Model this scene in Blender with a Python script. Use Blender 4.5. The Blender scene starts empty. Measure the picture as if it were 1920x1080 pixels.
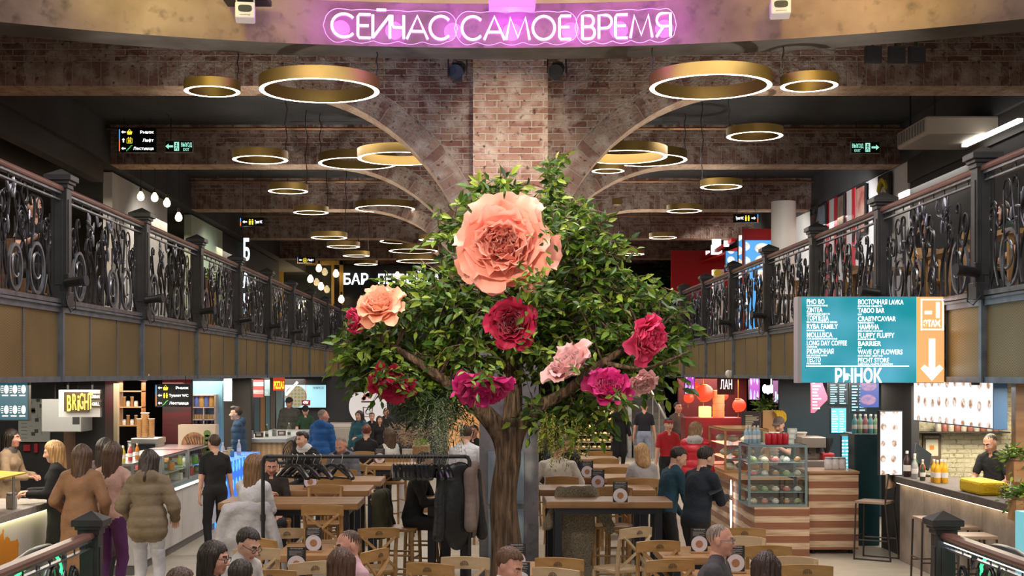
import bpy, math, random
import numpy as np
from mathutils import Vector, Matrix, Euler
S = bpy.context.scene
COL = S.collection
PI = math.pi
rnd = random.Random(7)
# ------------------------------------------------------------------ camera
CAMZ = 2.4
FPX = 2500.0
VX, VY = 912.0, 700.0
cd = bpy.data.cameras.new('camera')
cam = bpy.data.objects.new('camera', cd)
COL.objects.link(cam)
cam.location = (0, 0, CAMZ)
cam.rotation_euler = (PI / 2, 0, 0)
cd.sensor_width = 36
cd.lens = FPX / 1920 * 36
cd.shift_x = (960 - VX) / 1920
cd.shift_y = (VY - 540) / 1920
cd.clip_start = 0.05
cd.clip_end = 200
S.camera = cam
# ------------------------------------------------------------------ colour management, world, lamps and fill lights of the hall
S.view_settings.view_transform = 'Standard'
S.view_settings.look = 'None'
S.view_settings.gamma = 1
S.view_settings.exposure = 0.45
S.view_settings.use_curve_mapping = False
w = bpy.data.worlds.new('world')
S.world = w
w.use_nodes = True
w.node_tree.nodes['Background'].inputs[0].default_value = (1.0, 0.93, 0.86, 1)
w.node_tree.nodes['Background'].inputs[1].default_value = 0.40
def light(kind, name, loc, energy, color=(1, 1, 1), rot=(0, 0, 0), size=1.0, size_y=None, spot=60, blend=0.6, aim=None):
 l = bpy.data.lights.new(name, kind)
 o = bpy.data.objects.new(name, l)
 COL.objects.link(o)
 l.energy = energy
 l.color = color
 o.location = loc
 o.rotation_euler = rot
 if aim is not None:
  o.rotation_euler = (Vector(aim) - Vector(loc)).to_track_quat('-Z', 'Y').to_euler()
 if kind == 'AREA':
  l.size = size
  if size_y:
   l.shape = 'RECTANGLE'
   l.size_y = size_y
 elif kind == 'SPOT':
  l.spot_size = math.radians(spot)
  l.spot_blend = blend
  l.shadow_soft_size = size
 else:
  l.shadow_soft_size = size
 return o
WARM = (1.0, 0.84, 0.66)
NEUT = (1.0, 0.93, 0.85)
# unseen fill light standing in for daylight through the round opening overhead
light('AREA', 'atrium_fill', (0, 6.0, 9.0), 260, (1.0, 0.92, 0.84), (math.radians(6), 0, 0), 6, 4)
# unseen fill lights added over the food hall
for yy in (12.3, 18.6, 24.5, 30.0, 36.0):
 light('AREA', 'hall_fill', (0.3, yy, 5.6), 150, NEUT, (0, 0, 0), 5.5, 1.2)
# fill lights added under both galleries to brighten the stalls
for yy in (11.5, 15.5, 20.0, 25.0, 30.0, 35.0):
 light('AREA', 'stall_fill', (-5.4, yy, 2.26), 70, (1.0, 0.88, 0.72), (0, 0, 0), 1.4, 3.0)
 light('AREA', 'stall_fill', (5.7, yy, 2.26), 72, (1.0, 0.88, 0.74), (0, 0, 0), 1.4, 3.0)
# fill lights added to brighten the upstairs galleries
for yy in (14.0, 20.0, 26.0, 32.0):
 light('AREA', 'gallery_fill', (-6.6, yy, 5.3), 55, (1.0, 0.84, 0.64), (0, 0, 0), 1.5, 3.0)
 light('AREA', 'gallery_fill', (7.2, yy, 5.3), 75, (1.0, 0.92, 0.82), (0, 0, 0), 1.5, 3.0)
# uplights at the foot of the railing posts, spots added to brighten the gallery walls, lamps inside the far bar
for k in range(6):
 yy = 12.3 + 2.9 * k
 light('SPOT', 'post_uplight', (-3.55, yy, 3.35), 115, (1.0, 0.92, 0.84), spot=95, size=0.08, aim=(-1.8, yy + 1.6, 5.8))
 light('SPOT', 'post_uplight', (3.75, yy, 3.35), 115, (1.0, 0.93, 0.86), spot=95, size=0.08, aim=(2.2, yy + 1.6, 5.8))
light('SPOT', 'wall_fill', (-4.6, 23.0, 5.4), 110, (1.0, 0.9, 0.78), spot=80, size=0.2, aim=(-6.3, 24.0, 4.2))
light('SPOT', 'wall_fill', (-4.6, 28.6, 5.4), 90, (0.95, 1.0, 0.82), spot=80, size=0.2, aim=(-6.3, 29.5, 4.2))
light('SPOT', 'wall_fill', (5.0, 22.2, 5.4), 170, (1.0, 0.97, 0.95), spot=95, size=0.2, aim=(6.8, 24.0, 4.4))
light('SPOT', 'wall_fill', (5.0, 27.0, 5.5), 110, (1.0, 0.92, 0.8), spot=95, size=0.2, aim=(6.6, 28.5, 4.4))
light('SPOT', 'wall_fill', (4.4, 32.0, 5.5), 120, (1.0, 0.92, 0.85), spot=95, size=0.2, aim=(6.7, 33.0, 4.6))
light('POINT', 'bar_glow', (-6.0, 43.6, 4.6), 60, (1.0, 0.72, 0.4), size=0.3)
# stage spots: warm wash on the pillar, yellow-green washes and violet glow on the concrete ring
light('SPOT', 'pillar_spot', (0.6, 9.0, 5.2), 620, (1.0, 0.88, 0.70), spot=17, size=0.1, aim=(0.27, 15.0, 5.0))
light('SPOT', 'crown_spot', (-1.5, 6.5, 5.6), 980, (1.0, 0.90, 0.70), spot=26, size=0.2, aim=(0.2, 13.0, 3.2))
light('SPOT', 'ring_wash', (-3.0, 10.6, 6.9), 230, (0.85, 0.80, 0.05), spot=50, size=0.4, aim=(-3.1, 13.2, 6.35))
light('SPOT', 'ring_wash', (3.2, 10.6, 6.9), 230, (1.0, 0.74, 0.06), spot=55, size=0.4, aim=(3.7, 13.0, 6.3))
light('SPOT', 'ring_wash', (-2.6, 10.4, 5.6), 40, (1.0, 0.55, 0.45), spot=70, size=0.1, aim=(-2.6, 13.0, 6.0))
light('SPOT', 'ring_wash', (2.6, 10.4, 5.6), 40, (1.0, 0.55, 0.45), spot=70, size=0.1, aim=(2.6, 13.0, 6.0))
light('SPOT', 'blue_wash', (-1.0, 11.5, 4.6), 60, (0.15, 0.3, 1.0), spot=50, size=0.1, aim=(-0.6, 15.3, 5.7))
# ------------------------------------------------------------------ helpers
def px(x, y, Y):
 """world point seen at photo pixel (x, y) when it stands Y metres in front of the camera"""
 return Vector(((x - VX) / FPX * Y, Y, CAMZ - (y - VY) / FPX * Y))
_mats = {}
def nt(m):
 return m.node_tree.nodes, m.node_tree.links
def mat(name, col, rough=0.6, metal=0.0, emit=0.0, ecol=None, vary=0.0, vscale=8.0, bump=0.0, bscale=60.0, trans=0.0, sheen=0.0, alpha=1.0, island=0.0):
 """principled material; vary mixes two tones of the colour by object-space noise, island by mesh island"""
 if name in _mats:
  return _mats[name]
 m = bpy.data.materials.new(name)
 m.use_nodes = True
 N, L = nt(m)
 b = N['Principled BSDF']
 c = (*col, 1)
 b.inputs['Base Color'].default_value = c
 b.inputs['Roughness'].default_value = rough
 b.inputs['Metallic'].default_value = metal
 if emit:
  b.inputs['Emission Color'].default_value = (*(ecol or col), 1)
  b.inputs['Emission Strength'].default_value = emit
 if trans:
  b.inputs['Transmission Weight'].default_value = trans
 if sheen:
  b.inputs['Sheen Weight'].default_value = sheen
 if alpha < 1:
  b.inputs['Alpha'].default_value = alpha
 tc = None
 if vary or bump:
  tc = N.new('ShaderNodeTexCoord')
 if vary or island:
  mx = N.new('ShaderNodeMix')
  mx.data_type = 'RGBA'
  k = vary or island
  mx.inputs[6].default_value = tuple(max(0, x * (1 - k)) for x in col) + (1,)
  mx.inputs[7].default_value = tuple(min(1, x * (1 + k)) for x in col) + (1,)
  if vary:
   n = N.new('ShaderNodeTexNoise')
   n.inputs['Scale'].default_value = vscale
   n.inputs['Detail'].default_value = 5
   L.new(tc.outputs['Object'], n.inputs['Vector'])
   r = N.new('ShaderNodeMapRange')
   r.inputs[1].default_value = 0.3
   r.inputs[2].default_value = 0.7
   L.new(n.outputs['Fac'], r.inputs[0])
   L.new(r.outputs[0], mx.inputs[0])
  else:
   g = N.new('ShaderNodeNewGeometry')
   L.new(g.outputs['Random Per Island'], mx.inputs[0])
  L.new(mx.outputs[2], b.inputs['Base Color'])
 if bump:
  n = N.new('ShaderNodeTexNoise')
  n.inputs['Scale'].default_value = bscale
  n.inputs['Detail'].default_value = 3
  L.new(tc.outputs['Object'], n.inputs['Vector'])
  bp = N.new('ShaderNodeBump')
  bp.inputs['Strength'].default_value = bump
  bp.inputs['Distance'].default_value = 0.02
  L.new(n.outputs['Fac'], bp.inputs['Height'])
  L.new(bp.outputs[0], b.inputs['Normal'])
 _mats[name] = m
 return m
def mixcol(N, L, fac, a, b):
 mx = N.new('ShaderNodeMix')
 mx.data_type = 'RGBA'
 for k, v in ((0, fac), (6, a), (7, b)):
  if isinstance(v, (tuple, float, int)):
   mx.inputs[k].default_value = v if not isinstance(v, tuple) else (*v[:3], 1)
  else:
   L.new(v, mx.inputs[k])
 return mx.outputs[2]
def noise(N, L, vec, scale, detail=5, lo=0.35, hi=0.65):
 n = N.new('ShaderNodeTexNoise')
 n.inputs['Scale'].default_value = scale
 n.inputs['Detail'].default_value = detail
 L.new(vec, n.inputs['Vector'])
 r = N.new('ShaderNodeMapRange')
 r.inputs[1].default_value = lo
 r.inputs[2].default_value = hi
 L.new(n.outputs['Fac'], r.inputs[0])
 return r.outputs[0]
def brick_mat(name, c1, c2, mortar, wash, w=0.26, h=0.075, soldier=False):
 if name in _mats:
  return _mats[name]
 m = bpy.data.materials.new(name)
 m.use_nodes = True
 N, L = nt(m)
 b = N['Principled BSDF']
 b.inputs['Roughness'].default_value = 0.9
 uv = N.new('ShaderNodeUVMap')
 tn = N.new('ShaderNodeTexNoise')
 tn.inputs['Scale'].default_value = 9
 L.new(uv.outputs[0], tn.inputs['Vector'])
 dist = N.new('ShaderNodeVectorMath')
 dist.operation = 'MULTIPLY_ADD'
 dist.inputs[1].default_value = (0.022, 0.016, 0)
 L.new(tn.outputs['Color'], dist.inputs[0])
 L.new(uv.outputs[0], dist.inputs[2])
 bt = N.new('ShaderNodeTexBrick')
 bt.inputs['Scale'].default_value = 1
 bt.inputs['Brick Width'].default_value = w
 bt.inputs['Row Height'].default_value = h
 bt.inputs['Mortar Size'].default_value = 0.008
 bt.inputs['Mortar Smooth'].default_value = 0.3
 bt.inputs['Color1'].default_value = (*c1, 1)
 bt.inputs['Color2'].default_value = (*c2, 1)
 bt.inputs['Mortar'].default_value = (*mortar, 1)
 bt.offset = 0.0 if soldier else 0.5
 L.new(dist.outputs[0], bt.inputs['Vector'])
 f1 = noise(N, L, uv.outputs[0], 5.0, 8, 0.46, 0.66)
 c = mixcol(N, L, f1, bt.outputs['Color'], wash)
 f2 = noise(N, L, uv.outputs[0], 16.0, 4, 0.58, 0.72)
 c = mixcol(N, L, f2, c, tuple(x * 0.4 for x in c1))
 L.new(c, b.inputs['Base Color'])
 bp = N.new('ShaderNodeBump')
 bp.inputs['Strength'].default_value = 0.9
 bp.inputs['Distance'].default_value = 0.02
 n2 = N.new('ShaderNodeTexNoise')
 n2.inputs['Scale'].default_value = 30
 L.new(uv.outputs[0], n2.inputs['Vector'])
 ma = N.new('ShaderNodeMath')
 ma.operation = 'MULTIPLY_ADD'
 L.new(bt.outputs['Fac'], ma.inputs[0])
 ma.inputs[1].default_value = -1.0
 L.new(n2.outputs['Fac'], ma.inputs[2])
 L.new(ma.outputs[0], bp.inputs['Height'])
 L.new(bp.outputs[0], b.inputs['Normal'])
 _mats[name] = m
 return m
def mottled(name, a, b_, c_=None, s1=1.3, s2=9.0, rough=0.85, bump=0.3, uvless=True):
 """plaster or concrete: two tones in big clouds, a third in fine specks"""
 if name in _mats:
  return _mats[name]
 m = bpy.data.materials.new(name)
 m.use_nodes = True
 N, L = nt(m)
 p = N['Principled BSDF']
 p.inputs['Roughness'].default_value = rough
 tc = N.new('ShaderNodeTexCoord')
 c = mixcol(N, L, noise(N, L, tc.outputs['Object'], s1, 9, 0.35, 0.65), a, b_)
 if c_:
  c = mixcol(N, L, noise(N, L, tc.outputs['Object'], s2, 6, 0.55, 0.75), c, c_)
 L.new(c, p.inputs['Base Color'])
 if bump:
  n = N.new('ShaderNodeTexNoise')
  n.inputs['Scale'].default_value = 14
  n.inputs['Detail'].default_value = 8
  L.new(tc.outputs['Object'], n.inputs['Vector'])
  bp = N.new('ShaderNodeBump')
  bp.inputs['Strength'].default_value = bump
  bp.inputs['Distance'].default_value = 0.03
  L.new(n.outputs['Fac'], bp.inputs['Height'])
  L.new(bp.outputs[0], p.inputs['Normal'])
 _mats[name] = m
 return m
def wood(name, a, b_, axis='X', scale=6.0, rough=0.45):
 if name in _mats:
  return _mats[name]
 m = bpy.data.materials.new(name)
 m.use_nodes = True
 N, L = nt(m)
 p = N['Principled BSDF']
 p.inputs['Roughness'].default_value = rough
 tc = N.new('ShaderNodeTexCoord')
 mp = N.new('ShaderNodeMapping')
 sc = [14, 14, 14]
 sc['XYZ'.index(axis)] = 1.0
 mp.inputs['Scale'].default_value = sc
 L.new(tc.outputs['Object'], mp.inputs['Vector'])
 c = mixcol(N, L, noise(N, L, mp.outputs[0], scale / 6, 6, 0.35, 0.65), a, b_)
 L.new(c, p.inputs['Base Color'])
 _mats[name] = m
 return m
def glass_mat(name='clear_glass', tint=(0.9, 0.97, 0.97), op=0.12):
 if name in _mats:
  return _mats[name]
 m = bpy.data.materials.new(name)
 m.use_nodes = True
 N, L = nt(m)
 out = N['Material Output']
 N.remove(N['Principled BSDF'])
 t = N.new('ShaderNodeBsdfTransparent')
 t.inputs[0].default_value = (*tint, 1)
 g = N.new('ShaderNodeBsdfGlossy')
 g.inputs['Roughness'].default_value = 0.03
 mx = N.new('ShaderNodeMixShader')
 mx.inputs[0].default_value = op
 L.new(t.outputs[0], mx.inputs[1])
 L.new(g.outputs[0], mx.inputs[2])
 L.new(mx.outputs[0], out.inputs[0])
 _mats[name] = m
 return m
def tag(o, label=None, cat=None, group=None, kind=None):
 if label:
  o['label'] = label
 if cat:
  o['category'] = cat
 if group:
  o['group'] = group
 if kind:
  o['kind'] = kind
 return o
def thing(name, label, cat, loc=(0, 0, 0), rz=0.0, group=None):
 o = bpy.data.objects.new(name, None)
 COL.objects.link(o)
 o.empty_display_size = 0.1
 o.location = loc
 o.rotation_euler = (0, 0, rz)
 return tag(o, label, cat, group)
def copy_tree(o, loc=None, rz=None, label=None, group=None, parent=None):
 c = o.copy()
 COL.objects.link(c)
 if parent is not None:
  c.parent = parent
 for ch in o.children:
  copy_tree(ch, parent=c)
 if loc is not None:
  c.location = loc
 if rz is not None:
  c.rotation_euler = (0, 0, rz)
 if label:
  c['label'] = label
 if group:
  c['group'] = group
 return c
class MB:
 """collects shapes; build() links them as one mesh object"""
 def __init__(s):
  s.v, s.f, s.m, s.u = [], [], [], []
 def add(s, verts, faces, mi=0, uvs=None):
  o = len(s.v)
  s.v.extend([tuple(p) for p in verts])
  for k, f in enumerate(faces):
   s.f.append([i + o for i in f])
   s.m.append(mi)
   s.u.append(uvs[k] if uvs else None)
  return s
 def quad(s, a, b, c, d, mi=0, uv=None):
  return s.add([a, b, c, d], [(0, 1, 2, 3)], mi, [uv] if uv else None)
 def box(s, c, d, rz=0.0, mi=0, rot=None):
  x, y, z = d[0] / 2, d[1] / 2, d[2] / 2
  R = rot.to_matrix() if rot is not None else Matrix.Rotation(rz, 3, 'Z')
  C = Vector(c)
  vs = [C + R @ Vector((a * x, b * y, e * z)) for a, b, e in ((-1, -1, -1), (1, -1, -1), (1, 1, -1), (-1, 1, -1), (-1, -1, 1), (1, -1, 1), (1, 1, 1), (-1, 1, 1))]
  return s.add(vs, [(0, 3, 2, 1), (4, 5, 6, 7), (0, 1, 5, 4), (1, 2, 6, 5), (2, 3, 7, 6), (3, 0, 4, 7)], mi)
 def b2(s, lo, hi, mi=0):
  return s.box([(a + b) / 2 for a, b in zip(lo, hi)], [abs(b - a) for a, b in zip(lo, hi)], mi=mi)
 def tube(s, pts, r, n=6, mi=0, closed=False, flat=None, cap=True):
  """swept round bar; flat=(half width along frame normal, half thickness) for flat bars"""
  P = [Vector(p) for p in pts]
  k = len(P)
  rr = r if isinstance(r, (list, tuple)) else [r] * k
  T = []
  for i in range(k):
   a = P[i - 1] if (i > 0 or closed) else P[i]
   b = P[(i + 1) % k] if (i < k - 1 or closed) else P[i]
   t = b - a
   T.append(t.normalized() if t.length > 1e-9 else Vector((0, 0, 1)))
  ref = Vector((0, 0, 1)) if abs(T[0].z) < 0.9 else Vector((1, 0, 0))
  nrm = (ref - T[0] * ref.dot(T[0])).normalized()
  vs, fs = [], []
  for i in range(k):
   if i:
    nrm = nrm - T[i] * nrm.dot(T[i])
    if nrm.length < 1e-6:
     nrm = T[i].orthogonal()
    nrm.normalize()
   bn = T[i].cross(nrm)
   for j in range(n):
    a = 2 * PI * j / n + (PI / n if n == 4 else 0)
    fx, fy = (flat[0], flat[1]) if flat else (1, 1)
    vs.append(P[i] + (nrm * math.cos(a) * fx + bn * math.sin(a) * fy) * rr[i])
  for i in range(k if closed else k - 1):
   i2 = (i + 1) % k
   for j in range(n):
    j2 = (j + 1) % n
    fs.append((i * n + j, i * n + j2, i2 * n + j2, i2 * n + j))
  if not closed and cap:
   fs.append(tuple(range(n - 1, -1, -1)))
   fs.append(tuple((k - 1) * n + j for j in range(n)))
  return s.add(vs, fs, mi)
 def cyl(s, a, b, r0, r1=None, n=14, mi=0, cap=True):
  return s.tube([a, b], [r0, r0 if r1 is None else r1], n, mi, cap=cap)
 def bar(s, a, b, w, h=None, mi=0):
  """square bar between two points (w across, h in the other direction)"""
  h = h or w
  return s.tube([a, b], 1.0, 4, mi, flat=(h * 0.7071, w * 0.7071))
 def lathe(s, prof, c=(0, 0, 0), n=20, mi=0, sx=1.0, sy=1.0):
  c = Vector(c)
  vs, fs = [], []
  for r, z in prof:
   for j in range(n):
    a = 2 * PI * j / n
    vs.append(c + Vector((r * math.cos(a) * sx, r * math.sin(a) * sy, z)))
  for i in range(len(prof) - 1):
   for j in range(n):
    j2 = (j + 1) % n
    fs.append((i * n + j, i * n + j2, (i + 1) * n + j2, (i + 1) * n + j))
  if prof[0][0] > 1e-6:
   fs.append(tuple(range(n - 1, -1, -1)))
  if prof[-1][0] > 1e-6:
   fs.append(tuple((len(prof) - 1) * n + j for j in range(n)))
  return s.add(vs, fs, mi)
 def ball(s, c, r, nu=12, nv=8, mi=0, rot=None):
  r = r if isinstance(r, (tuple, list)) else (r, r, r)
  R = rot.to_matrix() if rot is not None else Matrix.Identity(3)
  c = Vector(c)
  vs, fs = [], []
  for i in range(nv + 1):
   t = PI * i / nv
   for j in range(nu):
    a = 2 * PI * j / nu
    vs.append(c + R @ Vector((r[0] * math.sin(t) * math.cos(a), r[1] * math.sin(t) * math.sin(a), -r[2] * math.cos(t))))
  for i in range(nv):
   for j in range(nu):
    j2 = (j + 1) % nu
    fs.append((i * nu + j, i * nu + j2, (i + 1) * nu + j2, (i + 1) * nu + j))
  return s.add(vs, fs, mi)
 def prism(s, poly, o, ux, uy, d, mi=0):
  """polygon (2-D points) at origin o with axes ux, uy, extruded by vector d"""
  o, ux, uy, d = Vector(o), Vector(ux), Vector(uy), Vector(d)
  k = len(poly)
  vs = [o + ux * a + uy * b for a, b in poly]
  vs += [p + d for p in vs]
  fs = [tuple(range(k)), tuple(range(2 * k - 1, k - 1, -1))]
  for i in range(k):
   j = (i + 1) % k
   fs.append((i, i + k, j + k, j))
  return s.add(vs, fs, mi)
 def disc(s, c, r, nrm=(0, -1, 0), n=24, d=0.004, mi=0, ry=None):
  nn = Vector(nrm).normalized()
  ux = nn.orthogonal().normalized() if abs(nn.z) > 0.9 else Vector((0, 0, 1)).cross(nn).normalized()
  uy = nn.cross(ux)
  ry = ry or r
  return s.prism([(r * math.cos(2 * PI * i / n), ry * math.sin(2 * PI * i / n)) for i in range(n)], Vector(c), ux, uy, nn * d, mi)
 def text(s, txt, o, ux, uy, size, d=0.004, mi=0, bold=0.0, width=None, center=False, spacing=1.0):
  V, Fc, wd = text_geo(txt, bold, spacing)
  o, ux, uy = Vector(o), Vector(ux).normalized(), Vector(uy).normalized()
  nn = ux.cross(uy)
  sx = size
  if width:
   sx = width / max(wd, 1e-6)
  off = -wd * sx / 2 if center else 0
  vs = [o + ux * (p[0] * sx + off) + uy * (p[1] * size) + nn * (p[2] * d) for p in V]
  return s.add(vs, Fc, mi)
 def build(s, name, mats, parent=None, smooth=False, bevel=0.0, uv=False, ang=40):
  me = bpy.data.meshes.new(name)
  me.from_pydata(s.v, [], s.f)
  for m in (mats if isinstance(mats, (list, tuple)) else [mats]):
   me.materials.append(m)
  me.polygons.foreach_set('material_index', s.m)
  if uv:
   ul = me.uv_layers.new(name='UVMap')
   V = s.v
   li = 0
   data = np.zeros((len(me.loops), 2), dtype=np.float32)
   for p, u in zip(s.f, s.u):
    if u is None:
     a, b, c = Vector(V[p[0]]), Vector(V[p[1]]), Vector(V[p[2]])
     nr = (b - a).cross(c - a)
     ax = max(range(3), key=lambda q: abs(nr[q]))
     u = [((V[i][1], V[i][2]) if ax == 0 else (V[i][0], V[i][2]) if ax == 1 else (V[i][0], V[i][1])) for i in p]
    for q in u:
     data[li] = q
     li += 1
   ul.data.foreach_set('uv', data.ravel())
  if smooth:
   me.polygons.foreach_set('use_smooth', [True] * len(me.polygons))
   if ang < 180:
    me.set_sharp_from_angle(angle=math.radians(ang))
  me.update()
  o = bpy.data.objects.new(name, me)
  COL.objects.link(o)
  if parent is not None:
   o.parent = parent
  if bevel:
   bm = o.modifiers.new('bevel', 'BEVEL')
   bm.width = bevel
   bm.segments = 2
   bm.limit_method = 'ANGLE'
  return o
_tx = {}
def text_geo(txt, bold=0.0, spacing=1.0):
 """vertices, faces and width of a line of lettering of height 1, extruded 0..1 in z"""
 key = (txt, bold, spacing)
 if key in _tx:
  return _tx[key]
 cu = bpy.data.curves.new('lettering', 'FONT')
 cu.body = txt
 cu.size = 1.0
 cu.resolution_u = 3
 cu.extrude = 0.5
 cu.offset = bold
 cu.space_character = spacing
 o = bpy.data.objects.new('lettering', cu)
 COL.objects.link(o)
 dg = bpy.context.evaluated_depsgraph_get()
 me = bpy.data.meshes.new_from_object(o.evaluated_get(dg))
 V = [(v.co.x / 0.72, v.co.y / 0.72, v.co.z + 0.5) for v in me.vertices]
 Fc = [tuple(p.vertices) for p in me.polygons]
 bpy.data.objects.remove(o)
 bpy.data.meshes.remove(me)
 bpy.data.curves.remove(cu)
 wd = max([p[0] for p in V] or [0]) - min([p[0] for p in V] or [0])
 _tx[key] = (V, Fc, wd)
 return _tx[key]
def struct(mb, name, mats, label=None, **k):
 o = mb.build(name, mats, **k)
 o['kind'] = 'structure'
 if label:
  o['label'] = label
 return o
# ------------------------------------------------------------------ the hall
XL, XR = -4.0, 4.2            # gallery edges
ZS0, ZS1 = 2.32, 3.02         # gallery slab
BEAMX0, BEAMX1 = -5.98, 6.58
BY0, BDY = 15.4, 5.78         # first arcade and spacing
CL, CR = -0.15, 0.69          # pillar faces
ZB, ZT = 5.72, 6.35           # arcade soffit, ceiling
M_brick = brick_mat('red_brick', (0.13, 0.05, 0.035), (0.25, 0.15, 0.11), (0.33, 0.28, 0.24), (0.36, 0.29, 0.24))
M_sold = brick_mat('soldier_brick', (0.13, 0.055, 0.04), (0.29, 0.20, 0.155), (0.27, 0.225, 0.185), (0.36, 0.30, 0.25), 0.11, 0.29, True)
M_soff = brick_mat('lit_soffit_brick', (0.36, 0.22, 0.14), (0.54, 0.38, 0.26), (0.48, 0.38, 0.28), (0.58, 0.45, 0.33), 0.11, 0.27)  # paler than the other brick: light from below put into the colour
M_pill = brick_mat('pillar_brick', (0.24, 0.10, 0.065), (0.42, 0.25, 0.17), (0.50, 0.42, 0.33), (0.52, 0.40, 0.31))
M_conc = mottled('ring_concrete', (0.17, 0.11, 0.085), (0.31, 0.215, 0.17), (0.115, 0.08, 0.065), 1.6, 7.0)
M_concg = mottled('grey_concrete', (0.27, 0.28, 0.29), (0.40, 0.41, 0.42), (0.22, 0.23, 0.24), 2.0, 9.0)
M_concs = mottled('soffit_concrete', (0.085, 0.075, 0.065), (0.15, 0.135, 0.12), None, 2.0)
M_ceil = mottled('dark_ceiling', (0.040, 0.041, 0.043), (0.062, 0.062, 0.064), None, 1.2, 8)
M_dark = mat('dark_wall', (0.022, 0.023, 0.026), 0.7, vary=0.3, vscale=2)
M_black = mat('black_paint', (0.012, 0.012, 0.014), 0.5)
M_cream = mottled('cream_plaster', (0.75, 0.55, 0.36), (0.85, 0.66, 0.45), None, 3.0)
# floor: pale planks
fm = bpy.data.materials.new('floor_planks')
fm.use_nodes = True
N, L = nt(fm)
tc = N.new('ShaderNodeTexCoord')
mp = N.new('ShaderNodeMapping')
mp.inputs['Scale'].default_value = (1.6, 9, 1)
L.new(tc.outputs['Object'], mp.inputs[0])
bt = N.new('ShaderNodeTexBrick')
bt.inputs['Scale'].default_value = 1
bt.inputs['Brick Width'].default_value = 1.2
bt.inputs['Row Height'].default_value = 0.2
bt.inputs['Mortar Size'].default_value = 0.003
bt.inputs['Color1'].default_value = (0.50, 0.45, 0.36, 1)
bt.inputs['Color2'].default_value = (0.60, 0.55, 0.46, 1)
bt.inputs['Mortar'].default_value = (0.28, 0.25, 0.2, 1)
L.new(tc.outputs['Object'], bt.inputs[0])
c = mixcol(N, L, noise(N, L, mp.outputs[0], 2.2, 6, 0.4, 0.7), bt.outputs[0], (0.40, 0.36, 0.29))
L.new(c, N['Principled BSDF'].inputs['Base Color'])
N['Principled BSDF'].inputs['Roughness'].default_value = 0.28
mb = MB()
mb.b2((-11, 4, -0.2), (11, 48, 0))
struct(mb, 'floor', fm)
# main ceiling and gallery ceilings
mb = MB()
mb.b2((-6.0, 14.4, ZT), (6.6, 48, ZT + 0.2))
struct(mb, 'ceiling', M_ceil)
for nm, x0, x1 in (('ceiling_left', -11, -6.0), ('ceiling_right', 6.6, 11)):
 mb = MB()
 mb.b2((x0, 6, 5.75), (x1, 48, 5.95))
 struct(mb, nm, M_ceil)
# longitudinal dark steel joists over the galleries
for k, (x, z) in enumerate(((-6.12, 5.66), (-6.75, 5.62), (-7.4, 5.62), (-8.1, 5.62))):
 mb = MB()
 mb.b2((x - 0.09, 8, z - 0.25), (x + 0.09, 21.0, z + 0.09))
 struct(mb, 'ceiling_joist', mat('joist_paint', (0.035, 0.03, 0.027), 0.5))
for k, x in enumerate((6.72, 7.4, 8.1)):
 mb = MB()
 mb.b2((x - 0.09, 8, 5.4), (x + 0.09, 21.0, 5.75))
 struct(mb, 'ceiling_joist', mat('joist_paint', (0.035, 0.03, 0.027), 0.5))
for nm, x in (('wall_left', -6.0), ('wall_right', 6.6)):
 struct(MB().b2((x - 0.03, 6, 5.74), (x + 0.03, 48, 6.56)), nm, M_ceil)
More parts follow.
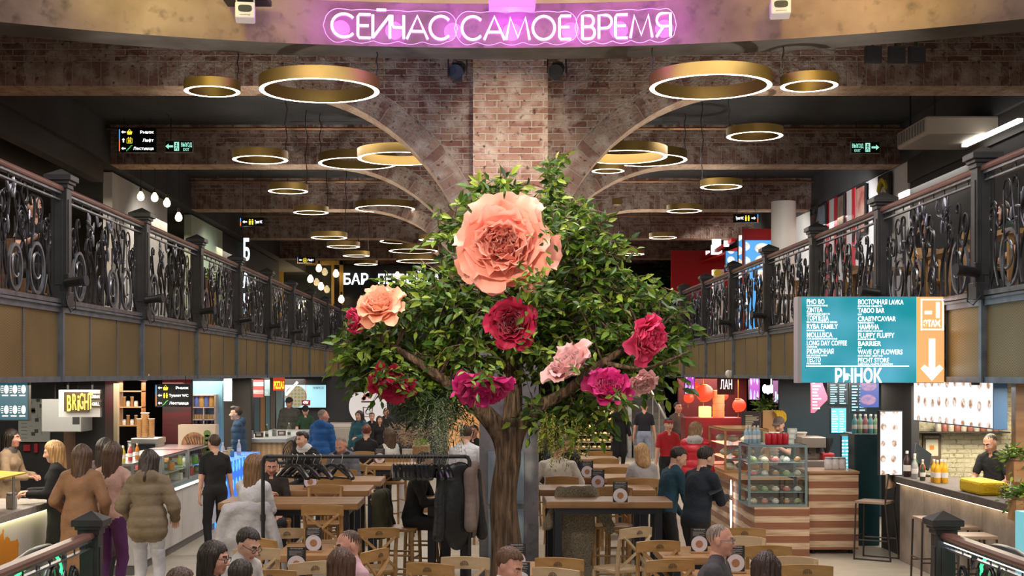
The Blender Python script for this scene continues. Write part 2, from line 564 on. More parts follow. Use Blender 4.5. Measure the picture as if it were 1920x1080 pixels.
# galleries (slab + dark underside) and the bridge at the far end
M_slab = mat('slab_edge', (0.10, 0.085, 0.07), 0.8, vary=0.4, vscale=3)
for nm, x0, x1, y0, y1 in (('floor_left', -11, XL - 0.06, 6, 48), ('floor_right', XR + 0.06, 11, 6, 48), ('floor_bridge', XL - 0.06, XR + 0.06, 40, 48)):
 mb = MB()
 mb.b2((x0, y0, ZS0 + 0.05), (x1, y1, ZS1))
 struct(mb, nm, M_slab)
def arcade(Y, d, first=False):
 R = ZB - 3.27
 off = 0.29
 def side(face, sg, xe):
  # soffit profile from far end to pillar, with outer (soldier) profile
  cx, cz = face + sg * R, ZB - R
  pin, pout, al = [], [], []
  xs = [xe + (cx - xe) * t / 6 for t in range(7)]
  for x in xs:
   pin.append((x, ZB)); pout.append((x, ZB + off))
  for i in range(1, 25):
   a = PI / 2 * i / 24
   pin.append((cx - sg * R * math.sin(a), cz + R * math.cos(a)))
   ox = cx - sg * (R + off) * math.sin(a)
   oz = cz + (R + off) * math.cos(a)
   if sg * (ox - face) < 0:
    t = R / (R + off)
    ox, oz = face, cz + (R + off) * math.sqrt(1 - t * t)
   pout.append((ox, oz))
  s = 0
  al = [0]
  for a, b in zip(pin, pin[1:]):
   s += math.hypot(b[0] - a[0], b[1] - a[1])
   al.append(s)
  return pin, pout, al
 mb = MB()
 for face, sg, xe in ((CL, -1, BEAMX0), (CR, 1, BEAMX1)):
  pin, pout, al = side(face, sg, xe)
  for i in range(len(pin) - 1):
   a, b, c, e = pin[i], pin[i + 1], pout[i + 1], pout[i]
   # front: soldier course and wall above, soffit, back
   q = [(p[0], Y, p[1]) for p in (a, b, c, e)]
   uvq = [(al[i], 0), (al[i + 1], 0), (al[i + 1], off), (al[i], off)]
   if sg > 0:
    q, uvq = q[::-1], uvq[::-1]
   mb.quad(*q, mi=1, uv=uvq)
   q = [(e[0], Y, e[1]), (c[0], Y, c[1]), (c[0], Y, ZT), (e[0], Y, ZT)]
   uvq = [(p[0], p[2]) for p in q]
   if sg > 0:
    q, uvq = q[::-1], uvq[::-1]
   if abs(c[0] - e[0]) > 1e-6:
    mb.quad(*q, mi=0, uv=uvq)
   j = 0.0
   mb.quad((a[0], Y, a[1]), (b[0], Y, b[1]), (b[0], Y + d, b[1]), (a[0], Y + d, a[1]), 2, [(al[i], 0), (al[i + 1], 0), (al[i + 1], d), (al[i], d)])
   q = [(a[0], Y + d, a[1]), (b[0], Y + d, b[1]), (b[0], Y + d, ZT), (a[0], Y + d, ZT)]
   mb.quad(*q, mi=0, uv=[(p[0], p[2]) for p in q])
  q = [(xe, Y, ZB), (xe, Y + d, ZB), (xe, Y + d, ZT), (xe, Y, ZT)]
  mb.quad(*q, mi=0, uv=[(p[1], p[2]) for p in q])
 return mb
PIL = 0.42     # pillar stands this far in front of the arcade
for k in range(6):
 Y = BY0 + BDY * k
 o = struct(arcade(Y, 0.55), 'beam_arcade', [M_brick, M_sold, M_soff], uv=True)
 mb = MB()
 mb.b2((CL, Y - PIL, 2.95), (CR, Y + 0.55 + PIL, ZT))
 struct(mb, 'pillar', M_pill, uv=True)
 mb = MB()
 mb.b2((CL + 0.07, Y - PIL + 0.06, 0), (CR - 0.10, Y + 0.55 + PIL - 0.06, 2.95))
 struct(mb, 'column', M_concg, bevel=0.015)
# pale blue doors of the service cabinet let into the first concrete column
mb = MB()
c0 = CL + 0.17
for z0, z1 in ((0.93, 1.52), (0.1, 0.87)):
 mb.b2((c0, 14.99, z0), (c0 + 0.40, 15.038, z1))
 mb.b2((c0 + 0.03, 14.983, z0 + 0.03), (c0 + 0.37, 15.0, z1 - 0.03))
t = mb.build('service_hatch', mat('hatch_blue', (0.35, 0.47, 0.55), 0.5), bevel=0.004)
tag(t, 'pale blue panelled service hatch on the grey concrete column behind the tree trunk', 'hatch')
# copper conduits across the ceiling in front of every arcade
for k in range(5):
 Y = BY0 + BDY * (k + 1) - 0.25
 mb = MB()
 mb.cyl((BEAMX0, Y, 6.24), (BEAMX1, Y, 6.24), 0.022, n=8)
 for q in range(9):
  x = BEAMX0 + 0.6 + q * 1.4
  mb.cyl((x, Y, 6.24), (x, Y, 6.35), 0.012, n=6)
 o = mb.build('ceiling_pipe', mat('copper_pipe', (0.30, 0.16, 0.08), 0.35, 0.7))
 tag(o, 'thin copper pipe run along the dark ceiling before the brick arcade, ' + ('nearest of the runs', 'second nearest run', 'third nearest run', 'fourth nearest run', 'farthest run')[k], 'pipe', 'copper ceiling pipes')
# ------------------------------------------------------------------ concrete ring over the opening
RC, RR = Vector((0.1, 2.1, 0)), 11.5
RZ0, RZ1 = 5.72, 6.17
def ringpt(u, z, r=RR):
 """point on the ring's inner face, u metres along the arc from its middle (negative = left)"""
 a = u / RR
 return Vector((RC.x + r * math.sin(a), RC.y + r * math.cos(a), z))
mb = MB()
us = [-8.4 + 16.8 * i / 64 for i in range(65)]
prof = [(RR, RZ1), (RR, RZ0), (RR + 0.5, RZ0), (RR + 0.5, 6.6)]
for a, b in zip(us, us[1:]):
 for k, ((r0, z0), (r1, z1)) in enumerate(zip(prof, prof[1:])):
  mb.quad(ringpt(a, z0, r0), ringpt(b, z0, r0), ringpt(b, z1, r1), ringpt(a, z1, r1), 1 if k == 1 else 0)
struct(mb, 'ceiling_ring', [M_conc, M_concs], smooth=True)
mb = MB()
for a, b in zip(us, us[1:]):
 mb.quad(ringpt(a, RZ1, RR), ringpt(b, RZ1, RR), ringpt(b, RZ1, RR + 0.22), ringpt(a, RZ1, RR + 0.22))
 mb.quad(ringpt(a, RZ1, RR + 0.22), ringpt(b, RZ1, RR + 0.22), ringpt(b, 7.4, RR + 0.22), ringpt(a, 7.4, RR + 0.22))
struct(mb, 'trim_1', M_cream, smooth=True)
# ------------------------------------------------------------------ neon sign
def arcp(cx, cy, rx, ry, a0, a1, n=18):
 return [(cx + rx * math.cos(math.radians(a0 + (a1 - a0) * i / n)), cy + ry * math.sin(math.radians(a0 + (a1 - a0) * i / n))) for i in range(n + 1)]
GL = {
 'С': [arcp(0.5, 0.5, 0.5, 0.5, 42, 318)],
 'О': [arcp(0.5, 0.5, 0.5, 0.5, 0, 360, 28)],
 'Е': [[(1, 1), (0.12, 1), (0, 0.9), (0, 0.1), (0.12, 0), (1, 0)], [(0, 0.52), (0.85, 0.52)]],
 'Й': [[(0, 1), (0, 0)], [(0.02, 0.03), (0.98, 0.97)], [(1, 1), (1, 0)], [(0.22, 1.22), (0.78, 1.22)]],
 'Ч': [[(0, 1), (0, 0.62), (0.15, 0.48), (1, 0.46)], [(1, 1), (1, 0)]],
 'А': [[(0, 0), (0.5, 1), (1, 0)], [(0.2, 0.33), (0.8, 0.33)]],
 'М': [[(0, 0), (0.18, 0.95), (0.5, 0.1), (0.82, 0.95), (1, 0)]],
 'В': [[(0, 0), (0, 1), (0.55, 1)] + arcp(0.55, 0.76, 0.36, 0.24, 90, -90, 10) + [(0.1, 0.52)], [(0.55, 0.52)] + arcp(0.6, 0.26, 0.4, 0.26, 90, -90, 10) + [(0, 0)]],
 'Р': [[(0, 0), (0, 1), (0.5, 1)] + arcp(0.55, 0.72, 0.45, 0.28, 90, -90, 10) + [(0, 0.44)]],
 'Я': [[(1, 0), (1, 1), (0.45, 1)] + arcp(0.42, 0.72, 0.4, 0.28, 90, 270, 10) + [(1, 0.44)], [(0.5, 0.44), (0, 0)]],
}
LETTERS = [('С', 622, 668), ('Е', 671, 695), ('Й', 699, 731), ('Ч', 735, 757), ('А', 763, 802), ('С', 806, 847),
           ('С', 866, 907), ('А', 908, 946), ('М', 949, 993), ('О', 999, 1040), ('Е', 1049, 1071),
           ('В', 1092, 1115), ('Р', 1123, 1147), ('Е', 1154, 1177), ('М', 1182, 1223), ('Я', 1231, 1257)]
def u_of_px(x):
 # arc position on the ring that shows at photo column x
 lo, hi = -6.0, 6.0
 for _ in range(40):
  mid = (lo + hi) / 2
  p = ringpt(mid, 6, RR - 0.07)
  if p.x / p.y * FPX + VX < x:
   lo = mid
  else:
   hi = mid
 return lo
M_neon = mat('neon_tube', (0.95, 0.6, 1.0), emit=2.0, ecol=(0.95, 0.50, 1.0))
M_acr = glass_mat('clear_acrylic', (0.97, 0.93, 0.99), 0.10)
M_acre = mat('acrylic_edge_glow', (0.9, 0.6, 0.95), 0.2, emit=0.35, ecol=(0.9, 0.4, 1.0))  # rim emits faintly in place of neon light caught in the acrylic
sign = thing('neon_sign', 'pink violet neon lettering glowing on the curved concrete ring above the tree', 'sign', ringpt(0, 5.8, RR - 0.05))
sl = Vector(sign.location)
def loc_pts(P):
 return [Vector(p) - sl for p in P]
zb, zh = 5.785, 0.235
for ch, x0, x1 in LETTERS:
 u0, u1 = u_of_px(x0), u_of_px(x1)
 mb = MB()
 for st in GL[ch]:
  P = [ringpt(u0 + (u1 - u0) * p[0], zb + zh * p[1], RR - 0.075) for p in st]
  mb.tube(loc_pts(P), 0.0135, 6)
 mb.build('letter', M_neon, sign, smooth=True)
mb = MB()
eb = MB()
for (a, b) in ((606, 858), (852, 1084), (1078, 1268)):
 u0, u1 = u_of_px(a), u_of_px(b)
 n = 48
 top, bot = [], []
 for i in range(n + 1):
  t = i / n
  e = min(1, min(t, 1 - t) * 9)
  e = math.sqrt(max(0, 1 - (1 - e) ** 2))
  zm = zb + zh * 0.5
  top.append((u0 + (u1 - u0) * t, zm + e * (zh * 0.5 + 0.045 + 0.012 * abs(math.sin(t * 15)))))
  bot.append((u0 + (u1 - u0) * t, zm - e * (zh * 0.5 + 0.02 + 0.03 * abs(math.sin(t * 17)))))
 for i in range(n):
  q = [bot[i], bot[i + 1], top[i + 1], top[i]]
  mb.add(loc_pts([ringpt(*p, RR - 0.05) for p in q]), [(0, 1, 2, 3)])
 eb.tube(loc_pts([ringpt(*p, RR - 0.05) for p in bot + top[::-1]]), 0.0035, 4, closed=True)
mb.build('backing_plate', M_acr, sign)
eb.build('plate_rim', M_acre, sign)
for x in (640, 740, 850, 960, 1070, 1160, 1245):
 p = ringpt(u_of_px(x), zb + 0.13, RR - 0.22)
 light('POINT', 'neon_glow', p, 8.0, (0.58, 0.07, 1.0), size=0.10)
# violet lamp box above the sign
mb = MB()
p = px(960, -6, 13.3)
mb.box(p, (0.46, 0.2, 0.25))
o = mb.build('lamp_box', mat('violet_lamp', (0.7, 0.25, 0.9), emit=0.6, ecol=(0.62, 0.18, 0.95)), bevel=0.01)
tag(o, 'violet lit lamp box above the middle of the neon sign', 'lamp')
# white projectors on the ring
def projector(x, y, Y, lab, rz):
 c = px(x, y, Y)
 t = thing('projector', lab, 'projector', c, rz, 'white projectors on the concrete ring')
 wm = mat('white_plastic', (0.72, 0.68, 0.70), 0.4)
 mb = MB()
 mb.box((0, 0, 0), (0.19, 0.24, 0.155))
 mb.build('housing', wm, t, bevel=0.015)
 mb = MB()
 poly = [(0.066 * math.copysign(abs(math.cos(a)) ** 0.5, math.cos(a)), 0.033 * math.copysign(abs(math.sin(a)) ** 0.7, math.sin(a))) for a in [2 * PI * i / 24 for i in range(24)]]
 mb.prism(poly, (0, -0.121, 0.012), (1, 0, 0), (0, 0, 1), (0, -0.004, 0))
 mb.build('window', M_black, t)
 mb = MB()
 for i in range(8):
  mb.box((-0.045 + i * 0.013, -0.122, -0.05), (0.006, 0.004, 0.008))
 mb.build('vent', M_black, t)
 mb = MB()
 for sx in (-1, 1):
  mb.box((sx * 0.085, -0.02, 0.10), (0.014, 0.03, 0.09))
 mb.box((0, -0.02, 0.15), (0.184, 0.05, 0.012))
 mb.box((0, 0.08, 0.17), (0.1, 0.3, 0.03))
 mb.build('bracket', mat('bracket_grey', (0.35, 0.33, 0.35), 0.5), t)
projector(460, 24, 13.0, 'white projector box with dark oval window, left of the neon sign', 0.15)
projector(1463, 16, 12.9, 'white projector box with dark oval window, right of the neon sign', -0.15)
mb = MB()
mb.box(px(464, 1, 13.1), (0.44, 0.25, 0.06))
tag(mb.build('ceiling_bracket', M_black, bevel=0.01), 'flat dark bracket plate above the white projector left of the neon sign', 'bracket')
# stage spots hanging either side of the pillar under the ring, square floods further right
for x, lab in ((858, 'black stage spotlight hanging left of the brick pillar'), (1044, 'black stage spotlight hanging right of the brick pillar')):
 t = thing('stage_spotlight', lab, 'spotlight', px(x, 128, 14.5), 0, 'stage spotlights at the pillar')
 mb = MB()
 mb.cyl((-0.02, -0.12, -0.07), (0.02, 0.12, 0.03), 0.085, 0.075, n=16)
 hd_ = mb
 mb = MB()
 for sx in (-1, 1):
  mb.box((sx * 0.1, 0, 0.06), (0.015, 0.05, 0.22))
 mb.box((0, 0, 0.17), (0.215, 0.05, 0.02))
 mb.cyl((0, 0, 0.17), (0, 0, 0.34), 0.02)
 mb.cyl((0, 0, 0.34), (0, 0, 0.98), 0.02)
 mb.build('yoke', M_black, t)
 mb = hd_
 for a in range(4):
  q = Vector((0.1 * math.cos(a * PI / 2), -0.15, -0.08 + 0.1 * math.sin(a * PI / 2)))
  mb.box(q, (0.11 if a % 2 else 0.01, 0.07, 0.01 if a % 2 else 0.11))
 mb.build('lamp_head', M_black, t)
for x, lab in ((1637, 'blue-black square flood lamp, first of three under the ring'), (1681, 'black square flood lamp, middle of three under the ring'), (1719, 'black square flood lamp, last of three under the ring')):
 t = thing('flood_lamp', lab, 'lamp', px(x, 103, 14.2), 0, 'square flood lamps')
 mb = MB()
 mb.box((0, 0, 0), (0.175, 0.06, 0.18))
 mb.box((0, -0.033, 0), (0.15, 0.008, 0.155))
 mb.build('housing', M_black, t, bevel=0.006)
 mb = MB()
 mb.box((0, 0.03, 0.49), (0.03, 0.02, 0.84))
 mb.build('arm', M_black, t)
# ------------------------------------------------------------------ upper side walls
def wall(nm, x, y0, y1, z0, z1, m, th=0.15, lab=None):
 mb = MB()
 mb.b2((x - th / 2, y0, z0), (x + th / 2, y1, z1))
 return struct(mb, nm, m, lab)
wall('wall_left', -9.4, 6, 48, ZS1, 5.9, mat('umber_wall', (0.045, 0.034, 0.028), 0.8, vary=0.4, vscale=1.5))
wall('wall_left', -6.25, 22.0, 25.8, ZS1, 5.72, mottled('pale_plaster', (0.50, 0.49, 0.47), (0.58, 0.57, 0.55), None, 2))
wall('wall_left', -6.25, 27.9, 31.2, ZS1, 5.72, mottled('green_plaster', (0.42, 0.50, 0.38), (0.48, 0.56, 0.44), None, 2))
wall('wall_left', -6.3, 31.2, 40, ZS1, 5.72, mat('blueblack_wall', (0.02, 0.022, 0.032), 0.6))
wall('wall_left', -10.6, 6, 48, 0, 2.4, M_dark)
wall('wall_right', 10.6, 6, 48, 0, 2.4, M_dark)
wall('wall_right', 9.4, 6, 48, ZS1, 5.9, mat('grey_upper', (0.10, 0.10, 0.095), 0.8))
wall('wall_right', 6.75, 16.5, 21.0, ZS1, 5.75, mat('anthracite_wall', (0.035, 0.035, 0.037), 0.7))
for nm, x0, x1, z0, z1, m in (('wall_back', -11, 11, 0, 2.4, M_dark), ('wall_back', -11, 11, ZS1, 6.5, mat('umber_back', (0.05, 0.04, 0.034), 0.8))):
 mb = MB()
 mb.b2((x0, 46.5, z0), (x1, 46.7, z1))
 struct(mb, nm, m)
# red and white striped gallery wall with a plain white stretch
sm = bpy.data.materials.new('striped_wall')
sm.use_nodes = True
N, L = nt(sm)
tc = N.new('ShaderNodeTexCoord')
sp = N.new('ShaderNodeSeparateXYZ')
L.new(tc.outputs['Object'], sp.inputs[0])
f = N.new('ShaderNodeMath'); f.operation = 'MULTIPLY'; f.inputs[1].default_value = 1 / 0.62
L.new(sp.outputs['Y'], f.inputs[0])
f2 = N.new('ShaderNodeMath'); f2.operation = 'FRACT'
L.new(f.outputs[0], f2.inputs[0])
g = N.new('ShaderNodeMath'); g.operation = 'GREATER_THAN'; g.inputs[1].default_value = 0.55
L.new(f2.outputs[0], g.inputs[0])
L.new(mixcol(N, L, g.outputs[0], (0.62, 0.61, 0.62), (0.50, 0.02, 0.03)), N['Principled BSDF'].inputs['Base Color'])
wall('wall_right', 6.7, 24.0, 27.2, ZS1, 5.75, sm)
M_whitew = mat('white_wall', (0.66, 0.66, 0.67), 0.7, vary=0.06, vscale=2)
wall('wall_right', 6.72, 21.0, 24.0, ZS1, 5.75, M_whitew)
wall('wall_right', 6.72, 27.2, 30.0, ZS1, 5.75, M_whitew)
mb = MB()
mb.cyl((5.75, 25.8, ZS1), (5.75, 25.8, 5.72), 0.235, n=28)
struct(mb, 'column', mat('cream_column', (0.70, 0.66, 0.58), 0.5), smooth=True)
M_redw = mat('red_wall', (0.52, 0.012, 0.015), 0.5)
wall('wall_right', 6.75, 30.0, 40.0, ZS1, 5.72, M_redw)
mb = MB()
mb.b2((5.9, 30.6, 4.45), (6.6, 30.75, 5.72))
mb.b2((5.0, 36.0, 4.3), (6.6, 36.15, 5.72))
struct(mb, 'wall_right', M_redw)
# ------------------------------------------------------------------ wrought-iron railings
M_iron = mat('wrought_iron', (0.055, 0.056, 0.062), 0.32, 0.75, vary=0.35, vscale=12)
M_ironb = mat('burnished_iron', (0.20, 0.215, 0.25), 0.30, 0.75, vary=0.35, vscale=9)
M_post = mat('post_paint', (0.032, 0.032, 0.034), 0.38, 0.2, vary=0.25, vscale=5)
M_hand = wood('handrail_wood', (0.105, 0.045, 0.035), (0.17, 0.085, 0.07), 'Y', 6, 0.28)
M_steel = mat('blue_steel', (0.16, 0.19, 0.23), 0.38, 0.6, vary=0.3, vscale=6)
def swirl(x0, z0, x1, z1, r, d, amp=0.06, turns=0.8):
 """stem from (x0, z0) up to (x1, z1) with a hook of radius r curling to side d"""
 P = []
 for i in range(9):
  t = i / 8
  P.append((x0 + (x1 - x0) * t + d * amp * math.sin(t * PI * 1.4), z0 + (z1 - z0) * t))
 ex, ez = P[-1]
 cx = ex + d * r
 for i in range(1, 15):
  t = i / 14
  rr = r * (1 - 0.55 * t)
  a = PI - t * 2 * PI * turns
  P.append((cx + d * rr * math.cos(a), ez + rr * 1.25 * math.sin(a)))
 return P
def scroll_panel_mesh(W, seed):
 R = random.Random(seed)
 a, b, lf = MB(), MB(), MB()
 H = 0.93
 def P3(P, off=0.0):
  return [(p[0], off, p[1]) for p in P]
 # upright rods and lower flat bar
 for i in range(9):
  x = W * (i + 0.5) / 9
  a.tube([(x, 0.015, 0.0), (x, 0.015, 0.5 + 0.35 * R.random())], 0.007, 4)
  a.tube([(x + 0.1, 0, H), (x + 0.1, 0, H + 0.07)], 0.007, 4)
 # tall whiplash stems
 n = 13
 for i in range(n):
  x0 = W * (i + 0.5) / n + R.uniform(-0.07, 0.07)
  d = R.choice((-1, 1))
  z1 = R.uniform(0.55, 0.84)
  a.tube(P3(swirl(x0, 0.02, x0 + R.uniform(-0.2, 0.2), z1, R.uniform(0.05, 0.11), d, R.uniform(0.03, 0.10), R.uniform(0.55, 1.1)), R.uniform(-0.012, 0.012)), 0.0105, 5, flat=(1.0, 1.3))
 for i in range(9):
  x0 = W * (i + 0.5) / 9 + R.uniform(-0.1, 0.1)
  d = R.choice((-1, 1))
  z0 = R.uniform(0.28, 0.5)
  a.tube(P3(swirl(x0, z0, x0 + R.uniform(-0.15, 0.15), z0 + R.uniform(0.15, 0.36), R.uniform(0.05, 0.09), d, 0.05, R.uniform(0.6, 1.2)), R.uniform(-0.015, 0.015)), 0.009, 5)
 # big flat horseshoe hoops with an inner loop
 for x, w_, h_ in ((W * 0.17, 0.19, 0.46), (W * 0.80, 0.19, 0.44), (W * 0.60, 0.15, 0.38)):
  ring = [(x + w_ * math.cos(2 * PI * k / 26), h_ / 2 + 0.02 + h_ / 2 * math.sin(2 * PI * k / 26)) for k in range(26)]
  b.tube(P3(ring), 1.0, 4, closed=True, flat=(0.02, 0.016))
  inner = [(x + 0.04 + w_ * 0.55 * math.cos(2 * PI * k / 18 + 1.0), h_ * 0.60 + h_ * 0.26 * math.sin(2 * PI * k / 18 + 1.0)) for k in range(14)]
  b.tube(P3(inner, 0.01), 0.011, 5)
 # snail spiral
 sp = [(W * 0.44 + (0.11 * (1 - t / 40)) * math.cos(t * 0.55), 0.17 + (0.15 * (1 - t / 40)) * math.sin(t * 0.55)) for t in range(38)]
 a.tube(P3(sp), 0.009, 5)
 sp = [(W * 0.66 + (0.06 * (1 - t / 30)) * math.cos(t * 0.55), 0.62 + (0.09 * (1 - t / 30)) * math.sin(t * 0.55)) for t in range(28)]
 a.tube(P3(sp), 0.008, 5)
 # leaves and buds
 for i in range(13):
  x = W * 0.22 + W * 0.58 * R.random()
  z = R.uniform(0.48, 0.86)
  for k in range(3):
   an = R.uniform(-0.9, 0.9) + (k - 1) * 0.7
   ln = R.uniform(0.05, 0.085)
   q = Euler((0, an, 0))
   c = Vector((x, R.uniform(-0.02, 0.02), z)) + q.to_matrix() @ Vector((0, 0, ln * 0.8))
   lf.ball(c, (0.016, 0.012, ln), 6, 5, rot=q)
 return a, b, lf
def make_railing(name, label, cat, x, posts, z, W, panels, flip=1, led=False, cut=None):
 """railing along +Y at X=x; posts: list of Y; panels share mesh data"""
 t = thing(name, label, cat, (x, posts[0], z))
 # post
 mb = MB()
 mb.b2((-0.075, -0.075, 0.0), (0.075, 0.075, 1.12))
 for s in (-1, 1):
  mb.b2((s * 0.078 - 0.006, -0.04, 0.2), (s * 0.078 + 0.006, 0.04, 1.0))
  mb.b2((-0.04, s * 0.078 - 0.006, 0.2), (0.04, s * 0.078 + 0.006, 1.0))
 mb.b2((-0.09, -0.09, 0.0), (0.09, 0.09, 0.14))
 post = mb.build('post', M_post, t, bevel=0.004)
 mb = MB()
 for z0, z1, h in ((1.10, 1.14, 0.088), (1.14, 1.17, 0.105), (1.17, 1.22, 0.128)):
  mb.b2((-h, -h, z0), (h, h, z1))
 h = 0.128
 mb.add([(-h, -h, 1.22), (h, -h, 1.22), (h, h, 1.22), (-h, h, 1.22), (0, 0, 1.29)], [(0, 1, 4), (1, 2, 4), (2, 3, 4), (3, 0, 4), (3, 2, 1, 0)])
 mb.build('post_cap', M_post, post, bevel=0.004)
 for y in posts[1:]:
  p = copy_tree(post, parent=t)
  p.location = (0, y - posts[0], 0)
 proto = None
 for i, (y0, y1) in enumerate(zip(posts, posts[1:])):
  if proto is None:
   a, b, lf = panels
   for z_ in (b, lf):
    a.add(z_.v, z_.f, 1)
   q = a.build('scroll_panel', [M_iron, M_ironb], t, smooth=True, ang=60)
   q.rotation_euler = (0, 0, PI / 2)
   proto = q
  else:
   q = copy_tree(proto, parent=t)
  q.location = (0, y0 - posts[0] + 0.09, 0.07)
  if i == 0:
   mb = MB()
   L_ = y1 - y0
   prof = [(-0.045, 0), (0.045, 0), (0.05, 0.012), (0.05, 0.03), (0.036, 0.05), (-0.036, 0.05), (-0.05, 0.03), (-0.05, 0.012)]
   mb.prism(prof, (0, 0, 1.07), (1, 0, 0), (0, 0, 1), (0, L_, 0))
   hr = mb.build('handrail', M_hand, t, smooth=True, ang=30)
   mb = MB()
   mb.b2((-0.03, 0, 1.045), (0.03, L_, 1.07))
   mb.b2((-0.02, 0, 0.985), (0.02, L_, 1.0))
   mb.b2((-0.03, 0, 0.03), (0.03, L_, 0.07))
   ub = mb.build('rail_bar', M_ironb, t)
   if led:
    mb = MB()
    mb.b2((-0.02, 0.05, 1.033), (0.02, L_, 1.045))
    ld = mb.build('light_strip', mat('cold_led', (1, 1, 1), emit=2.5, ecol=(0.85, 0.95, 1.0)), t)
  else:
   for o in (hr, ub):
    q = copy_tree(o, parent=t)
    q.location = (0, y0 - posts[0], 0)
 return t
PW = 2.87
pan = scroll_panel_mesh(PW - 0.18, 4)
lp = [9.53 + 2.92 * i for i in range(11)]
rp = [8.37 + 2.83 * i for i in range(12)]
make_railing('balcony_railing', 'long ornate wrought-iron railing with brown handrail along the upper gallery on the left side', 'railing', XL + 0.03, lp, ZS1, PW, pan)
make_railing('balcony_railing', 'long ornate wrought-iron railing with brown handrail along the upper gallery on the right side', 'railing', XR - 0.03, rp, ZS1, PW, pan)
pan2 = scroll_panel_mesh(2.6, 9)
make_railing('stair_railing', 'low wrought-iron stairwell railing with wooden handrail at the bottom left corner', 'railing', -3.2, [10.8 - 2.8 * i for i in range(2)][::-1], 0.0, 2.8, pan2)
make_railing('stair_railing', 'low wrought-iron stairwell railing lit by a white strip at the bottom right corner', 'railing', 3.7, [10.8 - 2.8 * i for i in range(2)][::-1], 0.0, 2.8, pan2, led=True)
# perforated brass cladding on the gallery edges
bm_ = bpy.data.materials.new('brass_mesh')
bm_.use_nodes = True
N, L = nt(bm_)
p = N['Principled BSDF']
p.inputs['Metallic'].default_value = 0.55
p.inputs['Roughness'].default_value = 0.42
tc = N.new('ShaderNodeTexCoord')
vn = N.new('ShaderNodeTexVoronoi')
vn.inputs['Scale'].default_value = 62
vn.inputs['Randomness'].default_value = 0.0
mp = N.new('ShaderNodeMapping')
mp.inputs['Scale'].default_value = (0.0, 0.7, 1.0)
mp.inputs['Rotation'].default_value = (math.radians(45), 0, 0)
L.new(tc.outputs['Object'], mp.inputs[0])
L.new(mp.outputs[0], vn.inputs['Vector'])
r = N.new('ShaderNodeMapRange')
r.inputs[1].default_value = 0.30
r.inputs[2].default_value = 0.42
L.new(vn.outputs['Distance'], r.inputs[0])
base = mixcol(N, L, noise(N, L, tc.outputs['Object'], 1.1, 4), (0.25, 0.175, 0.06), (0.36, 0.26, 0.10))
L.new(mixcol(N, L, r.outputs[0], (0.06, 0.045, 0.022), base), p.inputs['Base Color'])
def cladding(label, x, posts, sg):
 t = thing('balcony_cladding', label, 'cladding', (x, posts[0], ZS0))
 H = ZS1 - ZS0
 for i, (y0, y1) in enumerate(zip(posts, posts[1:])):
  L_ = y1 - y0
  o = (0, y0 - posts[0], 0)
  if i == 0:
   mb = MB()
   mb.b2((-0.01, 0.03, 0.03), (0.01, L_ - 0.03, H - 0.03))
   a = mb.build('mesh_panel', bm_, t)
   mb = MB()
   mb.b2((-0.035, 0, H - 0.05), (0.035, L_, H))
   mb.b2((-0.05, 0, H + 0.0), (0.06, L_, H + 0.02))
   mb.b2((-0.035, 0, 0), (0.035, L_, 0.05))
   mb.b2((-0.035, -0.04, 0), (0.035, 0.04, H))
   mb.b2((sg * 0.035, -0.03, 0.0), (sg * 0.055, 0.03, H))
   for k in (1, 2):
    mb.b2((-0.018, L_ * k / 3 - 0.014, 0.05), (0.018, L_ * k / 3 + 0.014, H - 0.05))
   b = mb.build('steel_frame', M_steel, t)
  else:
   copy_tree(a, parent=t).location = o
   copy_tree(b, parent=t).location = o
 return t
cladding('perforated brass mesh cladding in a steel frame on the edge of the left gallery', XL, lp, 1)
cladding('perforated brass mesh cladding in a steel frame on the edge of the right gallery', XR, rp, -1)
mb = MB()
mb.b2((XL, 39.95, ZS0), (XR, 40.0, ZS1))
t = mb.build('balcony_cladding', bm_)
tag(t, 'brass mesh cladding across the edge of the far bridge behind the tree', 'cladding')
# black spot lamps clamped at the foot of the railing posts
def foot_spot(x, y, sg):
 t = thing('post_spotlight', None, 'spotlight', (x, y, ZS1 + 0.22))
 mb = MB()
 mb.cyl((0, -0.10, 0.0), (sg * 0.2, -0.16, 0.02), 0.05, 0.058, n=14)
 mb.cyl((sg * 0.2, -0.16, 0.02), (sg * 0.26, -0.172, 0.025), 0.066, 0.066, n=14)
 mb.build('lamp_head', M_black, t, smooth=True)
 mb = MB()
 mb.box((-sg * 0.02, -0.07, -0.02), (0.1, 0.06, 0.26))
 mb.build('clamp', M_black, t, bevel=0.01)
 mb = MB()
 mb.tube([(0.0, -0.11, -0.14), (0.02, -0.12, -0.24), (sg * 0.06, -0.12, -0.34), (sg * 0.12, -0.12, -0.3), (sg * 0.11, -0.11, -0.2)], 0.009, 5)
 mb.build('cable', M_black, t)
 t.scale = (0.8, 0.8, 0.8)
 return t
ordn = ['nearest', 'second', 'third', 'fourth', 'fifth', 'sixth', 'seventh', 'eighth']
for i, y in enumerate(lp[1:8]):
 tag(foot_spot(XL + 0.1, y, 1), f'black spotlight clamped at the foot of a left gallery railing post, {ordn[i]} from the viewer', group='spotlights on the left railing')
for i, y in enumerate(rp[1:6]):
 tag(foot_spot(XR - 0.1, y, -1), f'black spotlight clamped at the foot of a right gallery railing post, {ordn[i]} from the viewer', group='spotlights on the right railing')
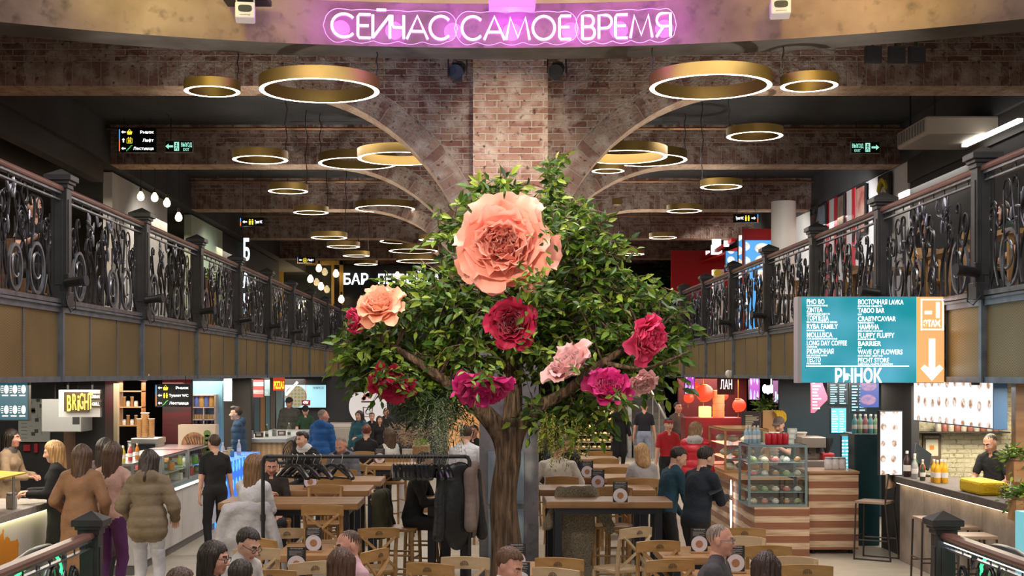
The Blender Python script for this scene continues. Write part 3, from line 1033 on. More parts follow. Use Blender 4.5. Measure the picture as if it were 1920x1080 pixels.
# white dome cameras under the gallery edges
for x, y, lab in ((268, 705, 'white dome camera on the left brass cladding, nearest of three'), (500, 704, 'white dome camera on the left brass cladding, middle of three'), (609, 703, 'small white dome camera on the left brass cladding, farthest of three'), (1368, 701, 'white dome camera on the right brass cladding')):
 Y = FPX * (abs(XL) + 0.06 if x < 900 else -(XR - 0.06)) / (VX - x)
 t = thing('dome_camera', lab, 'camera', px(x, y, Y), 0, 'white dome cameras on the gallery edges')
 wm = mat('camera_white', (0.72, 0.68, 0.62), 0.4)
 mb = MB()
 mb.cyl((-0.09 if x < 900 else 0.09, 0, 0), (0, 0, 0), 0.05, 0.06, n=16)
 mb.build('mount', wm, t, smooth=True)
 mb = MB()
 mb.ball((0.02 if x < 900 else -0.02, 0, 0), (0.055, 0.065, 0.065), 16, 10)
 mb.build('dome', wm, t, smooth=True)
# ------------------------------------------------------------------ brass ring lamps
M_brass = mat('brushed_brass', (0.185, 0.118, 0.03), 0.5, 0.7, vary=0.12, vscale=3)
M_led = mat('warm_led', (1, 0.95, 0.85), emit=7.0, ecol=(1.0, 0.86, 0.68))
def ring_lamp(x, y, w, D, lab, cord_side=1, h=None):
 Y = FPX * D / w
 c = px(x, y, Y)
 h = h or (0.10 if D < 0.8 else 0.13)
 ro, th = D / 2, (0.05 if D < 0.8 else 0.055)
 t = thing('ring_lamp', lab, 'lamp', c, 0, 'brass ring pendant lamps')
 n = 56 if w > 90 else 36
 mb = MB()
 mb.lathe([(ro, 0.0), (ro, h), (ro - th, h), (ro - th, 0.0)], n=n)
 # open profile: drop the caps that lathe adds
 mb.f = [f for f in mb.f if len(f) == 4]
 mb.m = mb.m[:len(mb.f)]
 mb.u = mb.u[:len(mb.f)]
 mb.build('housing', M_brass, t, smooth=True, ang=30)
 mb = MB()
 vs, fs = [], []
 for k in range(n):
  a = 2 * PI * k / n
  for r_, z_ in ((ro - 0.003, 0.0015), (ro - th * 0.6, 0.0012), (ro - th * 0.4, 0.0012), (ro - th + 0.003, 0.0015)):
   vs.append((r_ * math.cos(a), r_ * math.sin(a), z_))
 for k in range(n):
  k2 = (k + 1) % n
  for j in range(3):
   fs.append((k * 4 + j, k2 * 4 + j, k2 * 4 + j + 1, k * 4 + j + 1))
 mb.add(vs, fs)
 mb.build('light_strip', M_led, t, smooth=True)
 # supply cord and suspension wires up to the structure above
 top = ZT
 Yc = c.y
 if Yc < 14.15:
  top = RZ0
 for k in range(6):
  if BY0 + BDY * k - 0.02 < Yc < BY0 + BDY * k + 0.6:
   dx = max(0.0, abs(c.x + cord_side * ro - 0.27) - 0.42)
   top = ZB if dx > 2.45 else ZB - 2.45 + math.sqrt(max(0, 2.45 ** 2 - (2.45 - dx) ** 2))
 L_ = max(0.05, top - c.z)
 mb = MB()
 xe = cord_side * (ro - th / 2)
 R = random.Random(int(x))
 P = [(xe, 0, h)]
 for k in range(1, 9):
  P.append((xe + (min(0.02, L_ * 0.02) * math.sin(k * 1.7 + x) if k < 8 else 0), 0.0, h + (L_ - h) * k / 8))
 mb.tube(P, 0.007, 5)
 mb.tube([(xe - cord_side * 0.05, 0.0, h + 0.02), (xe, 0.0, h + 0.05), (xe + cord_side * 0.03, 0, h + 0.015), (xe - cord_side * 0.02, 0, h + 0.03)], 0.006, 4)
 mb.build('cord', M_black, t)
 for k in range(3):
  mb = MB()
  a = PI / 2 + 2 * PI * k / 3
  rr = ro - th / 2
  mb.cyl((rr * math.cos(a), rr * math.sin(a), h), (rr * math.cos(a), rr * math.sin(a), L_), 0.0008, n=4, cap=False)
  mb.build('suspension_wire', mat('wire', (0.05, 0.05, 0.05), 0.6), t)
 return t
LAMPS = [
 (599, 171, 225, 1.24, 'largest brass ring lamp left of the brick pillar, high under the concrete ring', 1),
 (398, 172, 105, 0.58, 'small brass ring lamp high at left, beside the largest left ring lamp', 1),
 (1332, 164, 228, 1.24, 'largest brass ring lamp right of the brick pillar, high under the concrete ring', -1),
 (1517, 162, 107, 0.58, 'small brass ring lamp high at right, just right of the largest right ring lamp', -1),
 (488, 300, 104, 0.66, 'small brass ring lamp to the right of the green exit sign at left', 1),
 (750, 298, 160, 1.2, 'bright brass ring lamp left of the pillar overlapping another ring', 1),
 (671, 307, 148, 1.2, 'brass ring lamp half hidden behind the bright ring left of the pillar', -1),
 (1170, 295, 162, 1.2, 'bright brass ring lamp right of the pillar overlapping two more rings', -1),
 (1214, 301, 148, 1.2, 'brass ring lamp half hidden behind the bright ring right of the pillar', 1),
 (1140, 321, 62, 0.5, 'small brass ring lamp peeping out below the bright ring right of the pillar', 1),
 (1415, 256, 105, 0.66, 'small brass ring lamp before the second arcade at right, under its black cord', -1),
 (540, 359, 75, 0.6, 'small brass ring lamp at left, above and left of the lamp nearest the tree crown', 1),
 (583, 399, 66, 0.6, 'small brass ring lamp at left hanging lowest before the third arcade', 1),
 (722, 392, 112, 1.2, 'wide brass ring lamp in front of the third arcade, left of the tree top', 1),
 (1352, 351, 78, 0.6, 'small brass ring lamp at right below the lamp of the second arcade', -1),
 (1152, 390, 100, 1.1, 'wide brass ring lamp in front of the third arcade, right of the tree top', -1),
 (1283, 396, 66, 0.6, 'small brass ring lamp at right before the fourth arcade, near the red wall', 1),
 (617, 446, 68, 0.7, 'brass ring lamp topmost of the cluster of three at left behind the railing', 1),
 (644, 463, 62, 0.7, 'brass ring lamp in the middle of the cluster of three at left', 1),
 (668, 480, 50, 0.6, 'brass ring lamp lowest of the cluster of three at left', 1),
 (686, 496, 44, 0.6, 'faint far brass ring lamp above the white bar lettering', 1),
 (756, 453, 88, 1.2, 'wide brass ring lamp far off, topmost of the stack left of the big peach peony', 1),
 (808, 450, 46, 0.5, 'small far brass ring lamp touching the leaves left of the big peach peony', 1),
 (775, 471, 92, 1.2, 'wide brass ring lamp far off, middle of the stack left of the big peach peony', 1),
 (788, 490, 90, 1.2, 'wide brass ring lamp far off, lowest of the stack left of the big peach peony', 1),
 (1243, 446, 52, 0.6, 'small far brass ring lamp right of the tree crown under the pale arch', -1),
 (1112, 444, 62, 0.9, 'far brass ring lamp in the leaves right of the big peach peony', -1),
 (1128, 466, 58, 0.9, 'far brass ring lamp lower in the leaves right of the big peach peony', -1),
 (1183, 477, 50, 0.6, 'small far brass ring lamp lowest at the right edge of the tree crown', -1),
]
for a in LAMPS:
 ring_lamp(*a)
# ------------------------------------------------------------------ hanging signs
M_white_e = mat('lit_white', (0.9, 0.9, 0.9), emit=1.1, ecol=(1, 1, 1))
M_yel_e = mat('lit_yellow', (0.9, 0.75, 0.05), emit=0.85, ecol=(1.0, 0.82, 0.05))
M_grn_e = mat('lit_green', (0.2, 0.9, 0.3), emit=0.7, ecol=(0.15, 0.9, 0.25))
M_blue_e = mat('lit_blue', (0.1, 0.4, 0.8), emit=0.7, ecol=(0.1, 0.4, 0.9))
M_org_e = mat('lit_orange', (0.9, 0.2, 0.05), emit=0.8, ecol=(0.95, 0.2, 0.05))
M_pan = mat('sign_black', (0.006, 0.006, 0.007), 0.25)
EX, EZ = (1, 0, 0), (0, 0, 1)
def arrow(mb, x, z, y, s, d, mi=0):
 """arrow of size s in the plane y; d = 'l', 'r', 'u', 'd'"""
 sh = [(-0.5, 0), (-0.08, 0.36), (-0.08, 0.13), (0.5, 0.13), (0.5, -0.13), (-0.08, -0.13), (-0.08, -0.36)]
 if d == 'r':
  sh = [(-a, b) for a, b in sh]
 if d == 'u':
  sh = [(b, -a) for a, b in sh]
 if d == 'd':
  sh = [(b, a) for a, b in sh]
 mb.prism([(a * s, b * s) for a, b in sh], (x, y, z), EX, EZ, (0, -0.003, 0), mi)
def basket(mb, x, z, y, s):
 mb.prism([(-0.5, 0.1), (0.5, 0.1), (0.36, -0.45), (-0.36, -0.45)], (x, y, z), (s, 0, 0), (0, 0, s), (0, -0.003, 0))
 mb.tube([(x - 0.3 * s, y - 0.002, z + 0.1 * s), (x, y - 0.002, z + 0.5 * s), (x + 0.3 * s, y - 0.002, z + 0.1 * s)], 0.05 * s, 4)
def people_icon(mb, x, z, y, s):
 for q in (-0.24, 0.24):
  mb.disc((x + q * s, y, z + 0.36 * s), 0.13 * s, n=10, d=0.003)
  mb.prism([(-0.17, 0.18), (0.17, 0.18), (0.12, -0.5), (-0.12, -0.5)], (x + q * s, y, z), (s, 0, 0), (0, 0, s), (0, -0.003, 0))
def stairs_icon(mb, x, z, y, s):
 P = []
 for k in range(4):
  P += [(-0.5 + k * 0.25, -0.5 + k * 0.25), (-0.5 + k * 0.25, -0.25 + k * 0.25)]
 P += [(0.5, 0.5)]
 mb.tube([(x + a * s, y - 0.002, z + b * s) for a, b in P], 0.055 * s, 4)
def lift_icon(mb, x, z, y, s):
 mb.tube([(x + a * s, y - 0.002, z + b * s) for a, b in ((-0.45, -0.5), (0.45, -0.5), (0.45, 0.3), (-0.45, 0.3))], 0.06 * s, 4, closed=True)
 people_icon(mb, x, z - 0.1 * s, y, 0.55 * s)
 for q in (-0.2, 0.2):
  mb.disc((x + q * s, y, z + 0.47 * s), 0.09 * s, n=6, d=0.003)
def way_sign(lab, x0, y0, x1, y1, Y, rows, cords=True, right=False):
 """black lit direction sign; rows of (icon, text, arrow)"""
 a, b = px(x0, y1, Y), px(x1, y0, Y)
 W, H = b.x - a.x, b.z - a.z
 t = thing('direction_sign', lab, 'sign', ((a.x + b.x) / 2, Y, a.z))
 mb = MB()
 mb.b2((-W / 2, 0, 0), (W / 2, 0.06, H))
 mb.build('sign_box', M_pan, t, bevel=0.004)
 n = len(rows)
 rh = H / n
 tx, yl, gn = MB(), MB(), MB()
 f = -0.001
 s = min(rh * 0.55, 0.13)
 for k, (ic, txt, ar) in enumerate(rows):
  z = H - rh * (k + 0.5)
  sx = -1 if not right else 1
  arrow(tx, sx * (W / 2 - s * 1.25), z, f, s * 0.95, ar)
  xi = sx * (W / 2 - s * 2.6)
  {'b': basket, 'p': people_icon, 's': stairs_icon, 'l': lift_icon}[ic](gn if ic == 's' else yl, xi, z, f, s * (1.25 if n == 3 else 1.2))
  room = W - s * 3.9
  wd = room * min(1, 0.15 + 0.11 * len(txt))
  ts = s * 0.62
  _, _, tw = text_geo(txt, 0.02)
  wd = min(room, tw * ts * 1.15)
  x = (W / 2 - s * 0.5 - wd) if not right else (-W / 2 + s * 0.5)
  tx.text(txt, (x, f, z - s * 0.3), EX, EZ, ts, 0.003, bold=0.02, width=wd)
 tx.build('lettering', M_white_e, t)
 if yl.v:
  yl.build('icon', M_yel_e, t)
 if gn.v:
  gn.build('icon', M_grn_e, t)
 mb = MB()
 sx = -1 if not right else 1
 x = sx * (W / 2 - s * 0.35)
 mb.b2((x - s * 0.1, -0.004, H * 0.52), (x + s * 0.1, 0, H * 0.95), 0)
 mb.b2((x - s * 0.1, -0.004, H * 0.05), (x + s * 0.1, 0, H * 0.52), 1)
 mb.build('colour_strip', [M_blue_e, M_org_e], t)
 if cords:
  top = cords - a.z
  mb = MB()
  for q in (-0.35, 0.35):
   mb.cyl((q * W, 0.03, H), (q * W, 0.03, top), 0.005, n=5)
  mb.build('hanger', M_black, t)
 return t
way_sign('black lit sign with market, lift and stairs lines hanging before the left brick arcade', 221, 240, 292, 286, 20.6, [('b', 'Рынок', 'l'), ('l', 'Лифт', 'u'), ('s', 'Лестница', 'l')], ZT)
way_sign('black lit sign with market, toilet and stairs lines hung under the left brass cladding', 290, 720, 357, 763, 17.0, [('b', 'Рынок', 'l'), ('p', 'Туалет WC', 'l'), ('s', 'Лестница', 'l')], 2.37)
way_sign('narrow black toilet sign with yellow icon under the third arcade at left', 448, 408, 496, 424, 26.2, [('p', 'Туалет WC', 'l')], ZT)
way_sign('tiny black lift sign above the golden bar doorway far at left', 556, 482, 591, 493, 37.0, [('l', 'Лифт', 'l')], ZT)
way_sign('narrow dark toilet sign with arrow to the right in front of the red wall', 1375, 401, 1424, 417, 26.2, [('p', 'Туалет WC', 'r')], ZT, True)
def exit_sign(lab, x0, y0, x1, y1, Y, ar):
 a, b = px(x0, y1, Y), px(x1, y0, Y)
 W, H = b.x - a.x, b.z - a.z
 t = thing('exit_sign', lab, 'sign', ((a.x + b.x) / 2, Y, a.z))
 mb = MB()
 mb.b2((-W / 2, 0, 0), (W / 2, 0.05, H))
 mb.build('sign_box', mat('exit_frame', (0.30, 0.27, 0.25), 0.5), t, bevel=0.003)
 mb = MB()
 mb.b2((-W / 2 + 0.012, -0.004, 0.012), (W / 2 - 0.012, 0, H - 0.012))
 mb.build('face', mat('exit_face', (0.004, 0.02, 0.014), 0.3), t)
 sg = -1 if ar == 'l' else 1
 m = mat('lit_mint', (0.4, 0.9, 0.75), emit=0.62, ecol=(0.42, 0.95, 0.75))
 mb = MB()
 arrow(mb, sg * W * 0.34, H / 2, -0.004, H * 0.62, ar)
 mb.build('arrow', m, t)
 mb = MB()
 x = sg * W * 0.08
 mb.b2((x - H * 0.2, -0.006, H * 0.14), (x + H * 0.2, -0.004, H * 0.86))
 mb.build('door_pictogram', m, t)
 mb = MB()
 mb.disc((x, -0.007, H * 0.70), H * 0.065, n=10)
 for P in (((0, 0.62), (-0.02, 0.42)), ((-0.02, 0.42), (0.09, 0.3), (0.07, 0.18)), ((-0.02, 0.42), (-0.1, 0.28), (-0.16, 0.28)), ((0, 0.6), (0.12, 0.5)), ((0, 0.6), (-0.13, 0.55))):
  mb.tube([(x + p[0] * H, -0.008, p[1] * H) for p in P], H * 0.03, 4)
 mb.build('running_figure', M_pan, t)
 mb = MB()
 wd = W * 0.38
 xs = W / 2 - 0.02 - wd if ar == 'l' else -W / 2 + 0.02
 mb.text('ВЫХОД', (xs, -0.004, H * 0.48), EX, EZ, H * 0.32, 0.003, bold=0.02, width=wd)
 mb.text('EXIT', (xs + wd * 0.2, -0.004, H * 0.14), EX, EZ, H * 0.22, 0.003, bold=0.01, width=wd * 0.55)
 mb.build('lettering', m, t)
 mb = MB()
 mb.tube([(-W * 0.3, 0.03, H), (-W * 0.3, 0.03, ZT - a.z)], 0.006, 5)
 mb.build('cable', M_black, t)
 return t
exit_sign('green lit exit sign with arrow to the left, beside the black sign at left', 309, 263, 362, 286, 20.6, 'l')
exit_sign('green lit exit sign with arrow to the right on the second arcade at right', 1595, 265, 1650, 288, 20.9, 'r')
# thin black cable clipped along the ceiling above the signs
mb = MB()
P = [px(68, 210, 20.3), px(140, 208, 20.3), px(270, 208, 20.3), px(305, 209, 20.3), px(317, 217, 20.3), px(319, 240, 20.4)]
mb.tube(P, 0.008, 5)
for q in P[:4]:
 mb.box(q, (0.03, 0.03, 0.05))
tag(mb.build('ceiling_cable', M_black), 'thin black cable looping from the ceiling down to the left exit sign', 'cable')
# ------------------------------------------------------------------ big teal directory
Y = 12.1
a, b = px(1503, 718, Y), px(1770, 556, Y)
W, H = b.x - a.x, b.z - a.z
dr = thing('directory_sign', 'large teal and orange lit directory box hung at the right gallery edge', 'sign', (a.x, Y, a.z))
mb = MB()
mb.b2((-0.035, 0.001, 0), (W, 0.16, H))
mb.build('sign_box', mat('sign_side', (0.40, 0.37, 0.38), 0.5), dr)
tm = bpy.data.materials.new('teal_lightbox')
tm.use_nodes = True
N, L = nt(tm)
p = N['Principled BSDF']
tc = N.new('ShaderNodeTexCoord')
c = mixcol(N, L, noise(N, L, tc.outputs['Object'], 2.2, 1, 0.35, 0.7), (0.0, 0.30, 0.36), (0.10, 0.46, 0.62))
p.inputs['Base Color'].default_value = (0.01, 0.02, 0.02, 1)
L.new(c, p.inputs['Emission Color'])
p.inputs['Emission Strength'].default_value = 0.72
mb = MB()
ws = W * 0.805
mb.b2((0, -0.006, 0.005), (ws, 0.001, H - 0.005))
mb.build('teal_face', tm, dr)
mb = MB()
mb.b2((ws, -0.006, 0.005), (W, 0.001, H - 0.005))
mb.build('orange_face', mat('orange_lightbox', (0.85, 0.42, 0.16), emit=0.5, ecol=(1.0, 0.46, 0.18)), dr)
mb = MB()
lft = [('PHO BO', 'ВЬЕТНАМСКАЯ КУХНЯ'), ('ZINTEA', 'ТАЙВАНЬСКИЕ БАБЛ ТИ'), ('ТОРПЕДА', 'РЕСТОРАЦИОННОЕ МЕНЮ'), ('RYBA FAMILY', 'ЯПОНСКАЯ КУХНЯ'), ('MOLLUSCA', 'СРЕДИЗЕМНОМОРСКАЯ'), ('LONG DAY COFFEE', 'КОФЕЙНЯ'), ('РЮМОЧНАЯ', 'БАР, РУССКАЯ КУХНЯ'), ('ТЕСТО', 'ПЕЛЬМЕННАЯ')]
rgt = [('ВОСТОЧНАЯ LAVKA', 'ВОСТОЧНЫЕ СЛАДОСТИ'), ('TABOO BAR', 'БАР'), ("CRAB'N'CAVIAR", 'МОРЕПРОДУКТЫ'), ('НАМИНА', 'РЕСТОРАН КУХНИ'), ('FLUFFY FLUFFY', 'ЯПОНСКИЕ ПАНКЕЙКИ'), ('BARRIER', 'БАР'), ('WAVE OF FLOWERS', 'МАГАЗИН ЦВЕТОВ'), ('PECHT STORE', 'ОДЕЖДА, КНИГИ, ПОДАРКИ')]
lw = [(33, 39), (30, 43), (41, 57), (58, 33), (48, 57), (75, 19), (50, 38), (26, 26)]
rw = [(85, 45), (50, 7), (71, 30), (39, 46), (68, 33), (43, 7), (84, 46), (58, 65)]
k_ = Y / FPX
for col, ww, x0 in ((lft, lw, 1512), (rgt, rw, 1608)):
 for i, ((t1, t2), (w1, w2)) in enumerate(zip(col, ww)):
  z = H - (572.5 - 556 + (0 if x0 < 1600 else 1) + i * 15.55 - 3.4) * k_ - 0.004
  mb.text(t1, ((x0 - 1503) * k_, -0.006, z), EX, EZ, 9.2 * k_, 0.002, bold=0.014, width=w1 * k_)
  mb.text(t2, ((x0 - 1503) * k_, -0.006, z - 4.6 * k_), EX, EZ, 2.9 * k_, 0.002, bold=0.01, width=w2 * k_)
mb.b2(((1511 - 1503) * k_, -0.008, H - 131.5 * k_), ((1704 - 1503) * k_, -0.006, H - 129.5 * k_))
mb.text('РЫНОК', ((1564 - 1503) * k_, -0.006, H - 160.5 * k_), EX, EZ, 25.5 * k_, 0.002, bold=0.03, width=88 * k_)
x0 = (1726 - 1503) * k_
x1 = (1769 - 1503) * k_
z0, z1 = H - 63 * k_, H - 4.5 * k_
fr = 2.6 * k_
for lo, hi in (((x0, z0), (x1, z0 + fr)), ((x0, z1 - fr), (x1, z1)), ((x0, z0), (x0 + fr, z1)), ((x1 - fr, z0), (x1, z1))):
 mb.b2((lo[0], -0.008, lo[1]), (hi[0], -0.006, hi[1]))
mb.text('-1', ((1733 - 1503) * k_, -0.006, H - 39 * k_), EX, EZ, 29 * k_, 0.002, bold=0.03, width=28 * k_)
mb.text('ЭТАЖ', ((1731 - 1503) * k_, -0.006, H - 56 * k_), EX, EZ, 11.5 * k_, 0.002, bold=0.04, width=32 * k_)
mb.prism([(-6 * k_, 80 * k_), (6 * k_, 80 * k_), (6 * k_, 25 * k_), (14 * k_, 31 * k_), (21 * k_, 24 * k_), (0, 1 * k_), (-21 * k_, 24 * k_), (-14 * k_, 31 * k_), (-6 * k_, 25 * k_)], ((1747 - 1503) * k_, -0.006, H - 159 * k_), EX, EZ, (0, -0.002, 0))
mb.build('lettering', mat('sign_white', (0.95, 0.95, 0.95), emit=1.0, ecol=(1, 1, 1)), dr)
mb = MB()
for q in (0.18, 0.50):
 mb.bar((W * 0.6, 0.12, q), (W + 0.36, 0.12, q), 0.05, 0.07)
mb.bar((W + 0.33, 0.12, -0.02), (W + 0.33, 0.12, 0.66), 0.05, 0.06)
mb.build('bracket', mat('bracket_black', (0.012, 0.014, 0.02), 0.4), dr)
mb = MB()
mb.b2((W + 0.02, 0.08, 0.27), (W + 0.13, 0.11, 0.46))
mb.build('power_box', mat('bright_blue', (0.06, 0.26, 0.48), 0.5), dr)
# ------------------------------------------------------------------ upper gallery fittings
# linear lamp at right
mb = MB()
a, b = px(1808, 273, 17.95), px(1913, 225, 16.1)
mb.bar(a, b, 0.07, 0.04)
tag(mb.build('linear_lamp', mat('cold_strip', (1, 1, 1), emit=3.0, ecol=(1, 0.97, 0.9))), 'slim bright linear lamp under the dark joists at upper right', 'lamp')
# ceiling cassette air conditioner
ac = thing('air_conditioner', 'boxy white ceiling air conditioner with side grille at upper right', 'air conditioner', (6.25, 17.9, 5.50))
wm = mat('ac_white', (0.50, 0.44, 0.35), 0.5)
mb = MB()
mb.b2((-0.55, -0.62, 0.0), (0.42, 0.62, 0.24))
mb.build('housing', wm, ac, bevel=0.03)
mb = MB()
for i in range(10):
 mb.b2((-0.562, -0.55 + i * 0.115, 0.05), (-0.55, -0.50 + i * 0.115, 0.2))
mb.build('grille', mat('ac_grille', (0.2, 0.2, 0.2), 0.5), ac)
mb = MB()
for sx in (-0.4, 0.4):
 for sy in (-0.5, 0.5):
  mb.cyl((sx, sy, 0.24), (sx, sy, 0.85), 0.012, n=6)
mb.build('hanger', M_black, ac)
# bare bulbs on cords at left
M_bulb = mat('warm_bulb', (1, 0.8, 0.5), emit=3.2, ecol=(1.0, 0.72, 0.38))
def bulb(x, y, Y, lab, s=1.0):
 t = thing('pendant_bulb', lab, 'lamp', px(x, y, Y), 0, 'bare pendant bulbs')
 mb = MB()
 mb.lathe([(0.0, -0.085 * s), (0.04 * s, -0.07 * s), (0.06 * s, -0.03 * s), (0.055 * s, 0.01 * s), (0.03 * s, 0.05 * s), (0.02 * s, 0.07 * s)], n=14)
 mb.build('glass_bulb', M_bulb, t, smooth=True)
 mb = MB()
 mb.cyl((0, 0, 0.06 * s), (0, 0, 0.13 * s), 0.022 * s, n=8)
 mb.tube([(0, 0, 0.13 * s), (0.004, 0, 0.5), (0, 0, ZT - t.location.z)], 0.005, 4)
 mb.build('cord', M_black, t)
for x, y, lab in ((264, 367, 'first bare bulb of the row before the pale plaster wall at upper left'), (290, 369, 'second bare bulb of the row before the pale plaster wall at upper left'), (313, 379, 'third bare bulb of the row before the pale plaster wall at upper left'), (335, 406, 'lowest bare bulb at the end of the row before the pale plaster wall')):
 bulb(x, y, 21.6, lab)
# bar front across the bridge at the far end
Y = 44.0
bar_ = thing('bar_facade', 'dark glazed bar front with golden frame and white lettering beyond the far bridge', 'shopfront', (0, Y, ZS1))
gold = mat('gold_frame', (0.50, 0.33, 0.10), 0.35, 0.5)
mb = MB()
for x0, x1, y0, y1 in ((522, 531, 489, 640), (637, 644, 489, 640), (522, 644, 489, 497), (622, 627, 497, 640)):
 a, b = px(x0, y1, Y), px(x1, y0, Y)
 mb.b2((a.x, -0.1, max(0, a.z - ZS1)), (b.x, 0.1, b.z - ZS1))
mb.build('door_frame', gold, bar_)
mb = MB()
mb.b2((-6.9, 0.1, 0), (6.9, 0.3, 2.95))
mb.build('wall_panel', mat('bar_dark', (0.018, 0.016, 0.016), 0.35), bar_)
mb = MB()
mb.b2((-4.9, 0.0, 1.85), (5.0, 0.1, 2.55))
mb.build('fascia', M_pan, bar_)
mb = MB()
mb.text('БАР', (px(643, 535, Y).x, -0.02, px(643, 533, Y).z - ZS1), EX, EZ, 20 * Y / FPX, 0.03, bold=0.02, width=46 * Y / FPX)
mb.text('ПЕРВЫЙ ЗАЛ', (px(708, 535, Y).x, -0.02, px(643, 532, Y).z - ZS1), EX, EZ, 18 * Y / FPX, 0.03, bold=0.02, width=130 * Y / FPX)
mb.build('lettering', mat('lit_lettering', (1, 1, 1), emit=1.3, ecol=(0.92, 0.95, 1.0)), bar_)
mb = MB()
a, b = px(532, 640, Y), px(622, 497, Y)
mb.b2((a.x, -0.02, 0.0), (b.x, 0.0, b.z - ZS1))
mb.build('pane', glass_mat(), bar_)
for k, (x, y) in enumerate(((582, 522), (598, 502), (602, 536), (630, 512), (745, 516), (676, 568), (640, 560))):
 bulb(x, y, 43.2, 'long glowing bulb before the far bar, ' + ('left in the golden doorway', 'topmost in the golden doorway', 'lowest in the golden doorway', 'by the right post of the doorway', 'right of the bar lettering', 'below the bar lettering', 'low beside the right doorway post')[k], 1.7)
# vertical blue-white letter sign at left
mb = MB()
a = px(456, 488, 30.5)
mb.text('Б', (0, 0, 0), EX, EZ, 40 * 30.5 / FPX, 0.05, bold=0.02, width=11 * 30.5 / FPX)
mb.text('А', (0, 0, -0.62), EX, EZ, 36 * 30.5 / FPX, 0.05, bold=0.02, width=11 * 30.5 / FPX)
mb.text('Р', (0, 0, -1.22), EX, EZ, 36 * 30.5 / FPX, 0.05, bold=0.02, width=11 * 30.5 / FPX)
o = mb.build('letter_sign', mat('blue_white_lit', (0.7, 0.85, 1), emit=1.4, ecol=(0.7, 0.88, 1.0)))
o.location = a
tag(o, 'tall narrow blue-white lit letters standing on end behind the left railing', 'sign')
mb = MB()
mb.b2((-5.75, 30.53, 3.02), (-5.55, 30.75, 5.4))
tag(mb.build('sign_post', M_black), 'black upright carrying the tall blue-white letters behind the left railing', 'post')
# posters and panels on the right gallery wall
def panel(name, lab, cat, pts_y, z0, z1, x, m, frame=None, txt=None):
 y0, y1 = pts_y
 t = thing(name, lab, cat, (x, y0, z0))
 mb = MB()
 mb.b2((-0.03, 0, 0), (0.0, y1 - y0, z1 - z0))
 mb.build('frame', frame or M_black, t)
 mb = MB()
 mb.b2((-0.035, 0.04, 0.04), (-0.03, y1 - y0 - 0.04, z1 - z0 - 0.04))
 mb.build('print', m, t)
 return t
def wallpt(px_, X):
 return FPX * X / (px_ - VX)
def zat(py, Y):
 return CAMZ - (py - VY) / FPX * Y
X = 6.6
art1 = mottled('print_brown', (0.16, 0.10, 0.07), (0.30, 0.24, 0.18), (0.05, 0.04, 0.04), 3, 6)
art2 = mottled('print_red', (0.30, 0.05, 0.04), (0.50, 0.40, 0.32), (0.14, 0.08, 0.06), 2.2, 5)
art3 = mat('print_dark', (0.05, 0.05, 0.06), 0.4)
art4 = mottled('print_blue', (0.16, 0.22, 0.30), (0.28, 0.33, 0.40), None, 3)
for xa, xb, yt, yb, m, lab in ((1573, 1585, 364, 440, art1, 'tall brown framed poster on the red and white striped wall'), (1608, 1625, 347, 440, art2, 'tall red-brown framed poster on the white wall'), (1649, 1671, 326, 440, art3, 'black framed poster with yellow arc and pale disc near the dark wall'), (1536, 1550, 383, 430, art4, 'small blue-grey framed poster low beside the striped wall')):
 Yb, Ya = wallpt(xa, X), wallpt(xb, X)
 Ym = (Ya + Yb) / 2
 t = panel('framed_poster', lab, 'poster', (Ya, Yb), zat(yb, Ym), zat(yt, Ym), X, m)
 if m is art3:
  mb = MB()
  w2, h2 = Yb - Ya, zat(yt, Ym) - zat(yb, Ym)
  mb.disc((-0.037, w2 / 2, h2 * 0.62), w2 * 0.26, (-1, 0, 0), 20, 0.002)
  mb.build('disc', mat('print_cream', (0.6, 0.52, 0.38), 0.5), t)
  mb = MB()
  mb.tube([(-0.038, w2 / 2 + w2 * 0.36 * math.cos(a), h2 * 0.66 + w2 * 0.36 * math.sin(a)) for a in [PI * i / 10 for i in range(1, 10)]], 0.05, 4)
  mb.build('arc_print', mat('print_yellow', (0.6, 0.48, 0.03), 0.5), t)
# black lettering on the wall beside the stripes
mb = MB()
Ya = wallpt(1522, X)
mb.text('IZ', (X - 0.02, Ya, zat(430, Ya)), (0, -1, 0), EZ, 0.55, 0.02, bold=0.03, width=0.7)
mb.text('EL', (X - 0.02, Ya, zat(405, Ya)), (0, -1, 0), EZ, 0.2, 0.02, bold=0.03, width=0.5)
tag(mb.build('wall_lettering', mat('black_letters', (0.03, 0.03, 0.03), 0.5)), 'black wall lettering on white beside the striped wall', 'lettering')
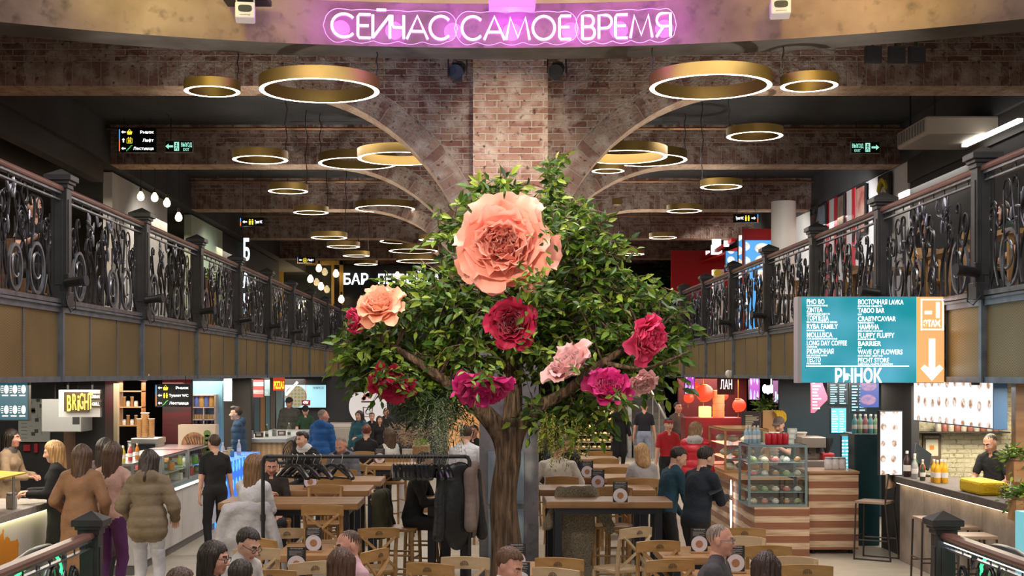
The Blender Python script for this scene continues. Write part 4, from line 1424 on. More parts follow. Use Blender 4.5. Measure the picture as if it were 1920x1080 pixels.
# lit menus of the red shop
def menu_grid(name, cw, ch, base, cols, emit, seed=1, ax=1, r0=0.34):
 """lit menu face: coloured base with a grid of paler food pictures"""
 if name in _mats:
  return _mats[name]
 m = bpy.data.materials.new(name)
 m.use_nodes = True
 N, L = nt(m)
 p = N['Principled BSDF']
 tc = N.new('ShaderNodeTexCoord')
 v = N.new('ShaderNodeTexVoronoi')
 v.inputs['Scale'].default_value = 1.0
 v.inputs['Randomness'].default_value = 0.15
 mp = N.new('ShaderNodeMapping')
 mp.inputs['Scale'].default_value = (0 if ax == 0 else 1 / cw, 0 if ax == 1 else 1 / cw, 1 / ch)
 mp.inputs['Location'].default_value = (0 if ax == 0 else seed * 3.1, 0 if ax == 1 else seed * 1.7, seed)
 L.new(tc.outputs['Object'], mp.inputs[0])
 L.new(mp.outputs[0], v.inputs['Vector'])
 r = N.new('ShaderNodeMapRange')
 r.inputs[1].default_value = r0 + 0.06
 r.inputs[2].default_value = r0
 L.new(v.outputs['Distance'], r.inputs[0])
 n2 = N.new('ShaderNodeTexNoise')
 n2.inputs['Scale'].default_value = 3.5
 L.new(mp.outputs[0], n2.inputs['Vector'])
 r2 = N.new('ShaderNodeMapRange')
 r2.inputs[1].default_value = 0.42
 r2.inputs[2].default_value = 0.58
 L.new(n2.outputs['Fac'], r2.inputs[0])
 food = mixcol(N, L, r2.outputs[0], cols[0], cols[1])
 c = mixcol(N, L, r.outputs[0], base, food)
 p.inputs['Base Color'].default_value = (0.02, 0.02, 0.02, 1)
 L.new(c, p.inputs['Emission Color'])
 p.inputs['Emission Strength'].default_value = emit * 1.1
 _mats[name] = m
 return m
def lightbox(name, lab, lo, hi, m, side=None, depth_axis=1, face=-1, group=None):
 """lit box menu: body with a lit face on the side FACE of its thin axis"""
 lo, hi = Vector(lo), Vector(hi)
 t = thing(name, lab, 'menu board', lo, 0, group)
 d = hi - lo
 mb = MB()
 mb.b2((0, 0, 0), d)
 mb.build('sign_box', side or M_black, t, bevel=0.005)
 mb = MB()
 e = 0.012
 if depth_axis == 1:
  y = -0.004 if face < 0 else d.y + 0.004
  mb.b2((e, y, e), (d.x - e, 0 if face < 0 else d.y, d.z - e))
 else:
  x = -0.004 if face < 0 else d.x + 0.004
  mb.b2((x, e, e), (0 if face < 0 else d.x, d.y - e, d.z - e))
 mb.build('lit_face', m, t)
 if 1.2 < lo.z and 1.5 < hi.z < 2.3:
  mb = MB()
  mb.cyl((d.x / 2, d.y / 2, d.z), (d.x / 2, d.y / 2, 2.37 - lo.z), 0.008, n=5)
  mb.build('hanger', M_black, t)
 return t
mg1 = menu_grid('menu_blue', 0.42, 0.30, (0.05, 0.28, 0.62), ((0.75, 0.85, 0.9), (0.75, 0.5, 0.35)), 1.0, 2)
Y = 29.0
a, b = px(1397, 556, Y), px(1450, 450, Y)
lightbox('menu_lightbox', 'tall blue lit menu with food pictures behind the right railing, before the red wall', (a.x, Y, ZS1), (b.x, Y + 0.1, b.z), mg1, mat('blue_side', (0.05, 0.2, 0.5), 0.4))
a, b = px(1384, 520, 31.0), px(1392, 440, 31.0)
lightbox('menu_lightbox', 'narrow blue lit strip left of the tall blue menu in the red shop', (a.x, 31.0, a.z - 1.2), (b.x, 31.1, b.z), mg1)
a, b = px(1360, 508, 33.5), px(1385, 470, 33.5)
lightbox('menu_lightbox', 'small blue lit menu with cups left of the tall blue menu in the red shop', (a.x, 33.5, a.z), (b.x, 33.6, b.z), menu_grid('menu_blue_two', 0.25, 0.25, (0.05, 0.25, 0.55), ((0.8, 0.88, 0.92), (0.7, 0.75, 0.8)), 0.9, 5))
Mw = mat('white_lightbox', (0.95, 0.97, 1), emit=0.95, ecol=(0.95, 0.98, 1.0))
for x0, x1, y0, y1, Y, lab in ((1336, 1352, 443, 459, 33.0, 'square white lit sign above the slanting lit bars of the red shop'), (1323, 1331, 470, 483, 36.0, 'lowest small white lit sign of the red shop'), (1334, 1354, 459, 477, 34.5, 'slanting white lit sign in the middle of the red shop signs'), (1358, 1367, 451, 462, 33.0, 'small white lit sign nearest the blue strip of the red shop')):
 a, b = px(x0, y1, Y), px(x1, y0, Y)
 mb = MB()
 mb.b2((a.x, Y, a.z), (b.x, Y + 0.08, b.z))
 o = mb.build('lit_sign', Mw)
 tag(o, lab, 'sign', 'white lit signs of the red shop')
# slanting canopy bar that carries them
mb = MB()
mb.bar(px(1318, 487, 36.2), px(1375, 450, 32.6), 0.1, 0.08)
mb.bar(px(1318, 493, 36.2), px(1440, 448, 31.4), 0.25, 0.06)
tag(mb.build('canopy', M_redw), 'slanting red canopy edge under the white lit signs of the red shop', 'canopy')
mb = MB()
mb.cyl((px(1346, 512, 32).x, 32, px(1346, 512, 32).z), (px(1346, 512, 32).x, 32.06, px(1346, 512, 32).z), 0.09, n=20)
tag(mb.build('yellow_sticker', mat('yellow_sticker', (0.75, 0.6, 0.05), 0.5)), 'round yellow sticker on the pale pillar of the red shop', 'sticker')
mb = MB()
mb.b2((px(1337, 500, 32.1).x, 32.06, ZS1), (px(1357, 500, 32.1).x, 32.3, 4.9))
struct(mb, 'column', mat('pale_pillar', (0.6, 0.62, 0.6), 0.6))
# ------------------------------------------------------------------ the flowering tree
def ramp_island(name, cols, rough=0.45, transl=0.0):
 if name in _mats:
  return _mats[name]
 m = bpy.data.materials.new(name)
 m.use_nodes = True
 N, L = nt(m)
 p = N['Principled BSDF']
 p.inputs['Roughness'].default_value = rough
 g = N.new('ShaderNodeNewGeometry')
 cr = N.new('ShaderNodeValToRGB')
 e = cr.color_ramp.elements
 while len(e) < len(cols):
  e.new(0.5)
 for k, c in enumerate(cols):
  e[k].position = k / (len(cols) - 1)
  e[k].color = (*c, 1)
 L.new(g.outputs['Random Per Island'], cr.inputs[0])
 L.new(cr.outputs[0], p.inputs['Base Color'])
 if transl:
  t = N.new('ShaderNodeBsdfTranslucent')
  L.new(cr.outputs[0], t.inputs[0])
  mx = N.new('ShaderNodeMixShader')
  mx.inputs[0].default_value = transl
  L.new(p.outputs[0], mx.inputs[1])
  L.new(t.outputs[0], mx.inputs[2])
  L.new(mx.outputs[0], N['Material Output'].inputs[0])
 _mats[name] = m
 return m
M_leaf = ramp_island('leaf_green', [(0.016, 0.05, 0.006), (0.04, 0.10, 0.010), (0.08, 0.17, 0.016), (0.15, 0.25, 0.025), (0.32, 0.42, 0.05)], 0.36, 0.25)
M_bark = bpy.data.materials.new('bark')
M_bark.use_nodes = True
N, L = nt(M_bark)
p = N['Principled BSDF']
p.inputs['Roughness'].default_value = 0.85
tc = N.new('ShaderNodeTexCoord')
mp = N.new('ShaderNodeMapping')
mp.inputs['Scale'].default_value = (26, 26, 3.0)
L.new(tc.outputs['Object'], mp.inputs[0])
nf = noise(N, L, mp.outputs[0], 1.0, 6, 0.35, 0.68)
L.new(mixcol(N, L, nf, (0.055, 0.032, 0.020), (0.27, 0.17, 0.105)), p.inputs['Base Color'])
bp = N.new('ShaderNodeBump')
bp.inputs['Strength'].default_value = 1.0
bp.inputs['Distance'].default_value = 0.04
L.new(nf, bp.inputs['Height'])
L.new(bp.outputs[0], p.inputs['Normal'])
TY = 13.5
tree = thing('flowering_tree', 'tall artificial leafy tree with giant peonies standing before the central pillar', 'tree', (px(950, 700, TY).x, TY, 0))
to = Vector(tree.location)
def smooth_path(pts, n=6):
 """Catmull-Rom through (point, radius) pairs"""
 P = [Vector(p) for p, _ in pts]
 Rr = [r for _, r in pts]
 out, ro = [], []
 for i in range(len(P) - 1):
  p0, p1, p2, p3 = P[max(0, i - 1)], P[i], P[i + 1], P[min(len(P) - 1, i + 2)]
  for k in range(n):
   t = k / n
   out.append(0.5 * ((2 * p1) + (p2 - p0) * t + (2 * p0 - 5 * p1 + 4 * p2 - p3) * t * t + (3 * p1 - p0 - 3 * p2 + p3) * t ** 3))
   ro.append(Rr[i] + (Rr[i + 1] - Rr[i]) * t)
 out.append(P[-1])
 ro.append(Rr[-1])
 return out, ro
def tl(x, y, dy=0.0):
 return px(x, y, TY + dy) - to
TR = [([(tl(950, 1144), 0.24), (tl(952, 1095), 0.185), (tl(948, 1010), 0.150), (tl(946, 930), 0.132), (tl(953, 860), 0.128), (tl(958, 800), 0.11)], 14),
      ([(tl(953, 860), 0.13), (tl(940, 815, 0.02), 0.115), (tl(905, 772, -0.05), 0.095), (tl(860, 735, -0.2), 0.065), (tl(800, 690, -0.3), 0.045), (tl(720, 640, -0.3), 0.025)], 9),
      ([(tl(956, 840), 0.12), (tl(972, 800, 0.0), 0.10), (tl(1008, 765, -0.1), 0.075), (tl(1060, 735, -0.2), 0.055), (tl(1130, 680, -0.3), 0.04), (tl(1230, 620, -0.3), 0.02)], 9),
      ([(tl(957, 830), 0.11), (tl(962, 740, 0.05), 0.095), (tl(958, 660, 0.1), 0.075), (tl(966, 560, 0.1), 0.05), (tl(950, 440, 0.1), 0.03), (tl(960, 350, 0.1), 0.015)], 9),
      ([(tl(958, 700, 0.1), 0.06), (tl(900, 620, 0.3), 0.045), (tl(840, 540, 0.4), 0.03), (tl(820, 420, 0.4), 0.012)], 7),
      ([(tl(962, 690, 0.1), 0.06), (tl(1040, 610, 0.3), 0.045), (tl(1110, 520, 0.4), 0.03), (tl(1130, 430, 0.4), 0.012)], 7),
      ([(tl(1130, 680, -0.3), 0.03), (tl(1210, 690, -0.4), 0.018), (tl(1290, 660, -0.4), 0.01)], 6)]
mb = MB()
for pts, n in TR:
 P, R = smooth_path(pts)
 mb.tube(P, R, max(8, n))
# lumpy bark outline
R = random.Random(3)
for i, v in enumerate(mb.v):
 v = Vector(v)
 if v.z < 2.2:
  a = math.atan2(v.y, v.x)
  k = 1 + 0.05 * math.sin(a * 5 + v.z * 4) + 0.03 * math.sin(a * 9 - v.z * 7)
  ax = Vector((0, 0, v.z))
  if v.z < 1.5:
   v = ax + (v - ax) * k
  mb.v[i] = tuple(v)
mb.build('trunk', M_bark, tree, smooth=True, ang=180)
def leaf_cloud(twigs, rs, size=(0.09, 0.155), fold=0.25, per=8, wid=0.42, droop=0.35):
 """numpy leaves along twigs: arrays of start, direction, length -> verts, faces"""
 V, F = [], []
 S_, D_, L_ = twigs
 n = len(S_)
 base = np.array([[0, 0, 0], [0.35, 0.5, 0.10], [0.72, 0.34, 0.06], [1.0, 0, -0.06], [0.72, -0.34, 0.06], [0.35, -0.5, 0.10], [0.36, 0, 0], [0.72, 0, 0]], float)
 faces = np.array([[0, 6, 1, 1], [6, 7, 2, 1], [7, 3, 2, 2], [0, 5, 6, 6], [6, 5, 4, 7], [7, 4, 3, 3]])
 for j in range(per):
  t = (j + 0.6) / per
  pos = S_ + D_ * (L_ * t)[:, None]
  pos[:, 2] -= (t ** 2) * L_ * droop
  sd = 1 if j % 2 else -1
  up = np.array([0, 0, 1.0])
  side = np.cross(D_, up)
  side /= np.linalg.norm(side, axis=1)[:, None] + 1e-6
  rnd_ = rs.normal(size=(n, 3)) * 0.45
  d = D_ * 0.5 + side * sd * 0.9 + rnd_
  if j == per - 1:
   d = D_ + rnd_ * 0.4
  d[:, 2] -= 0.25
  d /= np.linalg.norm(d, axis=1)[:, None]
  nr = rs.normal(size=(n, 3)) * 0.55 + up * 0.7 + np.array([0, -0.55, 0])
  y = np.cross(nr, d)
  y /= np.linalg.norm(y, axis=1)[:, None] + 1e-6
  z = np.cross(d, y)
  s = rs.uniform(size[0], size[1], n)
  w_ = s * wid
  vv = pos[:, None, :] + d[:, None, :] * (base[None, :, 0:1] * s[:, None, None]) + y[:, None, :] * (base[None, :, 1:2] * w_[:, None, None]) + z[:, None, :] * (base[None, :, 2:3] * s[:, None, None] * fold * 4)
  o = len(V) * n * 8
  V.append(vv.reshape(-1, 3))
  F.append((faces[None] + (np.arange(n) * 8)[:, None, None] + o).reshape(-1, 4))
 return np.concatenate(V), np.concatenate(F)
def np_mesh(name, V, F, m, parent=None, smooth=False):
 """mesh from numpy arrays; a repeated last index marks a triangle"""
 me = bpy.data.meshes.new(name)
 me.from_pydata(V.tolist(), [], [f[:3] if f[2] == f[3] else f for f in F.tolist()])
 for q in (m if isinstance(m, (list, tuple)) else [m]):
  me.materials.append(q)
 if smooth:
  me.polygons.foreach_set('use_smooth', [True] * len(me.polygons))
 o = bpy.data.objects.new(name, me)
 COL.objects.link(o)
 if parent is not None:
  o.parent = parent
 return o
rs = np.random.RandomState(5)
BLOBS = [(950, 395, 105, 55, 62), (1040, 350, 32, 55, 16), (868, 440, 65, 75, 40), (1065, 430, 70, 75, 46), (1125, 470, 70, 60, 36), (935, 345, 60, 28, 12),
         (790, 565, 105, 75, 62), (705, 615, 65, 55, 34), (655, 650, 36, 45, 16), (880, 555, 110, 95, 85), (1000, 575, 115, 90, 85), (1120, 560, 110, 85, 80),
         (1215, 565, 60, 60, 34), (1275, 600, 42, 38, 10), (755, 680, 100, 50, 56), (690, 655, 60, 45, 30), (1245, 640, 45, 40, 16), (850, 665, 100, 60, 56), (1005, 665, 90, 60, 36), (1090, 645, 100, 65, 60),
         (1195, 640, 75, 65, 44), (1125, 725, 85, 45, 36), (815, 735, 65, 42, 34), (690, 705, 40, 34, 12), (1030, 770, 65, 32, 26), (1100, 775, 50, 35, 18), (1235, 690, 42, 40, 12), (1040, 300, 12, 14, 3), (905, 345, 16, 14, 3)]
S_, D_, L_ = [], [], []
mid = np.array(px(955, 600, TY) - to)
for cx, cy, rx, ry, n in BLOBS:
 n = int(n * 1.08)
 for _ in range(n):
  u = rs.normal(size=3)
  u /= np.linalg.norm(u)
  rr = rs.uniform(0.35, 1.0)
  k = TY / FPX
  dep = max(rx, ry) * 0.85 + 25
  P = np.array(px(cx, cy, TY) - to) + np.array([u[0] * rx * k, u[1] * dep * k, u[2] * ry * k]) * rr
  d = u * 0.6 + (P - mid) * 0.35 + rs.normal(size=3) * 0.45 + np.array([0, -0.12, 0.05])
  d /= np.linalg.norm(d)
  l = rs.uniform(0.22, 0.42)
  S_.append(P - d * l * 0.6)
  D_.append(d)
  L_.append(l)
S_, D_, L_ = np.array(S_), np.array(D_), np.array(L_)
V, F = leaf_cloud((S_, D_, L_), rs)
np_mesh('foliage', V, F, M_leaf, tree)
mb = MB()
for s, d, l in zip(S_, D_, L_):
 a, b = Vector(s), Vector(s + d * l)
 m_ = (a + b) / 2 + Vector((0, 0, 0.02))
 mb.tube([a, m_, b - Vector((0, 0, l * 0.3))], [0.006, 0.004, 0.002], 3, cap=False)
# a few carrying twigs back towards the big limbs
limbs = [q for pts, _ in TR[1:] for q in smooth_path(pts, 3)[0]]
for i in range(0, len(S_), 5):
 a = Vector(S_[i])
 b = min(limbs, key=lambda q: (q - a).length)
 if (b - a).length < 0.9:
  mb.tube([b, (a + b) / 2 + Vector((0, 0, 0.05)), a], [0.014, 0.01, 0.006], 4, cap=False)
mb.build('twigs', M_bark, tree)
# trailing greenery under the crown: ferns and pampas at left, fine yellow-green sprays at right
def trailing(name, spots, m, ln, size, per, seed, wid=0.25, lean=0.25):
 r2 = np.random.RandomState(seed)
 S2, D2, L2 = [], [], []
 for cx, cy, rx, n, dy in spots:
  for _ in range(n):
   P = np.array(px(cx + r2.uniform(-rx, rx), cy + r2.uniform(-14, 14), TY + dy + r2.uniform(-0.2, 0.2)) - to)
   d = np.array([r2.normal() * lean, r2.normal() * lean, -1.0])
   d /= np.linalg.norm(d)
   S2.append(P); D2.append(d); L2.append(r2.uniform(ln * 0.5, ln))
 V, F = leaf_cloud((np.array(S2), np.array(D2), np.array(L2)), r2, size, 0.1, per, wid, 0.0)
 return np_mesh(name, V, F, m, tree)
trailing('hanging_fern', [(800, 735, 45, 46, -0.3), (855, 745, 30, 26, -0.2), (770, 735, 25, 16, -0.2)], ramp_island('fern_green', [(0.010, 0.028, 0.008), (0.03, 0.065, 0.015), (0.07, 0.11, 0.03)], 0.5, 0.15), 0.42, (0.05, 0.10), 16, 11, 0.16, 0.5)
trailing('hanging_moss', [(815, 765, 28, 34, -0.35), (845, 770, 22, 20, -0.3)], ramp_island('moss_green', [(0.22, 0.27, 0.15), (0.38, 0.43, 0.28), (0.50, 0.53, 0.38)], 0.7, 0.2), 0.62, (0.02, 0.045), 34, 12, 0.18, 0.10)
trailing('hanging_sprays', [(1050, 782, 35, 40, -0.25), (1085, 790, 20, 16, -0.2), (1030, 775, 16, 12, -0.2)], ramp_island('spray_green', [(0.10, 0.14, 0.02), (0.25, 0.27, 0.04), (0.40, 0.36, 0.07)], 0.5, 0.2), 0.5, (0.018, 0.035), 30, 13, 0.4, 0.16)
# ------------------------------------------------------------------ giant paper peonies
def petal_mat(name, a, b):
 if name in _mats:
  return _mats[name]
 m = bpy.data.materials.new(name)
 m.use_nodes = True
 N, L = nt(m)
 p = N['Principled BSDF']
 p.inputs['Roughness'].default_value = 0.6
 p.inputs['Sheen Weight'].default_value = 0.2
 g = N.new('ShaderNodeNewGeometry')
 tc = N.new('ShaderNodeTexCoord')
 f = noise(N, L, tc.outputs['Object'], 5.0, 4, 0.3, 0.7)
 c1 = mixcol(N, L, g.outputs['Random Per Island'], a, b)
 c = mixcol(N, L, f, c1, tuple((x + y) / 2 * 1.06 for x, y in zip(a, b)))
 L.new(c, p.inputs['Base Color'])
 t = N.new('ShaderNodeBsdfTranslucent')
 L.new(c, t.inputs[0])
 mx = N.new('ShaderNodeMixShader')
 mx.inputs[0].default_value = 0.25
 L.new(p.outputs[0], mx.inputs[1])
 L.new(t.outputs[0], mx.inputs[2])
 L.new(mx.outputs[0], N['Material Output'].inputs[0])
 _mats[name] = m
 return m
def peony(x, y, R_px, dy, face, mats_, lab, seed, open_=1.0, flat=1.0):
 R_ = R_px / FPX * (TY + dy)
 c = px(x, y, TY + dy) - to
 r = random.Random(seed)
 q = Vector(face).normalized().to_track_quat('Z', 'Y')
 mb = MB()
 mb.ball(c - q @ Vector((0, 0, R_ * 0.08)), R_ * 0.2)
 layers = [(7, 1.12, 84, 0.62), (7, 1.02, 66, 0.60), (8, 0.90, 50, 0.52), (9, 0.78, 36, 0.44), (10, 0.66, 24, 0.36), (10, 0.56, 14, 0.32), (9, 0.48, 5, 0.28)]
 for li, (n, Lf, phi, wf) in enumerate(layers):
  ph0 = r.uniform(0, 6.28)
  for k in range(n):
   a = ph0 + 2 * PI * k / n + r.uniform(-0.22, 0.22)
   Lp = R_ * Lf * r.uniform(0.85, 1.12)
   W_ = R_ * wf * r.uniform(0.85, 1.2)
   ph = math.radians((phi + r.uniform(-9, 9)) * open_)
   rad = Vector((math.cos(a), math.sin(a), 0))
   tan = Vector((-math.sin(a), math.cos(a), 0))
   nu, nv = 8, 8
   pos = rad * (R_ * 0.04 * (7 - li) / 7) + Vector((0, 0, -R_ * 0.18 + li * R_ * 0.012))
   rows = []
   p1, p2, p3 = r.uniform(0, 6), r.uniform(0, 6), r.uniform(0, 6)
   for j in range(nv + 1):
    v = j / nv
    cu = ph + math.radians(34) * (0.55 - v) * (1.15 if li > 1 else 0.75)
    if li < 2 and v > 0.7:
     cu += math.radians(40) * (v - 0.7) / 0.3
    d = rad * math.sin(cu) + Vector((0, 0, math.cos(cu)))
    nrm = rad * math.cos(cu) - Vector((0, 0, math.sin(cu)))
    if j:
     pos = pos + d * (Lp / nv)
    w_ = W_ * (math.sin(PI * min(1, (0.12 + 0.88 * v)) ** 0.8) ** 0.55 if v < 0.97 else 0.55)
    row = []
    for i in range(nu + 1):
     u = 2 * i / nu - 1
     rf = 0.05 * R_ * v ** 2 * (math.sin(u * 6 + p1 + v * 2) + 0.6 * math.sin(u * 11 + p2))
     tip = -Lp * 0.16 * v ** 3 * (abs(u) ** 1.7) + 0.014 * Lp * v ** 3 * math.sin(u * 7 + p3)
     bend = -W_ * 0.34 * u * u
     row.append(pos + tan * (u * w_) + nrm * (bend + rf) + d * tip)
    rows.append(row)
   vs = [Vector((p.x, p.y, p.z * flat)) for row in rows for p in row]
   vs = [q @ p + c for p in vs]
   fs = [(j * (nu + 1) + i, j * (nu + 1) + i + 1, (j + 1) * (nu + 1) + i + 1, (j + 1) * (nu + 1) + i) for j in range(nv) for i in range(nu)]
   mb.add(vs, fs)
 o = mb.build('peony', mats_, tree, smooth=True, ang=180)
 o['label'] = lab
 return o
MP = petal_mat('peach_petal', (0.90, 0.36, 0.26), (0.95, 0.50, 0.41))
MP2 = petal_mat('apricot_petal', (0.95, 0.42, 0.25), (0.98, 0.58, 0.42))
MM = petal_mat('crimson_petal', (0.42, 0.004, 0.045), (0.62, 0.012, 0.09))
MG = petal_mat('magenta_petal', (0.60, 0.008, 0.16), (0.75, 0.03, 0.30))
MR = petal_mat('rose_petal', (0.78, 0.02, 0.13), (0.90, 0.10, 0.27))
MK = petal_mat('blush_petal', (0.84, 0.47, 0.46), (0.92, 0.62, 0.62))
peony(944, 460, 92, -1.0, (-0.10, -1, 0.12), MP, 'giant peach peony high in the crown, largest of all', 1)
peony(714, 572, 46, -0.8, (-0.15, -0.75, 0.75), MP2, 'apricot peony at the left edge of the crown', 2, 0.95, 0.85)
peony(960, 607, 48, -0.95, (-0.05, -1, 0.05), MM, 'deep crimson peony in the middle, below the giant peach one', 3, 0.85)
peony(1212, 634, 47, -0.7, (0.75, -0.7, -0.2), MR, 'bright rose peony at the right edge of the crown', 4, 0.95)
peony(1070, 690, 52, -0.85, (-0.55, -0.5, 0.75), MK, 'blush pink peony right of the trunk seen from the side', 5, 0.75)
peony(1140, 728, 43, -0.75, (0.1, -0.7, 0.5), MG, 'magenta peony low at right beside the blush one', 6, 0.85)
peony(1203, 714, 31, -0.7, (0.2, -0.6, -0.6), MK, 'small pale pink peony at the lower right', 7, 0.8)
peony(904, 722, 58, -0.9, (0.05, -0.45, -0.9), MG, 'drooping magenta peony hanging left of the trunk', 8, 0.95)
peony(735, 714, 46, -0.6, (-0.1, -0.6, -0.7), MM, 'crimson peony half hidden in leaves at the lower left', 9, 0.9)
peony(668, 600, 27, -0.2, (-0.7, -0.6, 0.1), MR, 'small rose peony behind the apricot one', 10, 0.9)
# leaves in front of the half-hidden flowers
S3, D3, L3 = [], [], []
for x, y, n, dy in ((735, 700, 12, -1.05), (1000, 520, 9, -1.25), (1050, 420, 10, -1.35), (668, 610, 5, -0.6), (1160, 750, 6, -1.2), (905, 690, 7, -1.3), (1030, 540, 6, -1.2), (1010, 650, 5, -1.2)):
 for _ in range(n):
  P = np.array(px(x + rs.normal() * 22, y + rs.normal() * 16, TY + dy) - to)
  d = rs.normal(size=3)
  d /= np.linalg.norm(d)
  S3.append(P - d * 0.12); D3.append(d); L3.append(0.25)
V, F = leaf_cloud((np.array(S3), np.array(D3), np.array(L3)), rs, (0.07, 0.11), per=6)
np_mesh('foliage', V, F, M_leaf, tree)
# ------------------------------------------------------------------ soft-body modelling: distance fields -> surface nets
def surface_nets(D, o, h):
 nx, ny, nz = D.shape
 ins = D < 0
 c = np.zeros((nx - 1, ny - 1, nz - 1), np.int8)
 acc = np.zeros((nx - 1, ny - 1, nz - 1, 3), np.float32)
 cnt = np.zeros((nx - 1, ny - 1, nz - 1), np.float32)
 sl = lambda a, n: slice(a, n - 1 + a)
 corners = [(i, j, k) for i in (0, 1) for j in (0, 1) for k in (0, 1)]
 for (i, j, k) in corners:
  c += ins[sl(i, nx), sl(j, ny), sl(k, nz)]
 act = (c > 0) & (c < 8)
 ix = np.argwhere(act)
 if len(ix) == 0:
  return np.zeros((0, 3)), np.zeros((0, 4), int)
 v = {q: D[ix[:, 0] + q[0], ix[:, 1] + q[1], ix[:, 2] + q[2]] for q in corners}
 pos = np.zeros((len(ix), 3))
 n = np.zeros(len(ix))
 for a in corners:
  for ax in range(3):
   if a[ax] == 0:
    b = list(a)
    b[ax] = 1
    b = tuple(b)
    m = (v[a] < 0) != (v[b] < 0)
    t = v[a][m] / (v[a][m] - v[b][m] + 1e-12)
    p = np.tile(np.array(a, float), (m.sum(), 1))
    p[:, ax] += t
    pos[m] += p
    n[m] += 1
 pos = (pos / n[:, None] + ix) * h + o
 idm = -np.ones(act.shape, np.int64)
 idm[act] = np.arange(len(ix))
 F = []
 for ax in range(3):
  A = [slice(1, -1)] * 3
  A[ax] = slice(0, -1)
  B = [slice(1, -1)] * 3
  B[ax] = slice(1, None)
  a, b = ins[tuple(A)], ins[tuple(B)]
  for s_, m in ((0, a & ~b), (1, b & ~a)):
   e = np.argwhere(m)
   e1 = e.copy()
   for q in range(3):
    if q != ax:
     e1[:, q] += 1
   u, w_ = (ax + 1) % 3, (ax + 2) % 3
   cells = []
   for du, dw in ((0, 0), (1, 0), (1, 1), (0, 1)):
    cc = e1.copy()
    cc[:, u] -= du
    cc[:, w_] -= dw
    cells.append(idm[cc[:, 0], cc[:, 1], cc[:, 2]])
   f = np.stack(cells, 1)
   F.append(f if s_ == 0 else f[:, ::-1])
 F = np.concatenate(F)
 return pos, F[(F >= 0).all(1)]
def A3(p):
 return np.array([p[0], p[1], p[2]], float)
class Field:
 """blended primitives, each with a tag that names its material"""
 def __init__(s):
  s.p = []
 def cone(s, a, b, r0, r1=None, tag='skin', k=0.02, neg=False):
  s.p.append(('c', A3(a), A3(b), r0, r0 if r1 is None else r1, tag, k, neg))
 def ell(s, c, r, tag='skin', k=0.02, R=None, neg=False):
  s.p.append(('e', A3(c), A3(r), np.eye(3) if R is None else np.array(R), 0, tag, k, neg))
 @staticmethod
 def d(q, X):
  if q[0] == 'c':
   a, b, r0, r1 = q[1:5]
   ba = b - a
   t = np.clip(((X - a) @ ba) / max(ba @ ba, 1e-9), 0, 1)
   return np.linalg.norm(X - a - t[..., None] * ba, axis=-1) - (r0 + (r1 - r0) * t)
  c, r, R = q[1:4]
  Y = (X - c) @ R
  k0 = np.linalg.norm(Y / r, axis=-1)
  k1 = np.linalg.norm(Y / (r * r), axis=-1)
  return k0 * (k0 - 1.0) / np.maximum(k1, 1e-6)
 def bbox(s, q):
  if q[0] == 'c':
   r = max(q[3], q[4])
   return np.minimum(q[1], q[2]) - r, np.maximum(q[1], q[2]) + r
  e = np.abs(q[3]) @ q[2]
  return q[1] - e, q[1] + e
 def mesh(s, h, warp=None, clip=None):
  """verts, faces, tag per face"""
  bb = [s.bbox(q) for q in s.p if not q[7]]
  lo = np.min([b[0] for b in bb], 0) - 2.5 * h - 0.012
  hi = np.max([b[1] for b in bb], 0) + 2.5 * h + 0.012
  n = np.ceil((hi - lo) / h).astype(int) + 1
  ax = [lo[i] + h * np.arange(n[i]) for i in range(3)]
  D = np.full(tuple(n), 0.1, np.float64)
  M = 0.07
  for q in s.p:
   b0, b1 = s.bbox(q)
   i0 = np.maximum(0, np.floor((b0 - M - lo) / h).astype(int))
   i1 = np.minimum(n, np.ceil((b1 + M - lo) / h).astype(int) + 1)
   if (i1 <= i0).any():
    continue
   S_ = tuple(slice(a, b) for a, b in zip(i0, i1))
   X = np.stack(np.meshgrid(*[ax[i][S_[i]] for i in range(3)], indexing='ij'), -1)
   d2 = s.d(q, X)
   d1 = D[S_]
   k = q[6]
   if q[7]:
    hh = np.clip(0.5 - 0.5 * (d1 + d2) / k, 0, 1)
    D[S_] = d1 * (1 - hh) - d2 * hh + k * hh * (1 - hh)
   else:
    hh = np.clip(0.5 + 0.5 * (d1 - d2) / k, 0, 1)
    D[S_] = d1 * (1 - hh) + d2 * hh - k * hh * (1 - hh)
  if warp or clip:
   X = np.stack(np.meshgrid(*ax, indexing='ij'), -1)
   if warp:
    D = D + warp(X)
   if clip:
    D = np.maximum(D, clip(X))
  V, F = surface_nets(D, lo, h)
  return V, F
 def tags(s, V, F):
  C = V[F].mean(1)
  best = np.full(len(C), 1e9)
  names = []
  idx = np.zeros(len(C), int)
  for q in s.p:
   if q[7]:
    continue
   d = s.d(q, C)
   if q[5] not in names:
    names.append(q[5])
   m = d < best
   best[m] = d[m]
   idx[m] = names.index(q[5])
  return idx, names
